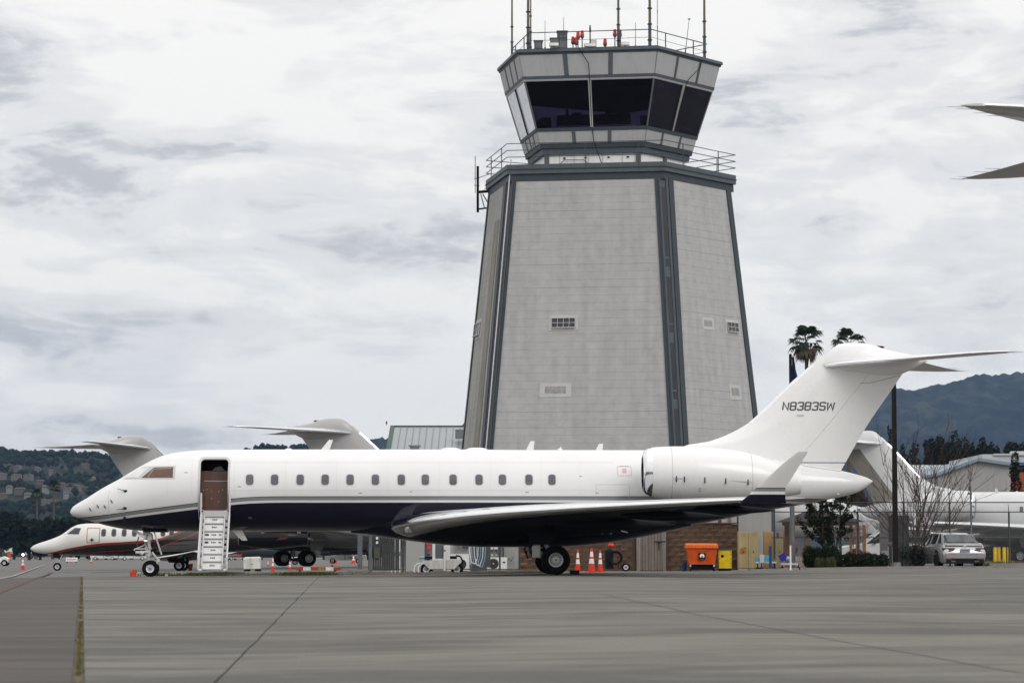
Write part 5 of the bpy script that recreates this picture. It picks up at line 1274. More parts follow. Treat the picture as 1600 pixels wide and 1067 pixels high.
# bullet fairing and tailplane
BU = [(1284, 567, 574), (1290, 556, 577), (1300, 545, 580), (1312, 537.5, 582), (1326, 535, 583), (1345, 535, 584), (1362, 537.5, 585.5), (1389, 546, 586), (1411, 551, 583), (1431, 554.5, 574), (1445, 559, 567), (1450, 562, 564)]
q = [(jl(u, a, -.2), jl(u, b, -.2)) for u, a, b in BU]; bt = pch([p[0].x for p in q], [p[0].z for p in q]); bb = pch([p[1].x for p in q], [p[1].z for p in q]); rings = []
for i in range(41):
    x = q[0][0].x + (q[-1][0].x - q[0][0].x) * i / 40; a, b = bt(x), bb(x); t = i / 40; wd_ = .32 * math.sin(math.pi * min(1, (t * .94 + .03))) ** .6
    rings.append([Vector((x, wd_ * math.sin(k_), (a + b) / 2 + (a - b) / 2 * math.cos(k_))) for k_ in [2 * math.pi * k / 24 for k in range(24)]])
MB().loft(rings).build('bullet_fairing', 'white_paint', jet)
mb = MB(); p = jl(1374, 542.5, 0); mb.ell(p, .17, .05, .05, 8, 6); mb.build('beacon', 'black', jet)
s0 = jl(1290, 571, -.25); s1 = jl(1434, 561, -.25); tl = jl(1548, 552, -4.7); tt = jl(1596, 550, -4.85)
rc_ = s1.x - s0.x; inc = -math.degrees(math.atan2(s1.z - s0.z, rc_))
SS = [(.15, s0.x - .02, rc_ + .1, s0.z, .085, inc)]
for y_ in (.6, 1.4, 2.4, 3.4, 4.2, 4.6, 4.78, 4.86):
    t = (y_ - .25) / 4.6; xl2 = s0.x + (tl.x - s0.x) * t + (0 if y_ < 4.3 else (y_ - 4.3) ** 2 * 1.6); xt2 = s1.x + (tt.x - s1.x) * t; SS.append((y_, xl2, max(.12, xt2 - xl2), s0.z + (tt.z - s0.z) * t + .02, .085, inc * (1 - t)))
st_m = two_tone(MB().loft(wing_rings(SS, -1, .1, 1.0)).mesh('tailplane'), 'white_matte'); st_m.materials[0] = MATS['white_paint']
st_l = MB().loft(wing_rings(SS, -1, 0, .105, .003)).mesh('tailplane_leading_edge'); st_l.materials.append(MATS['chrome'])
for side in (-1, 1):
    f = (lambda m_: m_) if side < 0 else mirror
    a = inst('tailplane', f(st_m), jet); inst('leading_edge', f(st_l), a)
    mb = MB()
    for y_, dx_ in ((4.8, .02), (4.5, -.1), (3.9, -.4), (3.5, -.62)):
        t = (y_ - .25) / 4.6; x = s1.x + (tt.x - s1.x) * t; z = tt.z * t + s1.z * (1 - t); mb.cyl((x - .03, side * y_, z), (x + .26, side * y_, z + .012), .004, .002, 4)
    mb.build('static_wick', 'dark_metal', a)
# registration
tv, tf = stroke_text('N8383SW', .195, .14, .27); a = jl(1222, 642.6, -.2); b = jl(1305.5, 626.2, -.2)
x0_, x1_ = min(p[0] for p in tv), max(p[0] for p in tv); y0_, y1_ = min(p[1] for p in tv), max(p[1] for p in tv); W_ = []
for p in tv:
    x = a.x + (p[0] - x0_) / (x1_ - x0_) * (b.x - a.x); z = a.z + (p[1] - y0_) / (y1_ - y0_) * (b.z - a.z); W_.append((x, -fin_prof(z, x, x + .01, 1, 1, 1)[0][1] - .006, z))
me = bpy.data.meshes.new('registration'); me.from_pydata(W_, [], tf); me.materials.append(MATS['letter_grey'])
inst('registration', me, jet)
mb = MB(); p = jl(1251, 648.5, -.2); mb.box(p.x, -fin_half(p.z) - .012, p.z, .22, .02, .03); mb.build('fin_vent', 'light_grey_metal', jet)
# antennas on the crown
for u, vt, du, wd_ in ((500, 687, 18, .3), (821, 689, 12, .26), (930, 693, 10, .24)):
    a = jl(u, 703, 0); b = jl(u + du - 4, vt, 0); mb = MB(); mb.loft([[Vector((a.x, -.02, a.z - .03)), Vector((a.x, .02, a.z - .03)), Vector((a.x + wd_, .012, a.z - .03)), Vector((a.x + wd_, -.012, a.z - .03))], [Vector((b.x, -.015, b.z)), Vector((b.x, .015, b.z)), Vector((b.x + .13, .008, b.z)), Vector((b.x + .13, -.008, b.z))]]); mb.build('blade_antenna', 'white_paint', jet, smooth=0)
for u, w_ in ((704, .32), (745, .36), (451, .12), (875, .09)):
    a = jl(u, 702, 0); mb = MB(); mb.ell((a.x, 0, a.z - .01), w_, .14, .075 if w_ > .2 else .05, 12, 8); mb.build('dome_antenna', 'white_paint', jet)
mb = MB(); a = jl(876, 702, 0); mb.cyl(a - Vector((0, 0, .02)), a + Vector((0, 0, .09)), .03, .015, 6); mb.build('stub_antenna', 'white_paint', jet)
for u in (410, 467): a = jl(u, 830, 0); mb = MB(); mb.box(a.x, 0, a.z - .03, .12, .03, .07); mb.build('drain_mast', 'gear_white', jet)
a = jl(366, 830, -.3); b = jl(378, 844, -.3); mb = MB(); mb.loft([[Vector((a.x - .1, -.32, a.z + .05)), Vector((a.x - .1, -.28, a.z + .05)), Vector((a.x + .25, -.28, a.z + .05)), Vector((a.x + .25, -.32, a.z + .05))], [Vector((b.x + .0, -.31, b.z)), Vector((b.x + .0, -.29, b.z)), Vector((b.x + .18, -.29, b.z)), Vector((b.x + .18, -.31, b.z))]]); mb.build('blade_antenna', 'gear_white', jet, smooth=0)
mb = MB()
for u, v in ((941, 833), (954.5, 833.5), (964.5, 825), (964.5, 830), (990, 821.5)): p = jl(u, v, -1.25); mb.box(p.x, -1.25, p.z, .05, .03, .05)
p = jl(1312 - 45, 771, -.9); mb.box(p.x + .95, -.55, p.z, .06, .03, .05); mb.build('drain_port', 'gear_white', jet)

# landing gear
def wheel(parent, x, y, z, r, wd, rim_r, style):
    mb = MB(); mb.lathe((x, y, z), [(rim_r * .98, -wd * .36), (rim_r * 1.03, -wd * .46), (r * .82, -wd * .5), (r * .95, -wd * .40), (r, -wd * .2), (r, wd * .2), (r * .95, wd * .40), (r * .82, wd * .5), (rim_r * 1.03, wd * .46), (rim_r * .98, wd * .36)], (0, 1, 0), 32); wh = mb.build('wheel', 'tyre', parent, smooth=50)
    for s_ in (-1, 1):
        mb = MB(); mb.lathe((x, y, z), [(rim_r * .99, s_ * wd * .42), (rim_r * .93, s_ * wd * .40), (rim_r * .90, s_ * wd * .30), (rim_r * .55, s_ * wd * .26), (rim_r * .42, s_ * wd * .34), (.01, s_ * wd * .36)], (0, 1, 0), 28); mb.build('rim', 'rim_grey', wh)
        if style == 'vent':
            for k in range(18):
                a = 2 * math.pi * k / 18; mb = MB(); c_ = Vector((x + math.cos(a) * rim_r * .70, y + s_ * wd * .300, z + math.sin(a) * rim_r * .70)); mb.box(c_.x, c_.y, c_.z, rim_r * .26, .012, rim_r * .10, 0, 0, -a); mb.build('vent_slot', 'black', wh, smooth=0)
        else:
            for k in range(8):
                a = 2 * math.pi * k / 8; c_ = Vector((x + math.cos(a) * rim_r * .45, y + s_ * wd * .37, z + math.sin(a) * rim_r * .45)); mb = MB(); mb.cyl(c_, c_ + Vector((0, s_ * .01, 0)), .012, .012, 6); mb.build('bolt', 'dark_metal', wh)
    mb = MB(); mb.cyl((x, y - wd * .45, z), (x, y + wd * .45, z), .035, .035, 10); mb.build('hub', 'steel_grey', wh)
    return wh
ng = bpy.data.objects.new('nose_gear', None); link(ng, jet); c_ = jl(234.6, 890.2, -.2); zn = gz(-11.6) + .03; c_.z = zn + .265
wheel(ng, c_.x, -.19, c_.z, .265, .17, .135, 'bolt'); wheel(ng, c_.x, .19, c_.z, .265, .17, .135, 'bolt')
S0 = jl(228, 828, 0)
mb = MB(); mb.cyl((c_.x - .04, 0, c_.z), (c_.x - .08, 0, c_.z + .42), .055, .055, 10); mb.cyl((c_.x, -.2, c_.z), (c_.x, .2, c_.z), .035, .035, 8); mb.build('oleo', 'bare_metal', ng)
mb = MB(); mb.cyl((c_.x - .08, 0, c_.z + .38), (S0.x + .03, 0, S0.z + .3), .085, .10, 12); mb.cyl((c_.x - .08, 0, c_.z + .40), (c_.x - .08, 0, c_.z + .50), .11, .11, 12); mb.cyl((c_.x - .08, 0, c_.z + .62), (c_.x - .085, 0, c_.z + .70), .12, .12, 12); mb.cyl((c_.x - .09, -.14, c_.z + .9), (c_.x - .09, .14, c_.z + .9), .06, .06, 8); mb.box(c_.x - .08, 0, c_.z + 1.05, .22, .22, .22); mb.build('strut', 'gear_white', ng)
def npx(u, v, y=-.12): p = jl(u, v, y); return p
mb = MB(); mb.tube([npx(237.5, 862), npx(247, 874), npx(244, 883)], .03, 6); mb.cyl(npx(247, 873), npx(248, 877), .05, .05, 8); mb.tube([npx(238, 865, .05), npx(248, 875, .05)], .022, 6); mb.build('torque_link', 'gear_white', ng)
mb = MB(); mb.bar(npx(240, 828), npx(252.5, 866), .03, .05); mb.build('door_rod', 'bare_metal', ng)
mb = MB(); mb.tube([npx(232, 862), npx(212, 863)], .045, 8); mb.tube([npx(228, 857), npx(210, 857.5), npx(210, 860)], .022, 6); mb.tube([npx(228, 843), npx(225, 852), npx(212, 857)], .018, 6); mb.cyl(npx(219, 862, -.16), npx(224, 865, -.16), .07, .07, 10); mb.build('steering_link', 'gear_white', ng)
mb = MB(); mb.bar(npx(228, 838), npx(212, 829), .07, .05); mb.bar(npx(226, 841), npx(208, 828), .04, .04); mb.build('drag_brace', 'gear_white', ng)
for yy_ in (-.22, .22): mb = MB(); mb.cyl((c_.x - .2, yy_, c_.z + .88), (c_.x - .09, yy_, c_.z + .88), .075, .06, 10); mb.build('taxi_light', 'bare_metal', ng)
mb = MB(); mb.tube([npx(217, 838), npx(214, 848), npx(215, 853)], .02, 5); mb.build('pin_streamer', 'tail_red', ng)
for s_ in (-1, 1): mb = MB(); mb.add([(S0.x - .1, s_ * .30, S0.z + .05), (S0.x + .75, s_ * .30, S0.z + .05), (S0.x + .7, s_ * .34, S0.z - .07), (S0.x - .05, s_ * .34, S0.z - .06)], [(0, 1, 2, 3)]); mb.build('gear_door', 'black', ng, smooth=0)
mb = MB(); mb.bar((S0.x - .02, -.1, S0.z + .1), (c_.x - .08, -.05, c_.z + .75), .02); mb.tube([npx(238, 834), npx(239, 846), npx(237, 856)], .012, 5); mb.tube([npx(230, 834), npx(229, 848), npx(232, 858)], .012, 5); mb.build('hydraulic_line', 'black', ng)
W1 = jl(868.5, 875, -2.4); gm = gz(1.4) + .03
for side in (-1, 1):
    mg = bpy.data.objects.new('main_gear', None); link(mg, jet); y0 = side * 2.05; x = W1.x; r = .465
    for yy_ in (-.26, .26): wheel(mg, x, y0 + yy_, gm + r, r, .30, .235, 'vent')
    mb = MB(); mb.cyl((x, y0 - .26, gm + r), (x, y0 + .26, gm + r), .06, .06, 10); mb.cyl((x - .02, y0, gm + r), (x - .62, y0, gm + r + .22), .10, .12, 10); mb.build('trailing_arm', 'gear_white', mg)
    mb = MB(); mb.cyl((x - .62, y0, gm + r + .15), (x - .55, y0, gm + 1.75), .12, .13, 12); mb.box(x - .62, y0 - .12 * -side, gm + r + .26, .26, .22, .36); mb.box(x - .60, y0, gm + r + .55, .2, .26, .16); mb.build('strut', 'gear_white', mg)
    mb = MB(); mb.cyl((x - .1, y0, gm + r + .08), (x - .42, y0, gm + r + .72), .06, .07, 8); mb.build('shock_absorber', 'bare_metal', mg)
    mb = MB(); mb.tube([(x - .75, y0 - .1, gm + r + .75), (x - .85, y0 - .1, gm + r + .35), (x - .72, y0 - .1, gm + r + .05)], .025, 6); mb.tube([(x - .9, y0, gm + 1.5), (x - .8, y0, gm + .9), (x - .72, y0, gm + .5)], .02, 6); mb.build('hydraulic_line', 'black', mg)
    mb = MB(); mb.add([(x - 1.0, y0 + side * .35, gm + 1.55), (x + .1, y0 + side * .35, gm + 1.55), (x - .1, y0 + side * .42, gm + .95), (x - .8, y0 + side * .42, gm + .95)], [(0, 1, 2, 3)]); mb.build('gear_door', 'wing_under', mg, smooth=0)
    mb = MB()
    for px_, pz_ in ((-.65, 1.25), (-.52, 1.65), (-.55, 1.02)): mb.ell((x + px_, y0 - .14, gm + pz_), .07, .06, .07, 8, 6)
    mb.build('actuator', 'bare_metal', mg)
mb = MB(); mb.box(W1.x + .62, -2.0, gm + .07, .28, .5, .14); tag(mb.build('wheel_chock', 'black'), 'black rubber chock behind the main wheel of the white jet', 'chock').parent = None
o = col.objects['wheel_chock'] if 'wheel_chock' in col.objects else None
if o: o.location = JO; o.rotation_euler = (0, 0, YAW)

# ------------------------------------------------------------------ other jets of the same build in the background
DROP = {'airstair', 'door_surround', 'sill_plate', 'registration', 'cabin_wall', 'cabin_ceiling', 'cabin_floor', 'bulkhead_panel', 'shelf', 'knob', 'folded_blanket', 'panel_seam', 'pitot_probe', 'sensor_vane', 'drain_mast', 'fin_vent', 'drain_port', 'sunshade_edge', 'stub_antenna'}
def clone_jet(label, anchor_u, anchor_y, rz, sc, mm, anchor=(11.4, 0), drop=(), simple=False, name='parked_jet'):
    t = thing(name, label, 'airplane'); c2, s2 = math.cos(rz), math.sin(rz)
    tx = (anchor_u - 800) / FPX * anchor_y; x = tx - sc * (c2 * anchor[0] - s2 * anchor[1]); y = anchor_y - sc * (s2 * anchor[0] + c2 * anchor[1])
    t.location = (x, y, gz(x) - .03 * sc); t.rotation_euler = (0, 0, rz); t.scale = (sc, sc, sc)
    def rec(o, par):
        b = o.name.split('.')[0]
        if b in DROP or b in drop: return
        if simple and b in ('rim', 'vent_slot', 'bolt', 'hub', 'hydraulic_line', 'latch', 'nacelle_seam', 'static_wick', 'actuator', 'pin_streamer'): return
        c3 = o.copy(); col.objects.link(c3); c3.parent = par
        if b == 'fuselage': c3.data = fus_closed
        if c3.data:
            for sl in c3.material_slots:
                nm = sl.material.name
                if nm in mm: sl.link = 'OBJECT'; sl.material = MATS[mm[nm]]
        for ch in list(o.children): rec(ch, c3)
    for ch in list(jet.children): rec(ch, t)
    return t
grey = {'livery': 'jet_grey', 'white_paint': 'jet_grey', 'navy_paint': 'jet_dark', 'winglet_livery': 'jet_grey', 'wing_under': 'jet_grey_mid', 'white_matte': 'jet_grey_mid', 'wing_grey': 'jet_grey', 'glass_brown': 'glass_dark'}
whi = {'livery': 'jet_white', 'white_paint': 'jet_white', 'navy_paint': 'jet_white', 'winglet_livery': 'jet_white', 'wing_under': 'jet_grey_mid', 'white_matte': 'jet_grey_mid', 'glass_brown': 'glass_dark'}
clone_jet('grey jet angled away behind the white jet nose, its T tail over the cockpit', 207, 165, math.pi + R(25), .985, grey)
clone_jet('grey jet behind the white jet cabin, domed T tail beside the green trimmed roof', 517, 146, math.pi - R(7), .985, grey, drop=('wing', 'winglet', 'main_gear', 'nose_gear'))
jr = clone_jet('white jet parked beyond the fence behind the silver car, grey rudder', 1352, 152, math.pi - R(12), .92, dict(whi, navy_paint='jet_dark')); jr.scale.x = .80; jr.location.x -= 11.4 * .12 * math.cos(R(12)); jr.location.y += 11.4 * .12 * math.sin(R(12))
clone_jet('white jet farther back, its long fuselage glimpsed behind the timber shelter and fence', 1222, 192, math.pi, .88, whi)
for c3 in jr.children:
    if c3.name.startswith(('rudder', 'fin_base')): c3.material_slots[0].link = 'OBJECT'; c3.material_slots[0].material = MATS['jet_under']
near = clone_jet('near jet of which only the pointed tailplane tips enter the picture', 1491, 48.7, math.pi - R(9), 1.0, dict(whi, white_matte='jet_grey'), anchor=(16.0, 4.85)); near.scale = (1, 1, 1.155)
clone_jet('distant white jet seen nose on beside the smaller jet nose', 32, 600, R(42), 1.0, whi, anchor=(-14.4, 0), simple=True)
clone_jet('distant jet whose small T tail shows above the black and white jet nose', 119, 620, math.pi + R(10), 1.0, whi, simple=True)
clone_jet('tiny distant jet at the far end of the taxiway', 14, 760, math.pi + R(30), .62, whi, simple=True)
# ------------------------------------------------------------------ small black and white jet on the left
LY = 148.0
def lp(u, v, yo=0.0): p = at(u, v, LY + yo); return Vector((p.x - LX, yo, p.z - LZ))
LX = (285 - 800) / FPX * LY; LZ = gz(LX)
lt = [(48.5, 856), (52, 852.5), (60, 849), (78, 843), (95, 836), (104, 830), (114, 823), (124, 819), (140, 817.5), (250, 817.5), (330, 818), (400, 824), (470, 836), (489, 842)]
lb = [(48.5, 858), (52, 861), (60, 863.5), (80, 865.5), (120, 867.5), (200, 868.5), (300, 867), (380, 861), (450, 852), (489, 845)]
q1 = [lp(u, v) for u, v in lt]; q2 = [lp(u, v) for u, v in lb]
lsec = fus_fns(pch([p.x for p in q1], [p.z for p in q1]), pch([p.x for p in q2], [p.z for p in q2]))
ll_ = [(lp(u, v).x, lp(u, v).z) for u, v in ((48, 880), (60, 868), (85, 862), (120, 854.5), (160, 848.5), (200, 846), (245, 842), (270, 834), (292, 826), (340, 812), (500, 805))]
bands('small_jet_paint', ll_, [(0, (.30, .015, .012)), (.06, (.10, .03, .012)), (.13, (.008, .006, .006)), (.42, (.20, .012, .012)), (.47, (.008, .006, .007))], (.62, .61, .59), .15, .8)
def small_jet(label, lx, ly, rz, sc, paint, name='small_jet', full=True):
    t = thing(name, label, 'airplane', (lx, ly, gz(lx)), rz); t.scale = (sc,) * 3
    return t
sj = small_jet('small jet with white nose, black belly and red swoosh parked under the big jet nose', LX, LY, R(1), 1, None)
xs_ = [q1[0].x + (q1[-1].x - q1[0].x) * (i / 90) for i in range(91)]
inst('fuselage', fus_mesh('fuselage', lsec, xs_, [2 * math.pi * i / 40 for i in range(40)], 'small_jet_paint'), sj)
for side in (-1, 1):
    for u in (162, 178, 194, 210, 227, 254.5, 268):
        c_ = lp(u, 832, -.7); mb = MB(); patch(mb, lsec, [(p[0], p[1]) for p in rrect(c_.x - .125, c_.x + .125, c_.z - .20, c_.z + .20, .11)], side, .008); mb.build('cabin_window', 'steel_grey', sj)
        mb = MB(); patch(mb, lsec, rrect(c_.x - .085, c_.x + .085, c_.z - .15, c_.z + .15, .08), side, .016); mb.build('pane', 'glass_dark', sj)
    pp = dens([(lp(u, v, -.5).x, lp(u, v, -.5).z) for u, v in ((105, 834), (117, 824.5), (127, 825), (124, 834.5))], 5); mb = MB(); patch(mb, lsec, pp, side, .01); mb.build('side_window', 'glass_dark', sj)
    pp = dens([(lp(u, v, -.4).x, lp(u, v, -.4).z) for u, v in ((99, 834.5), (104, 834), (114, 824.3), (111, 824))], 4); mb = MB(); patch(mb, lsec, pp, side, .012); mb.build('windshield', 'glass_light', sj)
c0, c1 = lp(135.5, 848, -.7), lp(156.5, 819.5, -.7)
mb = MB(); ringpatch(mb, lsec, rrect(c0.x, c1.x, c0.z, c1.z - .15, .05), rrect(c0.x + .045, c1.x - .045, c0.z + .045, c1.z - .19, .04), -1, .008); mb.build('door_outline', 'gold_line', sj)
mb = MB(); c_ = surf(lsec, lp(144, 843, -.7).x, lp(144, 843, -.7).z, -1, .01); mb.box(c_.x, c_.y, c_.z, .2, .03, .05); mb.box(c_.x, c_.y, c_.z, .05, .03, .17); mb.build('door_handle', 'black', sj)
LWS = [(.5, .6, 2.6, .62, .10, 1), (1.2, .9, 2.3, .66, .10, 1), (3.5, 2.0, 1.75, .80, .10, 0), (6.2, 3.1, 1.2, .98, .09, 0)]
for side in (-1, 1):
    w = two_tone(MB().loft(wing_rings([(a, b - 1.9, c_, d, e_, f_) for a, b, c_, d, e_, f_ in LWS], side)).mesh('wing'), 'lear_black'); w.materials[0] = MATS['white_matte']; inst('wing', w, sj)
    mb = MB().mat('lear_black'); a = lp(376, 840, 0); rg = []
    for i in range(13):
        t = i / 12; r_ = .47 * (.82 + .35 * math.sin(math.pi * min(1, t * 1.1))) if t < .9 else .40; rg.append([Vector((a.x + 3.5 * t, side * 1.15 + r_ * math.cos(k_), a.z + .0 + r_ * math.sin(k_))) for k_ in [2 * math.pi * k / 20 for k in range(20)]])
    mb.loft(rg); e_ = mb.build('engine', None, sj)
    mb = MB(); mb.lathe((a.x, side * 1.15, a.z), [(.42, -.02), (.40, -.03), (.36, .1), (.02, .15)], (1, 0, 0), 20); mb.build('intake', 'chrome', e_)
    mb = MB(); mb.loft([[Vector((a.x + 1.5 + .9 * k / 6, side * 1.67 + 0, a.z - .18 + .1 * k / 6)), Vector((a.x + 1.7 + .9 * k / 6, side * 1.68, a.z + .0 + .05 * k / 6))] for k in range(7)], False, False, False); mb.build('swoosh', 'tail_red', e_, fix=False)
f_ = MB().loft(fin_rings([(2.0, 6.0 - 1.0, 3.0, .09), (2.6, 6.3 - .6, 2.3, .08), (3.3, 6.6, 1.5, .08)])).mesh('fin'); f_.materials.append(MATS['lear_black']); inst('fin', f_, sj)
for side in (-1, 1):
    w = MB().loft(wing_rings([(0, 6.7, 1.3, 3.3, .08, 0), (2.1, 7.5, .7, 3.32, .08, 0)], side)).mesh('tailplane'); w.materials.append(MATS['white_matte']); inst('tailplane', w, sj)
def lgear(parent, x, y, r, wd, top, nm):
    g_ = bpy.data.objects.new(nm, None); link(g_, parent); wheel(g_, x, y, r, r, wd, r * .55, 'bolt')
    mb = MB(); mb.cyl((x, y + .0, r), (x, y, top), .05, .06, 8); mb.bar((x, y, r + .15), (x + .35, y, top), .04); mb.build('strut', 'bare_metal', g_); return g_
a = lp(90, 880); lgear(sj, a.x, 0, .21, .14, .95, 'nose_gear')
mb = MB(); mb.box(a.x - .05, -.12, .85, .3, .02, .4); mb.build('gear_door', 'black', sj, smooth=0)
mb = MB(); mb.bar((a.x - .22, -.2, 1.2), (a.x - .22, -.2, .62), .05, .01); mb.build('pin_streamer', 'tail_red', sj, smooth=0)
for side in (-1, 1):
    g_ = lgear(sj, 0, side * 1.05, .27, .2, .8, 'main_gear'); wheel(g_, -.0, side * 1.05 + .22 * side, .27, .27, .18, .15, 'bolt')
    mb = MB(); mb.add([(-.75, side * 1.35, .85), (.35, side * 1.35, .85), (.25, side * 1.38, .42), (-.5, side * 1.38, .42)], [(0, 1, 2, 3)]); mb.build('gear_door', 'black', g_, smooth=0)
# a second one farther off
def clone_small(label, u, yy, rz, sc, mm):
    x = (u - 800) / FPX * yy; t = thing('small_jet', label, 'airplane', (x, yy, gz(x)), rz); t.scale = (sc,) * 3
    def rec(o, par):
        c3 = o.copy(); col.objects.link(c3); c3.parent = par
        if c3.data:
            for sl in c3.material_slots:
                if sl.material.name in mm: n_ = mm[sl.material.name]; sl.link = 'OBJECT'; sl.material = MATS[n_]
        for ch in list(o.children): rec(ch, c3)
    for ch in list(sj.children):
        if not ch.name.startswith(('door_handle', 'pin_streamer')): rec(ch, t)
    return t
ll2 = [(-8, 1.15), (-6.2, 1.1), (-5.6, 1.0), (-5.2, .4), (0, .3), (8, .3)]
bands('silver_nose_paint', [(-8, 1.0), (-6.5, 1.02), (-5.2, 1.15), (-4.6, .55), (-3, .5), (8, .5)], [(0, (.50, .50, .50)), (.2, (.30, .30, .31))], (.025, .035, .045), .2, .6)
s2_ = clone_small('silver nosed small jet with a red flash, seen beyond the wheels', 462, 262, R(4), .95, {'small_jet_paint': 'silver_nose_paint', 'gold_line': 'tail_red'})
s2_.scale = (1.0, 1.0, .82)
mb = MB(); c_ = lp(48, 857); mb.loft([[Vector((-5.55 + k * .35, -.62 - .05 * k, 1.02)), Vector((-5.2 + k * .35, -.58 - .05 * k, 1.42))] for k in range(3)], False, False, False); mb.build('red_flash', 'cone_orange', s2_, fix=False)

# ------------------------------------------------------------------ buildings by the tower
# long low white block behind the enclosure
t = thing('service_building', 'low white rendered building behind the brown block enclosure at the tower foot', 'building', (4.6, 129, gz(4.6)))
mb = MB(); mb.bx(-7.6, 6.75, -3.5, 3.5, -.1, 2.75); mb.build('wall', 'wall_white', t, smooth=0)
mb = MB(); mb.bx(-7.75, 6.9, -3.65, 3.65, 2.753, 2.9); mb.build('roof', 'roof_metal', t, smooth=0)
for u, w_, m_ in ((1124, .14, 'split_block_dark'), (1139, .16, 'gate_beige')):
    x = (u - 800) / FPX * 124.6; tt_ = thing('pipe_post', ('dark' if u == 1124 else 'pale') + ' square post rising above the brown block wall', 'post', (x, 124.6, gz(x))); MB().bx(-w_ / 2, w_ / 2, -.07, .07, 0, 2.45).build('shaft', m_, tt_, smooth=0); MB().bx(-w_ / 2 - .02, w_ / 2 + .02, -.09, .09, 2.45, 2.5).build('cap', 'steel_grey', tt_, smooth=0)

# brown split-face block enclosure
EYc = 122.0
def ex(u): return (u - 800) / FPX * EYc
wall_t = thing('block_enclosure', 'brown split face block wall with corrugated gate behind the cones and bins', 'wall', (0, EYc, 0))
BL = []
for k in range(6):
    rr_ = random.Random(k); bm = bmesh.new(); bmesh.ops.create_grid(bm, x_segments=3, y_segments=2, size=.5)
    for v in bm.verts:
        x, y = v.co.x, v.co.y; e_ = abs(x) > .49 or abs(y) > .49; v.co = (x * .392, (-.0 if e_ else -rr_.uniform(.01, .045)), y * .193)
    vv = bmesh.ops.extrude_edge_only(bm, edges=[e for e in bm.edges if e.is_boundary])
    for v in [g for g in vv['geom'] if isinstance(g, bmesh.types.BMVert)]: v.co.y += .12
    bmesh.ops.recalc_face_normals(bm, faces=bm.faces); me = bpy.data.meshes.new('block'); bm.to_mesh(me); bm.free(); me.materials.append(MATS['split_block' if k % 3 else 'split_block_dark']); BL.append(me)
xe0, xe1, xg0, xg1 = ex(810), ex(1151), ex(994), ex(1040)
WT = at(0, 818, EYc).z
nrow = int(round((WT - gz(5)) / .203)); 
core_mb = MB(); core_mb.bx(xe0, xg0, .085, .24, -.05, WT - .02); core_mb.bx(xg1, xe1, .085, .24, -.05, WT - .02); core_mb.bx(xe1 - .2, xe1, .25, 5, -.05, WT - .02); core_mb.build('wall_core', 'mortar_brown', wall_t, smooth=0)
rr_ = random.Random(9); nb = 0
for row in range(nrow):
    z = WT - .10 - row * .203
    for (a, b) in ((xe0, xg0), (xg1, xe1)):
        x = a + (.2 if row % 2 else .0)
        if row % 2:
            pass
        n_ = int((b - a) / .402) + 1
        for k in range(-1, n_ + 1):
            xa_ = a + k * .402 + (.2 if row % 2 else 0) + .2
            if xa_ - .196 < a - .01 or xa_ + .196 > b + .01: continue
            o = inst('block', BL[rr_.randrange(6)], wall_t, (xa_, .06 + rr_.uniform(-.006, .006), z)); nb += 1
            if ex(812) < xa_ < ex(818): o.material_slots[0].link = 'OBJECT'; o.material_slots[0].material = MATS['split_block_red']
mb = MB(); mb.bx(xe0 - .03, xg0, -.02, .24, WT, WT + .05); mb.bx(xg1, xe1 + .03, -.02, .24, WT, WT + .05); mb.build('coping', 'split_block_dark', wall_t, smooth=0)
gt = bpy.data.objects.new('gate', None); link(gt, wall_t)
for x in (xg0 + .06, xg1 - .06): MB().bx(x - .06, x + .06, -.04, .1, -.05, WT + .02).build('gate_post', 'gate_beige', gt, smooth=0)
mb = MB(); n_ = 15; pts = []
for k in range(n_ * 2 + 1):
    x = xg0 + .14 + (xg1 - xg0 - .28) * k / (n_ * 2); pts.append((x, 0.0 if (k // 1) % 4 in (0, 1) else .045))
mb.add([Vector((x, y, z)) for z in (.06, WT - .06) for x, y in pts], [(i, i + 1, len(pts) + i + 1, len(pts) + i) for i in range(len(pts) - 1)]); mb.build('corrugated_panel', 'gate_beige', gt, smooth=0, fix=False)
mb = MB(); mb.bx(xg0 + .13, xg1 - .13, -.02, .0, .04, .09); mb.bx(xg1 - .5, xg1 - .02, -.05, -.02, 1.28, 1.32); mb.cyl((xg1 - .3, -.05, .95), (xg1 - .3, -.05, 1.28), .02, .02, 6); mb.build('latch', 'black', gt, smooth=0)

# warehouse with the green trimmed roof
WY = 178.0
def wp(u, v, yy=WY): return at(u, v, yy)
t = thing('warehouse', 'warehouse with grey standing seam roof and green trim left of the tower', 'building', (0, 0, 0))
ya, yb_ = 172.0, 184.0; x0 = wp(597, 700, ya).x; x1 = x0 + 14
z0_ = wp(597, 741, ya).z; z1_ = wp(597, 667, yb_).z
MB().bx(x0, x1, ya + .3, yb_ + 8, -.1, z0_ - .3).build('wall', 'hangar_wall', t, smooth=0)
rb = bpy.data.objects.new('roof', None); link(rb, t); n_ = 34
for k in range(n_):
    a = x0 + .25 + k * .42; mb = MB(); mb.add([(a, ya, z0_), (a + .40, ya, z0_), (a + .40, yb_, z1_), (a, yb_, z1_), (a, ya, z0_ - .05), (a + .40, ya, z0_ - .05), (a + .40, yb_, z1_ - .05), (a, yb_, z1_ - .05)], [(0, 1, 2, 3), (7, 6, 5, 4), (0, 4, 5, 1), (1, 5, 6, 2), (2, 6, 7, 3), (3, 7, 4, 0)]); mb.build('roof_sheet', 'roof_metal', rb, smooth=0)
    mb = MB(); mb.bar((a + .41, ya, z0_ + .02), (a + .41, yb_, z1_ + .02), .035, .05); mb.build('seam', 'roof_metal_rib', rb, smooth=0)
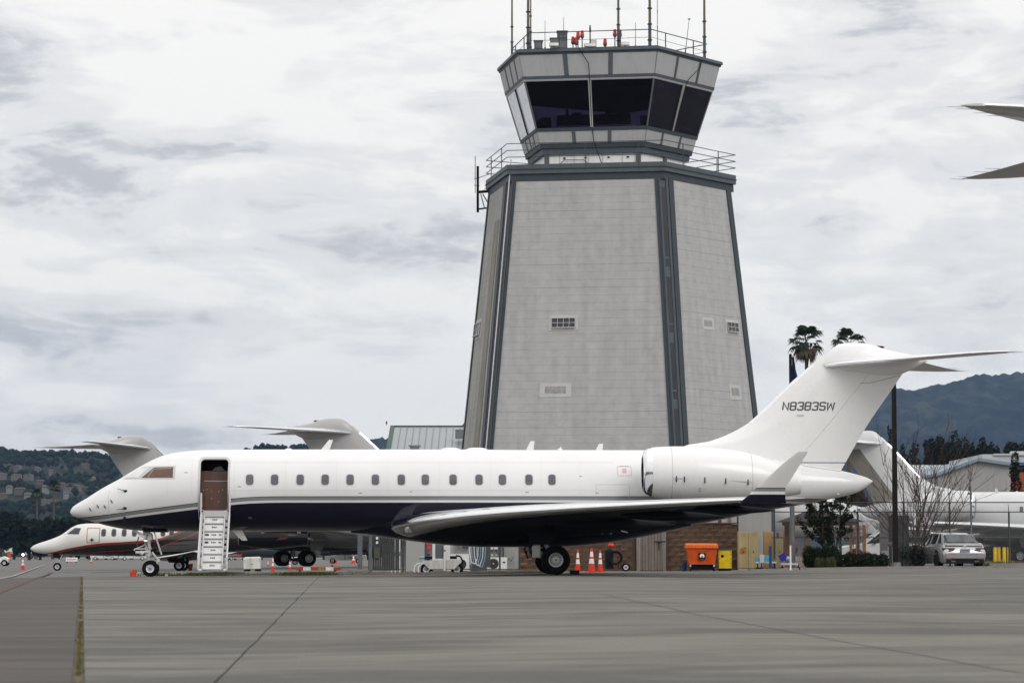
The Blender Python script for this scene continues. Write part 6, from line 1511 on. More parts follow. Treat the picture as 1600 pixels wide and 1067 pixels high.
mb = MB(); mb.add([(x0 - .02, ya, z0_ - .35), (x0 - .02, yb_, z1_ - .35), (x0 - .02, yb_, z1_ + .08), (x0 - .02, ya, z0_ + .08), (x0 + .24, ya, z0_ - .35), (x0 + .24, yb_, z1_ - .35), (x0 + .24, yb_, z1_ + .08), (x0 + .24, ya, z0_ + .08)], [(0, 1, 2, 3), (4, 7, 6, 5), (3, 2, 6, 7), (0, 3, 7, 4), (0, 4, 5, 1), (1, 5, 6, 2)]); mb.build('verge_trim', 'green_trim', t, smooth=0)
MB().bx(x0, x1, yb_ + .01, yb_ + .15, z1_ - .2, z1_ + .10).build('ridge_trim', 'green_trim', t, smooth=0)
mb = MB(); mb.add([(x0, yb_ + .2, z1_ - .05), (x1, yb_ + .2, z1_ - .05), (x1, yb_ + 8, z0_ - .3), (x0, yb_ + 8, z0_ - .3)], [(0, 1, 2, 3)]); mb.build('rear_slope', 'roof_metal', t, smooth=0)
mb = MB(); p = wp(648, 684, 177.5); f_ = (177.5 - ya) / (yb_ - ya); zr = z0_ + (z1_ - z0_) * f_; mb.bx(p.x - .28, p.x + .28, 177, 178, zr, zr + .32); mb.bx(p.x - .36, p.x + .36, 176.9, 178.1, zr + .321, zr + .40); mb.build('roof_vent', 'roof_metal', t, smooth=0)
mb = MB(); p = wp(719, 677, 180); mb.bx(p.x - .3, p.x + .3, 179.5, 180.2, z1_ - .9, z1_ - .35); mb.build('roof_vent', 'roof_metal_rib', t, smooth=0)
mb = MB(); p = wp(604, 666, yb_); mb.cyl((p.x, yb_, z1_ + .1), (p.x, yb_, z1_ + .38), .02, .02, 5); mb.cyl((p.x, yb_, z1_ + .2), (p.x, yb_, z1_ + .36), .05, .05, 6); mb.build('marker_lamp', 'terracotta', t)

# hangars on the right
HY = 236.0
t = thing('hangar', 'grey gabled hangar end wall with blue grey roof edge behind the bare tree', 'building', (0, 0, 0))
def hp(u, v, yy=HY): p = at(u, v, yy); return Vector((p.x, yy, p.z))
poly = [hp(1463, 900), hp(1463, 739.5), hp(1528, 716.5), hp(1579, 724), hp(1579, 900)]
for p in poly:
    if p.z < .5: p.z = 0
mb = MB(); mb.add(poly + [p + Vector((0, 30, 0)) for p in poly], [(0, 1, 2, 3, 4), (9, 8, 7, 6, 5), (0, 5, 6, 1), (1, 6, 7, 2), (2, 7, 8, 3), (3, 8, 9, 4)]); mb.build('wall', 'hangar_wall', t, smooth=0)
mb = MB()
for a, b in ((hp(1460, 739.5), hp(1528, 715.3)), (hp(1528, 715.3), hp(1582, 723.2))): d = Vector((0, -.5, 0)); mb.add([a + d, b + d, b + Vector((0, 31, 0)), a + Vector((0, 31, 0)), a + d + Vector((0, 0, -.26)), b + d + Vector((0, 0, -.26)), b + Vector((0, 31, -.26)), a + Vector((0, 31, -.26))], [(0, 1, 2, 3), (7, 6, 5, 4), (0, 4, 5, 1), (1, 5, 6, 2), (2, 6, 7, 3), (3, 7, 4, 0)])
mb.build('roof', 'hangar_trim', t, smooth=0)
mb = MB(); 
for k in range(12): x = poly[0].x + (poly[4].x - poly[0].x) * (k + .5) / 12; mb.bx(x - .015, x + .015, HY - .02, HY, 0, 6.6 if k < 2 else 7.2)
mb.build('wall_seam', 'hangar_wall', t, smooth=0)
mb = MB(); p = hp(1576.5, 768); mb.bar(p + Vector((-.4, -.3, -.4)), p + Vector((0, -.3, .4)), .2); mb.build('downpipe', 'wall_white', t, smooth=0)
t = thing('hangar', 'long low white roofed hangar left of the grey gable', 'building', (0, 0, 0)); yy = 275
a, b = hp(1405, 727, yy), hp(1505, 727, yy); c_ = hp(1405, 742, yy)
MB().bx(a.x, b.x, yy + 1, yy + 20, 0, c_.z).build('wall', 'hangar_wall', t, smooth=0)
mb = MB(); mb.add([(a.x, yy, c_.z), (b.x, yy, c_.z), (b.x, yy + 10, a.z + .35), (a.x, yy + 10, a.z + .35), (a.x, yy, c_.z - .3), (b.x, yy, c_.z - .3)], [(0, 1, 2, 3), (0, 4, 5, 1)]); mb.build('roof', 'hangar_roof', t, smooth=0)
mb = MB()
for k in range(14): x = a.x + (b.x - a.x) * (k + .5) / 14; mb.bar((x, yy, c_.z + .03), (x, yy + 10, a.z + .38), .06)
mb.build('roof_rib', 'roof_metal_rib', t, smooth=0)
for k in range(3):
    w0 = hp(1440 + k * 9, 742, 270); mb = MB(); mb.bx(w0.x, w0.x + .5, 269.9, 270.05, hp(0, 750, 270).z, hp(0, 744, 270).z); mb.build('window', 'blue_band', t, smooth=0)
mb = MB(); mb.bx(hp(1436, 0, 270).x, hp(1470, 0, 270).x, 270.06, 276, 0, hp(0, 741, 270).z); mb.build('annex', 'terracotta', t, smooth=0)
mb = MB(); mb.bx(hp(1436, 0, 270).x - .1, hp(1470, 0, 270).x, 269.7, 270.04, hp(0, 754, 270).z, hp(0, 751, 270).z); mb.bx(hp(1436, 0, 270).x - .1, hp(1470, 0, 270).x, 269.7, 270.04, hp(0, 742, 270).z, hp(0, 739.5, 270).z); mb.build('fascia', 'wall_white', t, smooth=0)
t = thing('hangar', 'white flat roofed building with blue fascia and brick wall at the right edge', 'building', (0, 0, 0)); yy = 262
a, b = hp(1535, 709.5, yy), hp(1720, 709, yy)
MB().bx(a.x, b.x, yy, yy + 20, hp(0, 722, yy).z, a.z).build('roof', 'hangar_roof', t, smooth=0)
mb = MB(); mb.bx(a.x + .5, b.x, yy + .02, yy + 19, 0, hp(0, 722, yy).z - .9); mb.build('brick_wall', 'brick_red', t, smooth=0)
MB().bx(hp(1583, 0, yy).x, b.x, yy - .4, yy - .02, hp(0, 727, yy).z, hp(0, 722.5, yy).z).build('fascia', 'blue_band', t, smooth=0)
mb = MB(); mb.bx(a.x + 3, a.x + 4.2, yy + 2, yy + 3, a.z, a.z + .35); mb.bx(a.x + 1, b.x, yy - .2, yy + .0, a.z - .1, a.z + .05); mb.build('roof_vent', 'hangar_roof', t, smooth=0)
for k, x_ in enumerate((0.3, 4.8, 9.4)): mb = MB(); mb.bx(hp(1593, 0, yy).x + x_, hp(1593, 0, yy).x + x_ + 2.2, yy - .03, yy + .02, 3.0, hp(0, 734, yy).z); mb.build('window', 'glass_dark', t, smooth=0)

# ------------------------------------------------------------------ fences
def chain_mesh(x0, x1, z0, z1, pitch, r):
    vs = []; fs = []; H = z1 - z0
    def strip(a, b):
        d = (Vector(b) - Vector(a)).normalized(); n_ = Vector((-d.z, 0, d.x)) * r; i = len(vs)
        vs.extend([tuple(Vector(a) + n_), tuple(Vector(a) - n_), tuple(Vector(b) - n_), tuple(Vector(b) + n_)]); fs.append((i, i + 1, i + 2, i + 3))
    x = x0 - H
    while x < x1:
        for sg in (1, -1):
            xa_, xb_ = (x, x + H) if sg > 0 else (x + H, x); za, zb = z0, z1
            # clip to [x0,x1]
            def at_x(xx): return z0 + (zb - za) * (xx - xa_) / (xb_ - xa_)
            lo, hi = min(xa_, xb_), max(xa_, xb_); cl, ch = max(lo, x0), min(hi, x1)
            if cl < ch: strip((cl, .004 * sg, at_x(cl)), (ch, .004 * sg, at_x(ch)))
        x += pitch
    me = bpy.data.meshes.new('chain_link'); me.from_pydata(vs, [], fs); me.materials.append(MATS['fence_wire']); return me
def fence(label, u0, u1, yy, vtop, post_us, rails_v, z0=.05, parts=True, barb=True):
    x0, x1 = (u0 - 800) / FPX * yy, (u1 - 800) / FPX * yy; g = gz((x0 + x1) / 2); t = thing('chain_link_fence', label, 'fence', (0, yy, g)); zt = at(0, vtop, yy).z - g
    o = inst('chain_link', chain_mesh(x0, x1, z0, zt, .075, .0022), t); o['kind'] = 'stuff'
    for u, vt in post_us:
        x = (u - 800) / FPX * yy; z = at(0, vt, yy).z - g; mb = MB(); mb.cyl((x, 0, 0), (x, 0, z), .038, .038, 8); mb.ell((x, 0, z), .045, .045, .03, 8, 4)
        if barb: mb.cyl((x, 0, z), (x - .05, -.15, z + .32), .015, .012, 5)
        mb.build('fence_post', 'fence_metal', t)
    for v in rails_v:
        z = at(0, v, yy).z - g; mb = MB(); mb.cyl((x0, .03, z), (x1, .03, z), .026, .026, 6); mb.build('rail', 'fence_metal', t)
    return t
fence('tall chain link fence with dark rails running behind the silver car and bare tree', 1205, 1680, 119, 784, [(1209, 790), (1312.5, 776), (1339.5, 803), (1411, 784), (1482.5, 785), (1575, 800), (1660, 784)], (784.5, 799.5, 839.5))
fence('chain link fence in front of the white building and air conditioners', 628, 812, 117, 822, [(630, 832), (781, 832), (812, 832)], (824, 889), barb=False)
fence('short chain link run above the block wall in front of the white building', 1152, 1206, 123.5, 793, [(1152, 800), (1206, 793)], (793,), barb=False)
# grey slatted gate at the left of the fence
gy = 105.5
def gx(u): return (u - 800) / FPX * gy
t = thing('slatted_gate', 'dark grey slatted gate between steel posts below the jet belly', 'gate', (0, gy, gz(-5)))
for u, w_ in ((563, .17), (579.5, .12)): MB().bx(gx(u) - w_ / 2, gx(u) + w_ / 2, -.08, .08, 0, 1.95).build('gate_post', 'steel_grey', t, smooth=0)
MB().bx(gx(559), gx(567), -.14, .14, .0, .06).build('base_plate', 'steel_grey', t, smooth=0)
xa_ = gx(576); k = 0
while xa_ < gx(624): MB().bx(xa_, xa_ + .068, -.015 - .006 * (k % 2), .01, .16, 1.44).build('slat', 'slat_dark', t, smooth=0); xa_ += .082; k += 1
for z in (.2, .8, 1.46): MB().bx(gx(576), gx(626), .012, .05, z - .025, z + .025).build('rail', 'steel_grey', t, smooth=0)
MB().bx(gx(585), gx(594), -.10, -.03, .6, 1.0).build('lock_box', 'olive_box', t, smooth=0)
for z in (1.17, 1.33): MB().bx(gx(588), gx(591.5), -.05, -.03, z - .04, z + .05).build('notice', 'cone_white', t, smooth=0)
for u in (610.5, 616.5, 623.0): x = gx(u); tt_ = thing('white_pipe', {610.5: 'thin white upright pipe nearest the dark slatted gate', 616.5: 'middle one of three thin white upright pipes beside the slatted gate', 623.0: 'thin white upright pipe next to the pale wall corner'}[u], 'pipe', (x, gy + 1, gz(x))); mb = MB(); mb.cyl((0, 0, 0), (0, 0, 1.6), .028, .028, 8); mb.build('tube', 'white_matte', tt_); mb = MB(); mb.cyl((0, 0, .7), (0, 0, .76), .045, .045, 8); mb.cyl((0, 0, 0), (0, 0, .05), .05, .05, 8); mb.build('coupling', 'steel_grey', tt_)
# shed, tanks and pipes behind the fence
t = thing('plant_shed', 'pale plant shed wall corner behind the fence under the jet belly', 'shed', (gx(631), 112, gz(-4))); MB().bx(-.15, .55, 0, 1.4, 0, 2.1).build('wall', 'hangar_wall', t, smooth=0); MB().bx(-.22, .62, -.06, 1.46, 2.102, 2.16).build('roof', 'roof_metal', t, smooth=0)
for u, r_, h, m_, lab in ((642, .20, 1.75, 'slate_tank', 'slate blue upright tank just right of the pale shed'), (651, .14, 1.65, 'black', 'black slim tank between two slate blue tanks'), (661.5, .19, 1.6, 'slate_tank', 'slate blue upright tank beside the red valve')):
    x = (u - 800) / FPX * 113; t = thing('tank', lab, 'tank', (x, 113, gz(x))); mb = MB(); mb.cyl((0, 0, .08), (0, 0, h), r_, r_, 16); mb.ell((0, 0, h), r_, r_, .08, 16, 6); mb.build('vessel', m_, t); mb = MB(); mb.cyl((0, 0, 0), (0, 0, .08), r_ * 1.1, r_ * 1.1, 12); mb.build('base', 'steel_grey', t); mb = MB()
    for z in (.5, 1.1): mb.cyl((0, 0, z), (0, 0, z + .04), r_ * 1.04, r_ * 1.04, 16)
    mb.build('band', 'fence_metal', t)
x = (670 - 800) / FPX * 109; t = thing('fire_valve', 'red valve stack beside the white ground cart', 'valve', (x, 109, gz(x))); mb = MB(); mb.cyl((0, 0, 0), (0, 0, .75), .05, .05, 8); mb.build('riser', 'black', t); mb = MB(); mb.ell((0, 0, .95), .055, .055, .12); mb.cyl((-.08, 0, 1.1), (.12, 0, 1.1), .03, .03, 6); mb.cyl((0, 0, 1.05), (0, 0, 1.35), .04, .03, 8); mb.build('valve_body', 'red_paint', t)
x = (664 - 800) / FPX * 107; t = thing('blue_pipework', 'pale blue horizontal pipe and curved hoses left of the white ground cart', 'pipes', (x, 107, gz(x)))
mb = MB(); mb.cyl((-.2, 0, .62), (.45, 0, .64), .06, .06, 10); mb.cyl((.45, 0, .64), (.55, 0, .64), .08, .08, 10); mb.cyl((-.3, .0, .40), (.2, 0, .40), .045, .045, 8); mb.build('pipe', 'pipe_blue', t)
for dx_ in (-.38, -.22):
    mb = MB(); mb.tube([(dx_ + .2, -.1, .40), (dx_ + .08, -.12, .38), (dx_, -.13, .28), (dx_ - .02, -.13, .12), (dx_ + .06, -.14, .03)], .022, 6); mb.build('hose', 'cab_white', t)

# ------------------------------------------------------------------ ground cart (white, two fat wheels)
cy0 = 103.0
def cxp(u): return (u - 690) / FPX * cy0
t = thing('ground_cart', 'white wheeled ground service cart with rust streaks and upright cabinet under the wing', 'cart', ((690 - 800) / FPX * cy0, cy0, gz(-2)))
mb = MB(); mb.loft([[(cxp(661), y, .52), (cxp(661), y, .46), (cxp(672), y, .22), (cxp(711), y, .22), (cxp(721), y, .46), (cxp(721), y, .56)] for y in (-.45, .45)]); mb.build('hull', 'dirty_white', t, smooth=0)
mb = MB(); mb.bx(cxp(676.5), cxp(703.5), -.40, .35, .25, 1.22); mb.build('cabinet', 'cab_white', t, smooth=0)
mb = MB(); mb.bx(cxp(681), cxp(696), -.415, -.402, .60, 1.15); mb.build('panel', 'steel_grey', t, smooth=0)
mb = MB(); mb.bx(cxp(677), cxp(694), -.418, -.403, .26, .38); mb.bx(cxp(697), cxp(703), -.418, -.403, .27, .36); mb.build('rust_streak', 'rust', t, smooth=0)
mb = MB(); mb.cyl((cxp(695.5), -.50, .12), (cxp(695.5), -.50, 1.05), .035, .035, 10); mb.build('drawbar', 'cab_white', t)
mb = MB(); mb.cyl((cxp(695.5), -.50, .84), (cxp(695.5), -.50, .90), .038, .038, 10); mb.cyl((cxp(695.5), -.5, .10), (cxp(695.5), -.5, .16), .06, .06, 10); mb.build('drawbar_band', 'rust', t)
mb = MB(); mb.tube([(cxp(674), -.45, .12), (cxp(680), -.47, .06), (cxp(700), -.47, .06), (cxp(704), -.46, .12)], .02, 6); mb.build('tow_loop', 'dirty_white', t)
mb = MB(); mb.bx(cxp(664), cxp(680), -.3, .3, .575, .68); mb.bx(cxp(704), cxp(714), -.3, .3, .575, .68); mb.build('battery_box', 'black', t, smooth=0)
for u in (667, 714.5):
    wheel(t, cxp(u), -.30, .215, .215, .2, .12, 'bolt').rotation_euler = (0, 0, 0)
    wheel(t, cxp(u), .30, .215, .215, .2, .12, 'bolt')
mb = MB(); mb.tube([(cxp(713), -.2, .70), (cxp(720), -.2, .66), (cxp(723), -.2, .50), (cxp(721), -.2, .32)], .035, 6); mb.build('hose', 'black', t)

# ------------------------------------------------------------------ air conditioners and wall kit
def acx(u, yy): return (u - 800) / FPX * yy
for u0, u1, lab in ((700, 733, 'pale outdoor air conditioning unit partly hidden by the blue hoses'), (760, 792.5, 'pale outdoor air conditioning unit with round black fan, beside the thin fence post')):
    yy = 121; x = acx((u0 + u1) / 2, yy); W_ = acx(u1, yy) - acx(u0, yy); t = thing('air_conditioner', lab, 'air conditioner', (x, yy, gz(x)), 0, None)
    MB().bx(-W_ / 2, W_ / 2, -.17, .17, .06, .60 if u0 > 740 else .76).build('casing', 'cab_white', t); MB().bx(-W_ * .42, W_ * .42, -.14, .14, 0, .058).build('foot', 'steel_grey', t)
    fc = -W_ / 2 + .30 if u0 > 740 else W_ / 2 - .32
    mb = MB(); mb.cyl((fc, -.165, .33), (fc, -.176, .33), .215, .215, 24); mb.build('fan_guard', 'black', t)
    for r_ in (.06, .11, .16, .205): mb = MB(); mb.lathe((fc, -.18, .33), [(r_ - .005, 0), (r_ + .005, 0), (r_ + .005, -.006), (r_ - .005, -.006)], (0, 1, 0), 20); mb.build('guard_ring', 'fence_metal', t)
    mb = MB(); mb.cyl((fc, -.177, .33), (fc, -.187, .33), .035, .035, 10); mb.build('fan_hub', 'light_grey_metal', t)
    mb = MB(); mb.bx(W_ / 2 - .18, W_ / 2 - .08, -.18, -.171, .36, .42) if u0 > 740 else mb.bx(-W_ / 2 + .08, -W_ / 2 + .16, -.18, -.171, .4, .5); mb.build('handle', 'black', t, smooth=0)
t = thing('meter_rack', 'row of pale electric meters on conduits above the air conditioner', 'meters', (acx(768, 125.2), 125.35, gz(-1)))
for k, u in enumerate((762, 768, 775)):
    x = acx(u, 125.2) - acx(768, 125.2); MB().bx(x - .08, x + .08, -.1, 0, .95, 1.3).build('meter_box', 'cab_white', t, smooth=0); mb = MB(); mb.cyl((x + .02, -.05, .55), (x + .02, -.05, .94), .018, .018, 6); mb.build('conduit', 'fence_metal', t); mb = MB(); mb.box(x + .02, -.04, .7, .06, .05, .1); mb.build('switch', 'cab_white', t, smooth=0)
MB().bx(-.25, .45, -.04, -.01, .56, .60).build('bar', 'fence_metal', t, smooth=0)
t = thing('breaker_panel', 'dark breaker panels on the white wall behind the fence', 'electrical panel', (acx(725, 125.2), 125.35, gz(-2)))
for a, b, c_, d, m_ in ((-.30, -.18, .95, 1.4, 'steel_grey'), (-.05, .25, 1.0, 1.35, 'dark_metal'), (1.5, 1.62, .55, 1.4, 'steel_grey'), (1.66, 1.74, .55, 1.4, 'fence_metal')): MB().bx(a, b, -.12, 0, c_, d).build('box', m_, t, smooth=0)
t = thing('wall_bracket', 'thin dark tap bracket on the white wall near the brown wall', 'bracket', (acx(795, 125.2), 125.4, gz(0))); mb = MB(); mb.tube([(-.1, -.1, .3), (0, -.1, .55), (.08, -.1, .4), (.2, -.1, .62)], .014, 5); mb.tube([(-.12, -.1, .62), (-.08, -.1, .3), (-.13, -.1, .2)], .012, 5); mb.build('pipe', 'fence_metal', t); MB().bx(-.15, -.05, -.12, 0, .3, .36).build('valve', 'dark_metal', t, smooth=0)
x = acx(744, 118); t = thing('hose_reel', 'dark hose barrel draped with pale blue hoses beside the air conditioner', 'hose barrel', (x, 118.6, gz(x)))
mb = MB(); mb.cyl((.12, 0, .0), (.12, 0, 1.1), .32, .32, 18); mb.build('barrel', 'slate_tank', t)
mb = MB(); mb.cyl((.42, .1, .2), (.42, .1, 1.25), .17, .17, 12); mb.build('sack', 'slat_dark', t)
for k in range(4):
    a = -.30 + k * .10; mb = MB(); mb.tube([(a, -.36, 1.3), (a + .03, -.38, .8 - .05 * k), (a + .12, -.39, .40 - .05 * k), (a + .25, -.39, .34 - .04 * k), (a + .36, -.38, .6), (a + .40, -.36, 1.3)], .022, 6); mb.build('hose', 'pipe_blue' if k % 2 else 'cab_white', t)
mb = MB(); mb.tube([(-.25, -.3, .3), (-.2, -.32, .1), (-.1, -.3, .02), (.1, -.32, .04), (.2, -.3, .25)], .03, 6); mb.build('loose_hose', 'olive_box', t)

# ------------------------------------------------------------------ cones
def cone_mesh():
    mb = MB().mat('cone_orange'); mb.bx(-.18, .18, -.18, .18, 0, .03); mb.lathe((0, 0, 0), [(.135, .03), (.105, .26)], (0, 0, 1), 16); a = mb.mesh('body')
    mb = MB().mat('cone_white'); mb.lathe((0, 0, 0), [(.1055, .26), (.083, .40)], (0, 0, 1), 16); b = mb.mesh('collar')
    mb = MB().mat('cone_orange'); mb.lathe((0, 0, 0), [(.083, .40), (.073, .46)], (0, 0, 1), 16); c_ = mb.mesh('band')
    mb = MB().mat('cone_white'); mb.lathe((0, 0, 0), [(.0735, .46), (.050, .61)], (0, 0, 1), 16); d = mb.mesh('collar')
    mb = MB().mat('cone_orange'); mb.lathe((0, 0, 0), [(.050, .61), (.036, .70), (.02, .71)], (0, 0, 1), 16); e_ = mb.mesh('tip'); return [('body', a), ('collar', b), ('band', c_), ('collar', d), ('tip', e_)]
CM = cone_mesh(); first = None
def cone(u, yy, label, sc=1.0, wid=1.0, group='traffic cones around the apron'):
    x = (u - 800) / FPX * yy; t = thing('traffic_cone', label, 'traffic cone', (x, yy, gz(x)), random.uniform(0, 1.5), group); t.scale = (sc * wid, sc * wid, sc)
    for nm, me in CM: inst(nm, me, t)
    return t
cone(902.5, 113, 'tall orange cone nearest the jet main wheel', 1.22, .62); cone(924, 111, 'widest of the three orange cones by the block wall', 1.30, .78); cone(937.5, 113, 'tall orange cone beside the fire extinguisher cart', 1.22, .62)
cone(38, 176, 'orange cone out on the taxiway left of the small jet', 1.0, .85); cone(427.5, 128, 'slim orange cone with white top beside the pale block', .95, .5); cone(454, 136, 'small faded cone in front of the dark jet wheels', .68, .7)
cone(144.5, 300, 'small dark cone under the small jet belly', .9, .9); cone(112, 330, 'distant small orange cone by the low white sign', .8, .8); cone(525.5, 270, 'orange cone beside the far white pickup tailgate', 1.15, .9); cone(517, 280, 'shorter orange cone left of the far white pickup', .8, .8); cone(553, 260, 'orange cone at the far pickup front by the steel post', 1.05, 1.1); cone(420, 210, 'small red cone under the silver nosed jet', .6, .8)
x = acx(300, 150); t = thing('traffic_cone', 'orange and white cone lying on its side near the airstair', 'traffic cone', (x, 150, gz(x) + .17), 0, 'traffic cones around the apron'); t.rotation_euler = (0, R(82), R(160)); 
for nm, me in CM: inst(nm, me, t)
# chock by the nose wheel
x = acx(211, 94); t = thing('wheel_chock', 'orange plastic chock stack beside the nose wheel', 'chock', (x, 94, gz(x) + .03)); MB().bx(-.12, .07, -.08, .08, 0.002, .14).build('lower_block', 'cone_orange', t); MB().bx(-.05, .08, -.06, .06, .142, .23).build('upper_block', 'orange_plastic', t)
mb = MB(); mb.tube([(.08, 0, .1), (.2, 0, .16), (.26, 0, .03), (.4, 0, .02)], .012, 5); mb.build('rope', 'cone_white', t); mb = MB(); mb.bar((-.08, -.09, .0), (-.12, -.09, .2), .02); mb.build('strap', 'cone_orange', t)
mb = MB(); x = acx(262, 96); mb.box(0, 0, .035, .09, .06, .07); o = mb.build('stone', 'cone_white'); o.location = (x, 96, gz(x) + .03); tag(o, 'small white stone on the concrete behind the nose wheel', 'stone')

# pale block left of the gear
x = acx(396, 131); t = thing('plastic_barrier', 'dirty white moulded block standing behind the airstair', 'barrier', (x, 131, gz(x)))
mb = MB(); mb.loft([[(-.38, -.3, .10), (.36, -.3, .12), (.36, .3, .12), (-.38, .3, .10)], [(-.40, -.3, .58), (.36, -.3, .60), (.36, .3, .60), (-.40, .3, .58)], [(-.33, -.22, .64), (.31, -.22, .66), (.31, .22, .66), (-.33, .22, .64)]]); mb.build('block', 'dirty_white', t)
for x_ in (-.25, .25): MB().bx(x_ - .12, x_ + .12, -.28, .28, 0, .11).build('foot', 'black', t, smooth=0)
MB().bx(-.05, .04, -.312, -.30, .3, .33).build('label_plate', 'steel_grey', t, smooth=0)
x = acx(498, 128); t = thing('barricade', 'orange and white striped barricade plank lying low behind the kerb', 'barricade', (x, 128, gz(x)), R(2)); xa_ = -1.0
for k in range(6): MB().bx(xa_ + k * .335, xa_ + k * .335 + .333, -.03, .03, .05, .20 - .01 * (k % 2)).build('board', 'dirty_white' if k in (1, 4) else 'rust' if k == 3 else 'faded_orange', t, smooth=0)
for x_ in (-.8, .75): MB().bx(x_ - .05, x_ + .05, -.2, .2, 0, .05).build('foot', 'black', t, smooth=0)
mb = MB(); mb.ell((.62, 0, .26), .06, .05, .06); mb.build('lamp', 'tail_red', t)

# fire extinguisher cart
x = acx(962, 118); t = thing('extinguisher_cart', 'wheeled red fire extinguisher cart with black hose against the block wall', 'fire extinguisher', (x, 118, gz(x)))
mb = MB(); mb.cyl((-.28, 0, .1), (-.28, 0, .82), .17, .17, 14); mb.ell((-.28, 0, .82), .17, .17, .12); mb.build('cylinder', 'black', t)
mb = MB(); mb.ell((-.20, -.02, 1.06), .13, .1, .09); mb.build('cap_cover', 'cone_orange', t)
mb = MB(); mb.bar((.10, 0, .15), (.02, 0, 1.05), .05); mb.bar((.22, 0, .15), (.16, 0, 1.0), .05); mb.bar((.0, 0, .7), (.22, 0, .7), .04); mb.bar((-.4, 0, .12), (.25, 0, .12), .05); mb.tube([(.02, 0, 1.05), (.08, -.1, 1.1), (.18, -.1, 1.08), (.16, 0, 1.0)], .02, 6); mb.build('frame', 'tail_red', t)
wheel(t, .40, -.12, .17, .17, .07, .1, 'bolt'); wheel(t, .40, .18, .17, .17, .07, .1, 'bolt')
for k in range(4): mb = MB(); mb.lathe((-.03, -.18 - .03 * k, .55), [(.20 + .02 * k, 0), (.235 + .02 * k, 0), (.235 + .02 * k, .03), (.20 + .02 * k, .03)], (0, 1, 0), 20); mb.build('hose_coil', 'black', t)

# bins
yy = 118; x = acx(1096, yy); t = thing('dumpster', 'orange lidded wheeled dumpster with black sign against the brown wall', 'dumpster', (x, yy, gz(x)))
s_ = yy / FPX
mb = MB(); mb.loft([[(-21 * s_, -.45, .28), (19 * s_, -.45, .28), (19 * s_, .45, .28), (-21 * s_, .45, .28)], [(-24.5 * s_, -.55, .93), (22.5 * s_, -.55, .93), (22.5 * s_, .55, .93), (-24.5 * s_, .55, .93)]]); mb.build('bin', 'orange_plastic', t, smooth=0)
mb = MB(); mb.bx(-26 * s_, 24 * s_, -.6, -.5, .93, 1.03); mb.loft([[(-26 * s_, -.62, .95), (24 * s_, -.62, .95), (24 * s_, .6, .95), (-26 * s_, .6, .95)], [(-25.5 * s_, -.58, 1.08), (23.5 * s_, -.58, 1.08), (23.5 * s_, .5, 1.14), (-25.5 * s_, .5, 1.14)]]); mb.build('lid', 'orange_lid', t, smooth=0)
for k in range(9): x_ = (-22 + k * 5.4) * s_; MB().bx(x_ - .012, x_ + .012, -.63, -.60, .96, 1.05).build('lid_rib', 'orange_plastic', t, smooth=0)
mb = MB(); mb.bx(-10 * s_, 8 * s_, -.56, -.50, .84, .88); mb.bx(-20 * s_, 19 * s_, -.50, -.44, .285, .33); mb.build('rim_bar', 'orange_plastic', t, smooth=0)
sg = MB().bx(-8 * s_ + .04, 4 * s_ - .0, -.565, -.545, .47, .75).build('sign', 'black', t, smooth=0)
xm = -2 * s_ + .02; mb = MB(); mb.add([(xm - .10, -.569, .64), (xm - .05, -.569, .71), (xm + .05, -.569, .71), (xm + .10, -.569, .64), (xm + .08, -.569, .56), (xm + .035, -.569, .56), (xm + .03, -.569, .62), (xm - .03, -.569, .62), (xm - .035, -.569, .56), (xm - .08, -.569, .56)], [(0, 1, 2, 3, 6, 7), (3, 4, 5, 6), (7, 8, 9, 0)])
mb.build('emblem', 'cone_white', sg, fix=False)
mb = MB(); mb.box(xm - .04, -.57, .51, .1, .004, .012); mb.box(xm + .03, -.57, .495, .12, .004, .010); mb.build('small_print', 'gate_beige', sg, smooth=0)
for x_ in (-19 * s_, 17.5 * s_): mb = MB(); mb.cyl((x_ - .03, -.4, .10), (x_ + .03, -.4, .10), .10, .10, 12); mb.build('castor', 'black', t); MB().bx(x_ - .03, x_ + .03, -.43, -.37, .10, .28).build('castor_fork', 'cab_white', t, smooth=0)
MB().bx(-18 * s_, 17 * s_, -.3, .3, .06, .27).build('underframe', 'black', t, smooth=0)
x = acx(1131, yy); t = thing('wheelie_bin', 'bright yellow bin with black lid and round badge beside the dumpster', 'bin', (x, yy, gz(x)))
mb = MB(); mb.loft([[(-9.5 * s_, -.26, .10), (10.5 * s_, -.26, .10), (10.5 * s_, .26, .10), (-9.5 * s_, .26, .10)], [(-10.5 * s_, -.30, .84), (10.5 * s_, -.30, .84), (10.5 * s_, .30, .84), (-10.5 * s_, .30, .84)]]); mb.build('bin', 'yellow_plastic', t, smooth=0)
MB().bx(-11.5 * s_, 11 * s_, -.33, .33, .842, .93).build('lid', 'slat_dark', t, smooth=0); MB().bx(-9 * s_, 10 * s_, -.2, .2, 0, .098).build('base', 'black', t, smooth=0)
mb = MB(); mb.lathe((-4 * s_, -.295, .60), [(.065, 0), (.04, -.003)], (0, 1, 0), 14); mb.box(-4 * s_, -.297, .585, .03, .006, .07); mb.build('badge', 'black', t, fix=False)
mb = MB()
for z in (.2, .32, .5, .66, .78):
    for x_ in (-9 * s_, 9 * s_): mb.box(x_, -.31, z, .03, .02, .03)
mb.build('rivet', 'slat_dark', t, smooth=0)
x = acx(1069, yy); t = thing('small_barrel', 'small dark blue barrel squeezed between the wall and orange dumpster', 'barrel', (x, yy + .3, gz(x))); mb = MB(); mb.cyl((0, 0, 0), (0, 0, .33), .09, .095, 12); mb.build('body', 'blue_plastic', t); mb = MB(); mb.cyl((0, 0, .33), (0, 0, .36), .1, .1, 12); mb.build('lid', 'blue_plastic', t)
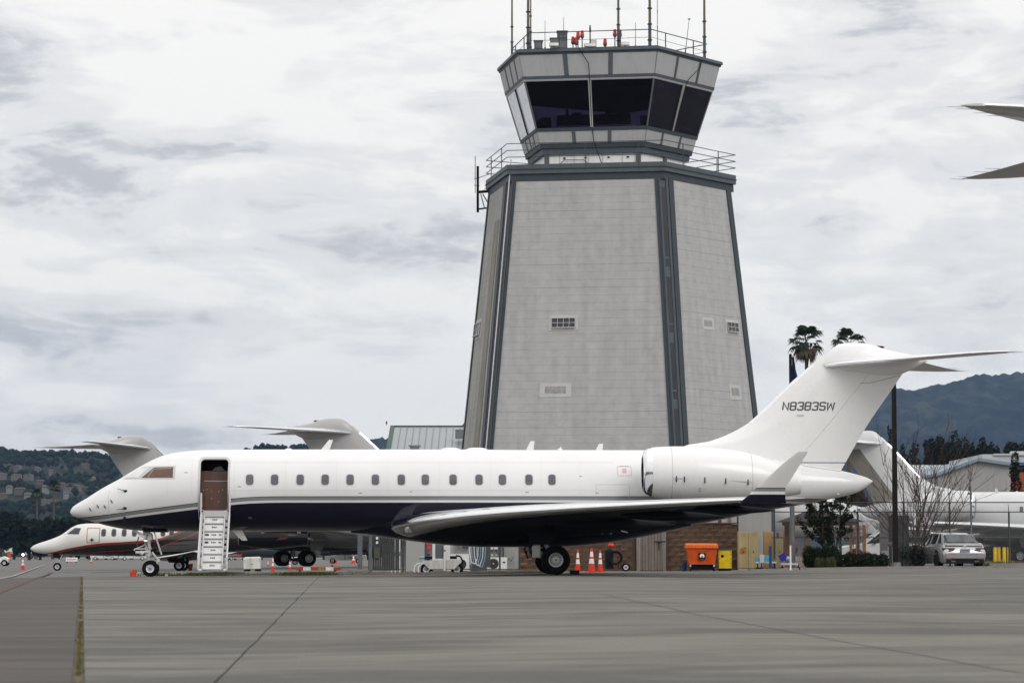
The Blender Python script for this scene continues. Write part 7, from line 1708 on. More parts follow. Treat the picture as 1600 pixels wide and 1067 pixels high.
# cabinets
def cabinet(u0, u1, vt, vb, yy, m_, lab, split, extra=None):
    x0, x1 = acx(u0, yy), acx(u1, yy); xc = (x0 + x1) / 2; g = gz(xc); h = at(0, vt, yy).z - g; t = thing('storage_cabinet', lab, 'cabinet', (xc, yy, g)); W_ = x1 - x0
    MB().bx(-W_ / 2, W_ / 2, 0, .5, .06, h).build('carcass', m_, t, smooth=0); MB().bx(-W_ / 2 + .02, W_ / 2 - .02, .03, .45, 0, .058).build('plinth', 'dirty_white', t, smooth=0)
    cuts = [0] + split + [1]
    for a, b in zip(cuts[:-1], cuts[1:]):
        d = MB().bx(-W_ / 2 + W_ * a + .01, -W_ / 2 + W_ * b - .01, -.022, -.002, .08, h - .02).build('door', m_, t, smooth=0); xc2 = -W_ / 2 + W_ * (b - .2 * (b - a))
        MB().bx(-W_ / 2 + W_ * (a + b) / 2 - .02, -W_ / 2 + W_ * (a + b) / 2 + .02, -.04, -.023, h * .45, h * .49).build('handle', 'dark_metal', d, smooth=0)
        for z in (.88, .93): MB().bx(-W_ / 2 + W_ * (a + .25 * (b - a)), -W_ / 2 + W_ * (b - .25 * (b - a)), -.028, -.023, h * z, h * z + .012).build('vent', 'rust', d, smooth=0)
    return t, W_, h
t, W_, h = cabinet(1152.5, 1184, 830, 889, 120.5, 'beige_cabinet', 'pair of pale yellow lockers with a rusty patch, right of the brown wall', [.5])
mb = MB(); mb.add([(-W_ * .45, -.024, h * .40), (-W_ * .12, -.024, h * .42), (-W_ * .08, -.024, h * .52), (-W_ * .14, -.024, h * .60), (-W_ * .25, -.024, h * .58), (-W_ * .42, -.024, h * .56)], [(0, 1, 2, 3, 4, 5)]); mb.build('rust_patch', 'rust', t, smooth=0, fix=False)
t, W_, h = cabinet(1193, 1208, 830, 870, 121, 'tan_cabinet', 'tan locker behind the blue covered trolley', [])
t, W_, h = cabinet(1211, 1223, 830, 887, 120.3, 'beige_cabinet', 'narrow cream locker with dark latch behind the fence post', [])
MB().bx(-W_ * .4, -W_ * .1, -.03, -.023, h * .82, h * .97).build('notice', 'purple_plastic', t, smooth=0)
# trolleys
def trolley(u, yy, lab, W_): x = acx(u, yy); return thing('trolley', lab, 'trolley', (x, yy, gz(x)))
s_ = 113 / FPX
t = trolley(1196, 113, 'low trolley with bright blue cover and grey sign plate', 0)
MB().bx(-16 * s_, 15 * s_, -.3, .3, .30, .36).build('deck', 'light_grey_metal', t, smooth=0); mb = MB(); mb.loft([[(-13 * s_, -.22, .36), (10 * s_, -.22, .36), (10 * s_, .22, .36), (-13 * s_, .22, .36)], [(-11 * s_, -.18, .56), (3 * s_, -.20, .60), (3 * s_, .2, .60), (-11 * s_, .18, .56)]]); mb.build('cover', 'light_blue', t)
MB().bx(-11 * s_, -4 * s_, -.34, -.32, .32, .64).build('sign_plate', 'light_grey_metal', t, smooth=0); MB().bx(4 * s_, 13 * s_, -.25, .25, .362, .46).build('crate', 'steel_grey', t, smooth=0); MB().bx(-16 * s_, -13 * s_, -.3, .3, .36, .5).build('side_box', 'light_blue', t, smooth=0)
for k, u_ in enumerate((-14, -8, 7, 12)): mb = MB(); mb.cyl((u_ * s_ - .0, -.25, .08), (u_ * s_, -.19, .08), .08, .08, 12); mb.cyl((u_ * s_, -.22, .08), (u_ * s_, -.22, .3), .02, .02, 6); mb.build('wheel', 'black', t)
x = acx(1202.5, 112.4); t = thing('tow_post', 'upright dark blue pole on a square base beside the blue trolley', 'post', (x, 112.4, gz(x))); MB().bx(-.05, .05, -.04, .04, .10, .96).build('pole', 'blue_plastic', t, smooth=0); MB().bx(-.12, .12, -.1, .1, 0, .10).build('base', 'slate_tank', t, smooth=0)
t = trolley(1233, 113, 'low grey trolley with tilted purple crate', 0)
MB().bx(-16 * s_, 16 * s_, -.3, .3, .33, .37).build('deck', 'steel_grey', t, smooth=0); mb = MB(); mb.box(-11 * s_, 0, .52, .26, .3, .28, 0, 0, R(-28)); mb.build('crate', 'purple_plastic', t, smooth=0); mb = MB(); mb.ell((-4 * s_, -.05, .46), .12, .12, .1); mb.build('bag', 'pipe_blue', t); MB().bx(-15 * s_, 12 * s_, -.26, .26, .22, .30).build('frame', 'light_grey_metal', t, smooth=0)
for u_ in (-13, 0, 12): mb = MB(); mb.cyl((u_ * s_, -.25, .08), (u_ * s_, -.19, .08), .08, .08, 12); mb.cyl((u_ * s_, -.22, .08), (u_ * s_, -.22, .3), .02, .02, 6); mb.build('wheel', 'black', t)
x = acx(1234, 112.2); t = thing('marker_post', 'thin white upright post in front of the grey trolley', 'post', (x, 112.2, gz(x))); MB().bx(-.03, .03, -.02, .02, 0.04, .98).build('stake', 'cab_white', t, smooth=0); MB().bx(-.08, .08, -.08, .08, 0, .04).build('base', 'cab_white', t, smooth=0)
x = acx(1237, 117); t = thing('steel_column', 'thick grey steel column between the lockers and the timber shelter', 'column', (x, 117, gz(x))); mb = MB(); mb.cyl((0, 0, 0), (0, 0, 2.75), .10, .10, 14); mb.build('shaft', 'steel_grey', t); MB().bx(-.16, .16, -.16, .16, 0.0, .03).build('base_plate', 'steel_grey', t, smooth=0)

# timber shelter
yy = 134; x = acx(1283, yy); t = thing('timber_shelter', 'small hipped roof shelter on orange timber posts behind the fence', 'shelter', (x, yy, gz(x))); s_ = yy / FPX
zr0 = at(0, 815, yy).z - gz(x); zr1 = at(0, 797, yy).z - gz(x)
mb = MB(); e0 = [(-68 * s_, -1.6, zr0), (62 * s_, -1.6, zr0), (62 * s_, 1.6, zr0), (-68 * s_, 1.6, zr0)]; rg = [(-20 * s_, 0, zr1), (4 * s_, 0, zr1)]
mb.add(e0 + rg, [(0, 1, 5, 4), (1, 2, 5), (2, 3, 4, 5), (3, 0, 4), (3, 2, 1, 0)]); mb.build('roof', 'roof_shingle', t, smooth=0)
mb = MB(); mb.bx(-58 * s_, 52 * s_, -1.3, -1.15, zr0 - .16, zr0 - .01); mb.bx(-58 * s_, 52 * s_, 1.15, 1.3, zr0 - .16, zr0 - .01); mb.build('beam', 'orange_wood', t, smooth=0)
for u_, w_ in ((-50, .26), (50, .12), (61, .15)):
    for y_ in (-1.2, 1.2): MB().bx(u_ * s_ - w_ / 2, u_ * s_ + w_ / 2, y_ - .07, y_ + .07, 0, zr0 - .16).build('post', 'orange_wood', t, smooth=0)
# white suv behind the hedge
yy = 138; x = acx(1350, yy); t = thing('parked_car', 'white sport utility car half hidden behind the hedge and fence', 'car', (x, yy, gz(x))); s_ = yy / FPX
def side_loft(mb, prof, w0, w1, inset=.12):
    """prof: (x, zlow, zhigh); body widths"""
    rg = []
    for (px_, zl, zh) in prof: rg.append([Vector((px_, -w0, zl)), Vector((px_, -w0 - .02, (zl + zh) / 2)), Vector((px_, -w1, zh - .03)), Vector((px_, -w1 + inset, zh)), Vector((px_, w1 - inset, zh)), Vector((px_, w1, zh - .03)), Vector((px_, w0 + .02, (zl + zh) / 2)), Vector((px_, w0, zl))])
    return mb.loft(rg)
mb = MB(); side_loft(mb, [(-1.25, .35, .72), (-1.15, .28, .92), (-.9, .28, 1.0), (-.1, .28, 1.08), (.3, .28, 1.12), (3.3, .28, 1.12), (3.4, .4, 1.0)], .88, .90); mb.build('body', 'car_white', t)
mb = MB(); side_loft(mb, [(-.05, 1.08, 1.1), (.75, 1.09, 1.72), (1.1, 1.09, 1.78), (3.0, 1.09, 1.74), (3.35, 1.09, 1.2)], .84, .70); mb.build('cabin', 'glass_dark', t)
mb = MB(); side_loft(mb, [(.7, 1.72, 1.74), (1.1, 1.76, 1.81), (3.0, 1.73, 1.77), (3.1, 1.7, 1.73)], .66, .66, .05); mb.build('roof', 'car_white', t)
mb = MB()
for y_ in (-.86, .86): mb.bar((-.1, y_, 1.08), (.74, y_ * .84, 1.74), .07); mb.bar((1.7, y_, 1.1), (1.7, y_ * .83, 1.74), .08)
mb.build('pillar', 'car_white', t, smooth=0)
for x_ in (-.55, 2.4):
    for y_ in (-.8, .8): wheel(t, x_, y_, .36, .36, .24, .23, 'bolt'); 
    mb = MB(); mb.lathe((x_, -.915, .40), [(.46, 0), (.44, -.01), (.0, -.012)], (0, 1, 0), 24); mb.build('wheel_arch', 'black', t)
mb = MB(); mb.box(.35, -1.0, 1.15, .12, .2, .14); mb.build('mirror', 'black', t); mb = MB(); mb.box(-1.16, -.6, .82, .1, .4, .14); mb.build('headlight', 'glass_light', t)

# utility cabinets
yy = 121; s_ = yy / FPX; x = acx(1380, yy); t = thing('utility_pillar', 'pale concrete utility pillar left of the dark light pole', 'pillar', (x, yy, gz(x))); h = at(0, 803, yy).z - gz(x); MB().bx(-6 * s_, 6 * s_, -.2, .2, 0, h).build('shaft', 'kerb_concrete', t, smooth=0); MB().bx(-5 * s_, 5.5 * s_, -.26, -.2, 0, h * .32).build('door', 'light_grey_metal', t, smooth=0); MB().bx(-6.5 * s_, 6.5 * s_, -.22, .22, h, h + .05).build('cap', 'kerb_concrete', t, smooth=0)
x = acx(1404, yy); t = thing('dark_enclosure', 'dark grey metal enclosure directly behind the light pole', 'enclosure', (x, yy + .4, gz(x))); MB().bx(-16 * s_, 16 * s_, -.15, .4, 0, h - .06).build('body', 'slat_dark', t, smooth=0)
for k in range(3): MB().bx((-15 + k * 10.5) * s_, (-5.5 + k * 10.5) * s_, -.17, -.152, .1, h - .16).build('panel', 'steel_grey' if k == 9 else 'slat_dark', t, smooth=0)
for k in range(2): MB().bx((1 + 5.5 * k) * s_, (4.6 + 5.5 * k) * s_, -.19, -.171, .45, .95).build('label_plate', 'kerb_concrete', t, smooth=0)
x = acx(1391, 119.6); t = thing('junction_box', 'thin pale conduit frame and rounded box at the foot of the light pole', 'junction box', (x, 119.6, gz(x))); mb = MB(); mb.cyl((.06, 0, 0), (.06, 0, 1.1), .025, .025, 8); mb.cyl((-.12, 0, 0), (-.12, 0, .9), .02, .02, 8); mb.build('conduit', 'light_grey_metal', t); mb = MB(); mb.ell((-.04, 0, .98), .12, .08, .12); mb.build('box', 'steel_grey', t)
x = acx(1397.5, 118); t = thing('light_pole', 'tall dark bronze square light pole in front of the bare tree', 'light pole', (x, 118, gz(x))); h = at(0, 583, 118).z - gz(x)
mb = MB(); mb.loft([[(-.105, -.105, .25), (.105, -.105, .25), (.105, .105, .25), (-.105, .105, .25)], [(-.085, -.085, h), (.085, -.085, h), (.085, .085, h), (-.085, .085, h)]]); mb.build('shaft', 'pole_bronze', t, smooth=0); mb = MB(); mb.cyl((0, 0, 0), (0, 0, .25), .22, .22, 16); mb.build('footing', 'kerb_concrete', t)
# camera pole
x = acx(1516.5, 121.8); t = thing('lamp_post', 'slim grey post with small round lamp head in front of the parked jet engine', 'lamp post', (x, 121.8, gz(x))); mb = MB(); mb.cyl((0, .06, 0), (0, .06, at(0, 766, 121.8).z - gz(x)), .045, .04, 10); mb.build('post', 'steel_grey', t)
zl = at(0, 764, 121.8).z - gz(x); mb = MB(); mb.ell((-.05, 0, zl + .05), .075, .075, .13); mb.box(-.05, 0, zl - .18, .16, .1, .1); mb.build('lamp', 'steel_grey', t)
# flagpole
x = acx(1236, 150); t = thing('flagpole', 'dark flagpole with furled navy and red flag beside the tail leading edge', 'flagpole', (x, 150, gz(x))); h = at(0, 553, 150).z - gz(x)
mb = MB(); mb.cyl((0, 0, 0), (0, 0, h), .09, .075, 10); mb.build('pole', 'pole_bronze', t)
vs = []; fs = []
for m_, za, zb, wa, wb in (('flag_navy', .15, 1.35, .10, .34), ('flag_red', 1.35, 2.2, .34, .5)):
    rg = []
    for i in range(9):
        t_ = i / 8; z = h - (za + (zb - za) * t_); wd = wa + (wb - wa) * t_; rg.append([Vector((.07 + wd * k / 7 + .02 * math.sin(k * 2.1 + i * .8), .05 * math.sin(k * 2.6 + i * .5), z - .12 * k / 7 * t_)) for k in range(8)])
    mb = MB().loft(rg, False, False, False); mb.build('flag_fold', m_, t, fix=False)
# bollards
for k, (u, yy, lab) in enumerate(((1552.5, 119, 'first yellow bollard right of the silver car'), (1558.5, 121, 'yellow bollard touching the first one right of the silver car'), (1566.8, 119, 'third yellow bollard, left one of the pair before the fence post'), (1573.8, 121, 'last yellow bollard, tight against the fence post'))):
    x = acx(u, yy); h = at(0, 855.5, yy).z - gz(x); t = thing('bollard', lab, 'bollard', (x, yy, gz(x)), 0, 'yellow bollards'); mb = MB(); mb.cyl((0, 0, 0), (0, 0, h), .075, .075, 14); mb.build('post', 'yellow_paint', t); mb = MB(); mb.ell((0, 0, h), .075, .075, .04, 14, 6); mb.build('cap', 'gate_beige', t)
MB().bx(acx(1541, 118), acx(1640, 118), 117.6, 118.6, .0, at(0, 879.5, 118).z).build('raised_kerb', 'kerb_concrete', None, 'raised concrete island below the yellow bollards', 'kerb')
weeds('grass', [((acx(1540, 118.7), 118.7), (acx(1600, 118.7), 119.5), .3)], 1500, .30, 'weed_dry', .3, 'dry yellow grass tufts around the bollards')

# ------------------------------------------------------------------ silver sedan seen from behind
def sedan(x, y, rz, label):
    t = thing('parked_car', label, 'car', (x, y, gz(x)), rz)     # local -y = rear (towards the camera), +y = nose
    SECY = [ # y, half width low, half width belt, z low, z belt, z top of body
        (-2.42, .74, .76, .34, .62, .66), (-2.36, .84, .86, .24, .74, .84), (-2.2, .88, .90, .22, .82, .985), (-1.9, .90, .91, .22, .86, 1.03), (-1.2, .90, .915, .20, .88, 1.02), (0, .90, .915, .20, .88, .98), (1.0, .90, .91, .20, .86, .96), (1.9, .89, .89, .20, .78, .88), (2.2, .84, .84, .22, .70, .78), (2.42, .68, .68, .28, .56, .62)]
    rg = []
    for yy_, wl_, wb_, zl_, zb_, zt_ in SECY: rg.append([Vector((-wl_ + .06, yy_, zl_)), Vector((-wl_, yy_, zl_ + .10)), Vector((-wb_ - .012, yy_, (zl_ + zb_) / 2 + .05)), Vector((-wb_, yy_, zb_ - .06)), Vector((-wb_ + .03, yy_, zb_)), Vector((-wb_ + .12, yy_, zt_)), Vector((wb_ - .12, yy_, zt_)), Vector((wb_ - .03, yy_, zb_)), Vector((wb_, yy_, zb_ - .06)), Vector((wb_ + .012, yy_, (zl_ + zb_) / 2 + .05)), Vector((wl_, yy_, zl_ + .10)), Vector((wl_ - .06, yy_, zl_))])
    MB().loft(rg).build('body', 'car_silver', t, smooth=50)
    # greenhouse
    GHS = [(-1.95, .70, .69, 1.02, 1.03), (-1.25, .74, .60, 1.02, 1.36), (-.75, .76, .58, 1.01, 1.425), (0, .76, .58, .99, 1.44), (.5, .76, .57, .97, 1.40), (1.25, .74, .66, .96, .975)]
    MB().loft([[Vector((-a, yy_, zl_)), Vector((-b, yy_, zt_)), Vector((b, yy_, zt_)), Vector((a, yy_, zl_))] for yy_, a, b, zl_, zt_ in GHS]).build('glasshouse', 'glass_dark', t, smooth=0)
    MB().loft([[Vector((-b - .02, yy_, zt_ - .03)), Vector((-b + .06, yy_, zt_ + .018)), Vector((0, yy_, zt_ + .03)), Vector((b - .06, yy_, zt_ + .018)), Vector((b + .02, yy_, zt_ - .03))] for yy_, b, zt_ in ((-1.28, .605, 1.355), (-.75, .59, 1.425), (0, .59, 1.44), (.52, .58, 1.40))]).build('roof', 'car_silver', t, smooth=50)
    mb = MB()
    for s_ in (-1, 1):
        mb.add([(s_ * .73, -1.98, 1.02), (s_ * .80, -1.75, 1.0), (s_ * .64, -1.2, 1.36), (s_ * .575, -1.28, 1.375)], [(0, 1, 2, 3)] if s_ < 0 else [(3, 2, 1, 0)])
        mb.bar((s_ * .775, -1.0, 1.0), (s_ * .625, -.95, 1.39), .07, .04); mb.bar((s_ * .785, .1, .98), (s_ * .60, .1, 1.41), .05, .03); mb.bar((s_ * .76, 1.22, .96), (s_ * .60, .52, 1.39), .06, .04); mb.bar((s_ * .61, -1.2, 1.37), (s_ * .60, .5, 1.41), .05, .04)
    mb.build('pillar', 'car_silver', t, smooth=0, fix=False)
    rw = MB(); rw.add([(-.60, -1.93, 1.045), (.60, -1.93, 1.045), (.535, -1.30, 1.355), (-.535, -1.30, 1.355)], [(0, 1, 2, 3)]); mat('car_rear_glass', (.05, .06, .065), .12, var=.2, spec=.4); rw.build('rear_window', 'car_rear_glass', t, smooth=0, fix=False).location = (0, -.012, .012)
    for s_ in (-1, 1):
        mb = MB(); mb.add([(s_ * .87, -2.34, .80), (s_ * .40, -2.44, .80), (s_ * .46, -2.44, .70), (s_ * .62, -2.43, .66), (s_ * .885, -2.30, .66), (s_ * .90, -2.12, .74), (s_ * .89, -2.12, .81)], [(0, 1, 2, 3, 4), (0, 4, 5, 6)]); o = mb.build('tail_light', 'tail_red', t, smooth=0, fix=False); o.location = (0, -.02, .03)
        mb = MB(); mb.add([(s_ * .80, -2.435, .40), (s_ * .52, -2.45, .38), (s_ * .52, -2.45, .345), (s_ * .80, -2.435, .36)], [(0, 1, 2, 3)]); mb.build('reflector', 'tail_red', t, smooth=0, fix=False)
        mb = MB(); mb.box(s_ * .97, .75, 1.02, .20, .12, .13); mb.bar((s_ * .86, .78, .97), (s_ * .95, .76, 1.0), .05); mb.build('mirror', 'car_silver', t)
        mb = MB(); mb.bx(s_ * .48 - .09, s_ * .48 + .09, -2.44, -2.3, .27, .31); mb.build('exhaust', 'steel_grey', t, smooth=0)
        mb = MB(); mb.bx(s_ * .918 - .004, s_ * .918 + .004, -1.15, 1.0, .52, .535); mb.bx(s_ * .918 - .004, s_ * .918 + .004, -.28, -.268, .28, .86); mb.build('door_seam', 'gasket', t, smooth=0)
        for y_ in (-1.42, 1.42):
            wh = bpy.data.objects.new('wheel_hub', None); link(wh, t); wh.location = (s_ * .80, y_, .335); wh.rotation_euler = (0, 0, R(90)); wheel(wh, 0, 0, 0, .335, .23, .235, 'bolt')
            mb = MB(); mb.lathe((s_ * .912, y_, .36), [(.40, 0), (.39, s_ * .012), (0, s_ * .012)], (1, 0, 0), 24); mb.build('wheel_arch', 'black', t)
    MB().bx(-.70, .70, -2.45, -2.38, .60, .615).build('bumper_seam', 'gasket', t, smooth=0)
    mb = MB(); mb.loft([[(-.80, -2.455, .42), (.80, -2.455, .42), (.82, -2.2, .42), (-.82, -2.2, .42)], [(-.80, -2.47, .60), (.80, -2.47, .60), (.84, -2.2, .62), (-.84, -2.2, .62)]]); mb.build('bumper', 'car_silver', t, smooth=50)
    MB().bx(-.78, .78, -2.43, -2.0, .20, .40).build('valance', 'black', t, smooth=0)
    pl_ = MB().bx(-.20, .20, -2.475, -2.455, .655, .80).build('number_plate', 'plate', t, smooth=0)
    mb = MB()
    for k in range(6): mb.bx(-.15 + k * .055, -.115 + k * .055, -2.479, -2.4755, .70, .75)
    mb.build('plate_marks', 'plate_ink', pl_, smooth=0)
    mb = MB(); mb.lathe((0, -2.40, .875), [(.065, -.02), (.05, -.03), (.05, -.02)], (0, 1, 0), 18); mb.build('badge', 'chrome', t)
    MB().bx(-.36, .36, -2.46, -2.44, .815, .83).build('trim_bar', 'chrome', t, smooth=0)
    mb = MB(); mb.bx(-.84, .84, -2.36, -2.24, .975, .985); mb.build('boot_seam', 'gasket', t, smooth=0)
    return t
# the car: rear at about 1500, flank showing on its left
cyy = 116.5; sedan(acx(1494, cyy), cyy + 2.3, R(7), 'silver sedan parked facing away beside the bare tree and yellow bollards')

# far vehicles
def pickup(u, yy, label, rz=0, sc=1.0):
    x = acx(u, yy); t = thing('pickup_truck', label, 'pickup', (x, yy, gz(x)), rz); t.scale = (sc,) * 3
    mb = MB(); side_loft(mb, [(-2.7, .45, .95), (-2.6, .40, 1.05), (-1.3, .40, 1.08), (.2, .4, 1.10), (2.6, .4, 1.10), (2.7, .5, 1.05)], .9, .92); mb.build('body', 'car_white', t)
    mb = MB(); side_loft(mb, [(-1.35, 1.08, 1.1), (-.7, 1.08, 1.68), (-.4, 1.08, 1.75), (.6, 1.08, 1.74), (.9, 1.08, 1.12)], .84, .72); mb.build('cabin', 'glass_dark', t)
    mb = MB(); side_loft(mb, [(-.6, 1.70, 1.76), (.6, 1.73, 1.79)], .70, .70, .05); mb.build('roof', 'car_white', t)
    MB().bx(-.1, .0, -.93, -.9, .5, 1.05).build('door_seam', 'gasket', t, smooth=0); MB().bx(.3, 1.4, -.935, -.925, .7, .85).build('side_marking', 'steel_grey', t, smooth=0)
    for x_ in (-1.7, 1.7):
        for y_ in (-.8, .8): wheel(t, x_, y_, .38, .38, .25, .22, 'bolt')
    return t
pickup(541, 265, 'far white pickup truck parked beyond the jet wheels', 0, .7)
for k, (u, yy) in enumerate(((165, 520), (210, 500), (305, 540), (372, 510))): pickup(u, yy, ['first distant white pickup on the taxiway edge beneath the small jet belly', 'distant white pickup glimpsed left of the nose gear leg', 'distant pickup glimpsed right of the nose wheel', 'distant pickup glimpsed right of the airstair'][k], R(10 * k), .9)
# low sign board
x = acx(114, 322); t = thing('sign_board', 'low whitish sign board under the small jet nose wheel bay', 'sign', (x, 322, gz(x))); MB().bx(-.65, .65, -.03, .03, .18, .62).build('board', 'cab_white', t, smooth=0); MB().bx(-.5, .5, -.045, -.031, .36, .44).build('print', 'letter_red', t, smooth=0)
for x_ in (-.5, .5): MB().bx(x_ - .04, x_ + .04, -.1, .1, 0, .18).build('leg', 'black', t, smooth=0)
# tug with seated driver
ty = 235; x = acx(3, ty); t = thing('baggage_tug', 'white topped tug at the left picture edge carrying a driver in a yellow vest', 'tug', (x, ty, gz(x)))
mb = MB(); mb.loft([[(-1.0, y, .3), (.62, y, .28), (.72, y, .6), (.3, y, .78), (-.2, y, .62), (-.9, y, .66)] for y in (-.5, .5)]); mb.build('body', 'cab_white', t, smooth=0)
MB().bx(-.95, -.2, -.45, .45, .62, .72).build('seat', 'black', t, smooth=0); mb = MB(); mb.cyl((.2, 0, .75), (.02, 0, 1.0), .02, .02, 6); mb.lathe((.02, 0, 1.0), [(.17, 0), (.2, 0), (.2, .02), (.17, .02)], (-.6, 0, .8), 14); mb.build('steering_wheel', 'black', t)
for x_ in (-.65, .4):
    for y_ in (-.48, .48): wheel(t, x_, y_, .26, .26, .18, .13, 'bolt')
def person(loc, rz, label):
    J = {'pel': (0, 0, .78, .16), 'waist': (-.01, 0, .95, .14), 'chest': (-.02, 0, 1.18, .165), 'neck': (0, 0, 1.36, .06), 'head0': (.015, 0, 1.46, .085), 'head1': (.02, 0, 1.60, .095)}
    t = thing('person', label, 'person', loc, rz)
    def skin(name, V, E_, m_, sub=2):
        me = bpy.data.meshes.new(name); me.from_pydata([v[:3] for v in V], E_, []); o = bpy.data.objects.new(name, me); col.objects.link(o); md = o.modifiers.new('skin', 'SKIN')
        for i, v in enumerate(V): me.skin_vertices[0].data[i].radius = (v[3], v[3])
        me.skin_vertices[0].data[0].use_root = True; sb = o.modifiers.new('s', 'SUBSURF'); sb.levels = sub; sb.render_levels = sub
        m2 = bpy.data.meshes.new_from_object(o.evaluated_get(bpy.context.evaluated_depsgraph_get())); bpy.data.objects.remove(o); m2.materials.clear(); m2.materials.append(MATS[m_]); m2.shade_smooth(); return inst(name, m2, t)
    V = [(0, 0, .80, .15), (-.01, 0, .98, .13), (-.02, 0, 1.2, .15), (0, 0, 1.38, .055), (.02, 0, 1.50, .085), (.025, 0, 1.60, .08)]; Ed = [(0, 1), (1, 2), (2, 3), (3, 4), (4, 5)]
    for s_ in (-1, 1):
        i = len(V); V += [(-.02, s_ * .20, 1.27, .07), (.05, s_ * .26, 1.02, .05), (.30, s_ * .16, 1.0, .038), (.38, s_ * .14, 1.02, .035)]; Ed += [(2, i), (i, i + 1), (i + 1, i + 2), (i + 2, i + 3)]
        for f_ in range(5): j = len(V); V += [(.42, s_ * (.10 + .018 * f_), 1.03, .009), (.455 - abs(f_ - 2) * .006, s_ * (.10 + .018 * f_), 1.01, .008)]; Ed += [(i + 3, j), (j, j + 1)]
        i = len(V); V += [(.05, s_ * .10, .78, .10), (.46, s_ * .12, .76, .075), (.50, s_ * .12, .36, .055), (.60, s_ * .12, .33, .045)]; Ed += [(0, i), (i, i + 1), (i + 1, i + 2), (i + 2, i + 3)]
    skin('body', V, Ed, 'jeans')
    mb = MB(); mb.ell((.022, 0, 1.555), .093, .082, .115, 14, 10); mb.cyl((0, 0, 1.38), (.01, 0, 1.48), .05, .05, 10); mb.box(.115, 0, 1.55, .03, .022, .035); mb.build('face', 'skin', t, smooth=60)
    mb = MB(); mb.ell((.0, 0, 1.60), .10, .09, .085, 14, 8); mb.build('hair', 'black', t, smooth=60)
    mb = MB(); mb.loft([[Vector((-.02 + r1 * math.cos(a), r2 * math.sin(a), z)) for a in [2 * math.pi * k / 16 for k in range(16)]] for z, r1, r2 in ((.86, .155, .18), (1.05, .16, .19), (1.22, .17, .225), (1.32, .14, .215), (1.37, .08, .10))]); mb.build('vest', 'hivis', t, smooth=60)
    for s_ in (-1, 1): mb = MB(); mb.cyl((-.02, s_ * .19, 1.28), (.05, s_ * .27, 1.03), .088, .066, 10); mb.ell((-.02, s_ * .195, 1.28), .09, .085, .08); mb.build('sleeve', 'hivis', t, smooth=60)
    mb = MB(); mb.loft([[Vector((-.02 + r1 * math.cos(a), r2 * math.sin(a), z)) for a in [2 * math.pi * k / 16 for k in range(16)]] for z, r1, r2 in ((1.0, .168, .196), (1.05, .168, .198))], True, False, False); mb.build('reflective_band', 'cab_white', t)
    return t
person((x - .45, ty, gz(x)), 0, 'person in a bright yellow vest and dark trousers driving the white tug')
x = acx(6.5, 300); t = thing('baggage_tug', 'dark loaded cart with orange gear behind the yellow vested driver', 'cart', (x, 300, gz(x))); MB().bx(-.5, .75, -.4, .4, .3, .85).build('body', 'black', t, smooth=0); MB().bx(.0, .7, -.42, .3, .852, 1.15).build('load', 'olive_box', t, smooth=0); MB().bx(.55, .85, -.43, -.2, .5, 1.25).build('orange_load', 'orange_plastic', t, smooth=0)
for x_ in (-.3, .5): wheel(t, x_, -.4, .25, .25, .15, .13, 'bolt')
x = acx(38, 420); t = thing('ground_lamp', 'small bright white work lamp shining above the taxiway cone', 'lamp', (x, 420, gz(x))); mb = MB(); mb.cyl((0, 0, 0), (0, 0, .8), .04, .04, 8); mb.build('stand', 'steel_grey', t); mb = MB(); mb.ell((0, 0, .95), .15, .12, .15); mb.build('lens', 'lamp_white', t)

# ------------------------------------------------------------------ planting on the right

def bush(name, label, u0, u1, vt, yy, m_, n, size, dy=.5, seed=1):
    x0, x1 = acx(u0, yy), acx(u1, yy); xc = (x0 + x1) / 2; g = gz(xc); h = at(0, vt, yy).z - g; rr_ = random.Random(seed); t = thing(name, label, 'hedge' if 'hedge' in name else 'plant', (xc, yy, g)); W_ = x1 - x0; bl = []
    k_ = max(4, int(W_ / .3))
    for k in range(k_): bl.append((-W_ / 2 + W_ * (k + .5) / k_, rr_.uniform(-.1, .1), h * rr_.uniform(.45, .55), W_ / k_ * .8, dy, h * .52 * rr_.uniform(.85, 1.08)))
    inst('foliage', leaf_cloud(bl, n, size, m_, seed), t)
    mb = MB()
    for k in range(k_): b = bl[k]; mb.cyl((b[0], 0, 0), (b[0] + .05, 0, h * .6), .02, .01, 5)
    mb.build('stem', 'twig', t); return t
bush('clipped_hedge', 'small clipped yellow green hedge block in front of the dark hedge', 1273, 1303, 870, 114.5, 'leaf_hedge', 5200, .028, .3, 3)
bush('dark_hedge', 'dark green hedge along the fence foot behind the clipped block', 1258, 1384, 863, 117.5, 'leaf_mid', 9000, .05, .5, 4)
bush('dark_hedge', 'taller dark shrub mass at the left end of the hedge', 1256, 1310, 852, 116.6, 'leaf_mid', 5000, .05, .4, 6)
bush('dark_hedge', 'long dark hedge far behind the bollards at the foot of the brick building', 1528, 1690, 838, 232, 'leaf_dark', 9000, .14, 1.0, 9)
bush('shrub', 'dark shrubs under the bare tree beside the silver car', 1405, 1440, 850, 119.3, 'leaf_dark', 2500, .05, .5, 5)
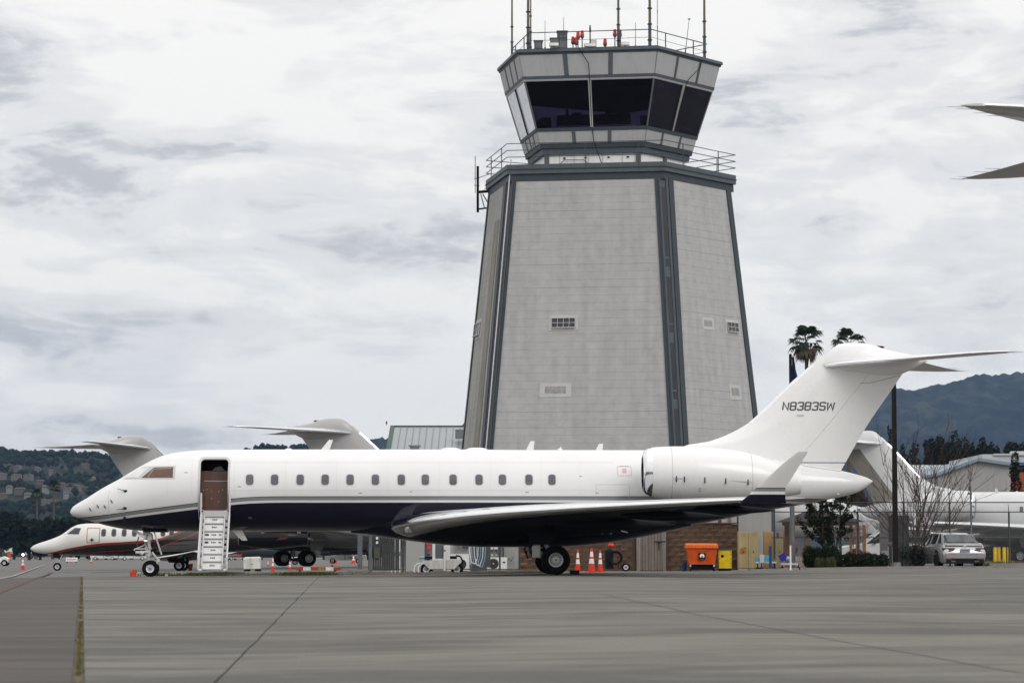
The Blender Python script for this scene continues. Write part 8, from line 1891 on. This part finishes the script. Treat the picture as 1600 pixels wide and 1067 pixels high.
# bamboo like tree
def branchy(label, u, yy, name, seed, stems, leaf=None, lsize=.05, nleaf=0, m_='twig', base_w=.3, tops=None, rad=.02, spread=.4, levels=4):
    rr_ = random.Random(seed); x = acx(u, yy); g = gz(x); t = thing(name, label, 'tree', (x, yy, g)); mb = MB(); tips = []
    def grow(p, d, L_, r_, lv):
        n_ = 5; q = p
        for k in range(n_):
            d = (d + Vector((rr_.gauss(0, .10), rr_.gauss(0, .10), .0))).normalized(); q2 = q + d * (L_ / n_); mb.cyl(q, q2, r_ * (1 - .13 * k), r_ * (1 - .13 * (k + 1)), 5 if lv < 2 else 3, False); q = q2; tips.append(q)
            if lv < levels - 1 and k > 0:
                for _ in range(1 if lv else rr_.choice((1, 1, 2))):
                    a = rr_.uniform(0, 6.28); nd = (d + Vector((math.cos(a), math.sin(a) * .6, rr_.uniform(-.1, .3))) * rr_.uniform(.35, .7)).normalized(); grow(q, nd, L_ * rr_.uniform(.22, .42), r_ * .55, lv + 1)
    for (ut, vt) in stems:
        p = Vector((rr_.uniform(-base_w, base_w), rr_.uniform(-.2, .2), 0)); T_ = at(ut, vt, yy); T_ = Vector((T_.x - x, rr_.uniform(-.5, .5), T_.z - g)); d = (T_ - p).normalized(); d0 = (d + Vector((0, 0, .5))).normalized() if spread else d; grow(p, d, (T_ - p).length * .92, rad * rr_.uniform(.7, 1.2), 0)
    mb.build('branches', m_, t)
    if nleaf:
        bl = []
        for _ in range(nleaf // 14):
            q = rr_.choice(tips)
            if q.z > .6: bl.append((q.x, q.y, q.z, .12, .12, .09))
        inst('foliage', leaf_cloud(bl, nleaf, lsize, leaf, seed), t)
    return t
branchy('bare reddish tree fanning thin branches beside the silver car', 1430, 119.2, 'bare_tree', 11, [(1352, 735), (1365, 712), (1385, 700), (1400, 722), (1412, 690), (1428, 712), (1445, 700), (1462, 690), (1480, 702), (1490, 735), (1510, 742), (1530, 755), (1545, 772), (1500, 770), (1345, 770), (1420, 745), (1455, 735), (1475, 760), (1375, 745), (1395, 735), (1440, 730), (1358, 758), (1468, 722), (1520, 738), (1405, 760), (1485, 780)], None, m_='twig', base_w=.35, rad=.026)
branchy('thin bare saplings between the leafy tree and the utility pillar', 1335, 121, 'bare_sapling', 5, [(1320, 800), (1332, 792), (1345, 788), (1358, 800), (1350, 815)], None, m_='twig', base_w=.3, rad=.012)
branchy('dark leafy tree with drooping narrow leaves in front of the timber shelter', 1302, 118.3, 'leafy_tree', 8, [(1248, 795), (1262, 790), (1275, 800), (1290, 785), (1300, 778), (1312, 790), (1285, 815), (1268, 812), (1318, 800)], 'leaf_mid', .055, 6500, 'bark', .16, rad=.035)
x = acx(1300, 118); t = None
branchy('low brown twigs and dry litter behind the grey trolley', 1255, 116.5, 'dry_shrub', 3, [(1243, 850), (1250, 842), (1258, 846), (1266, 850), (1246, 862)], None, m_='rust', base_w=.2, rad=.012)
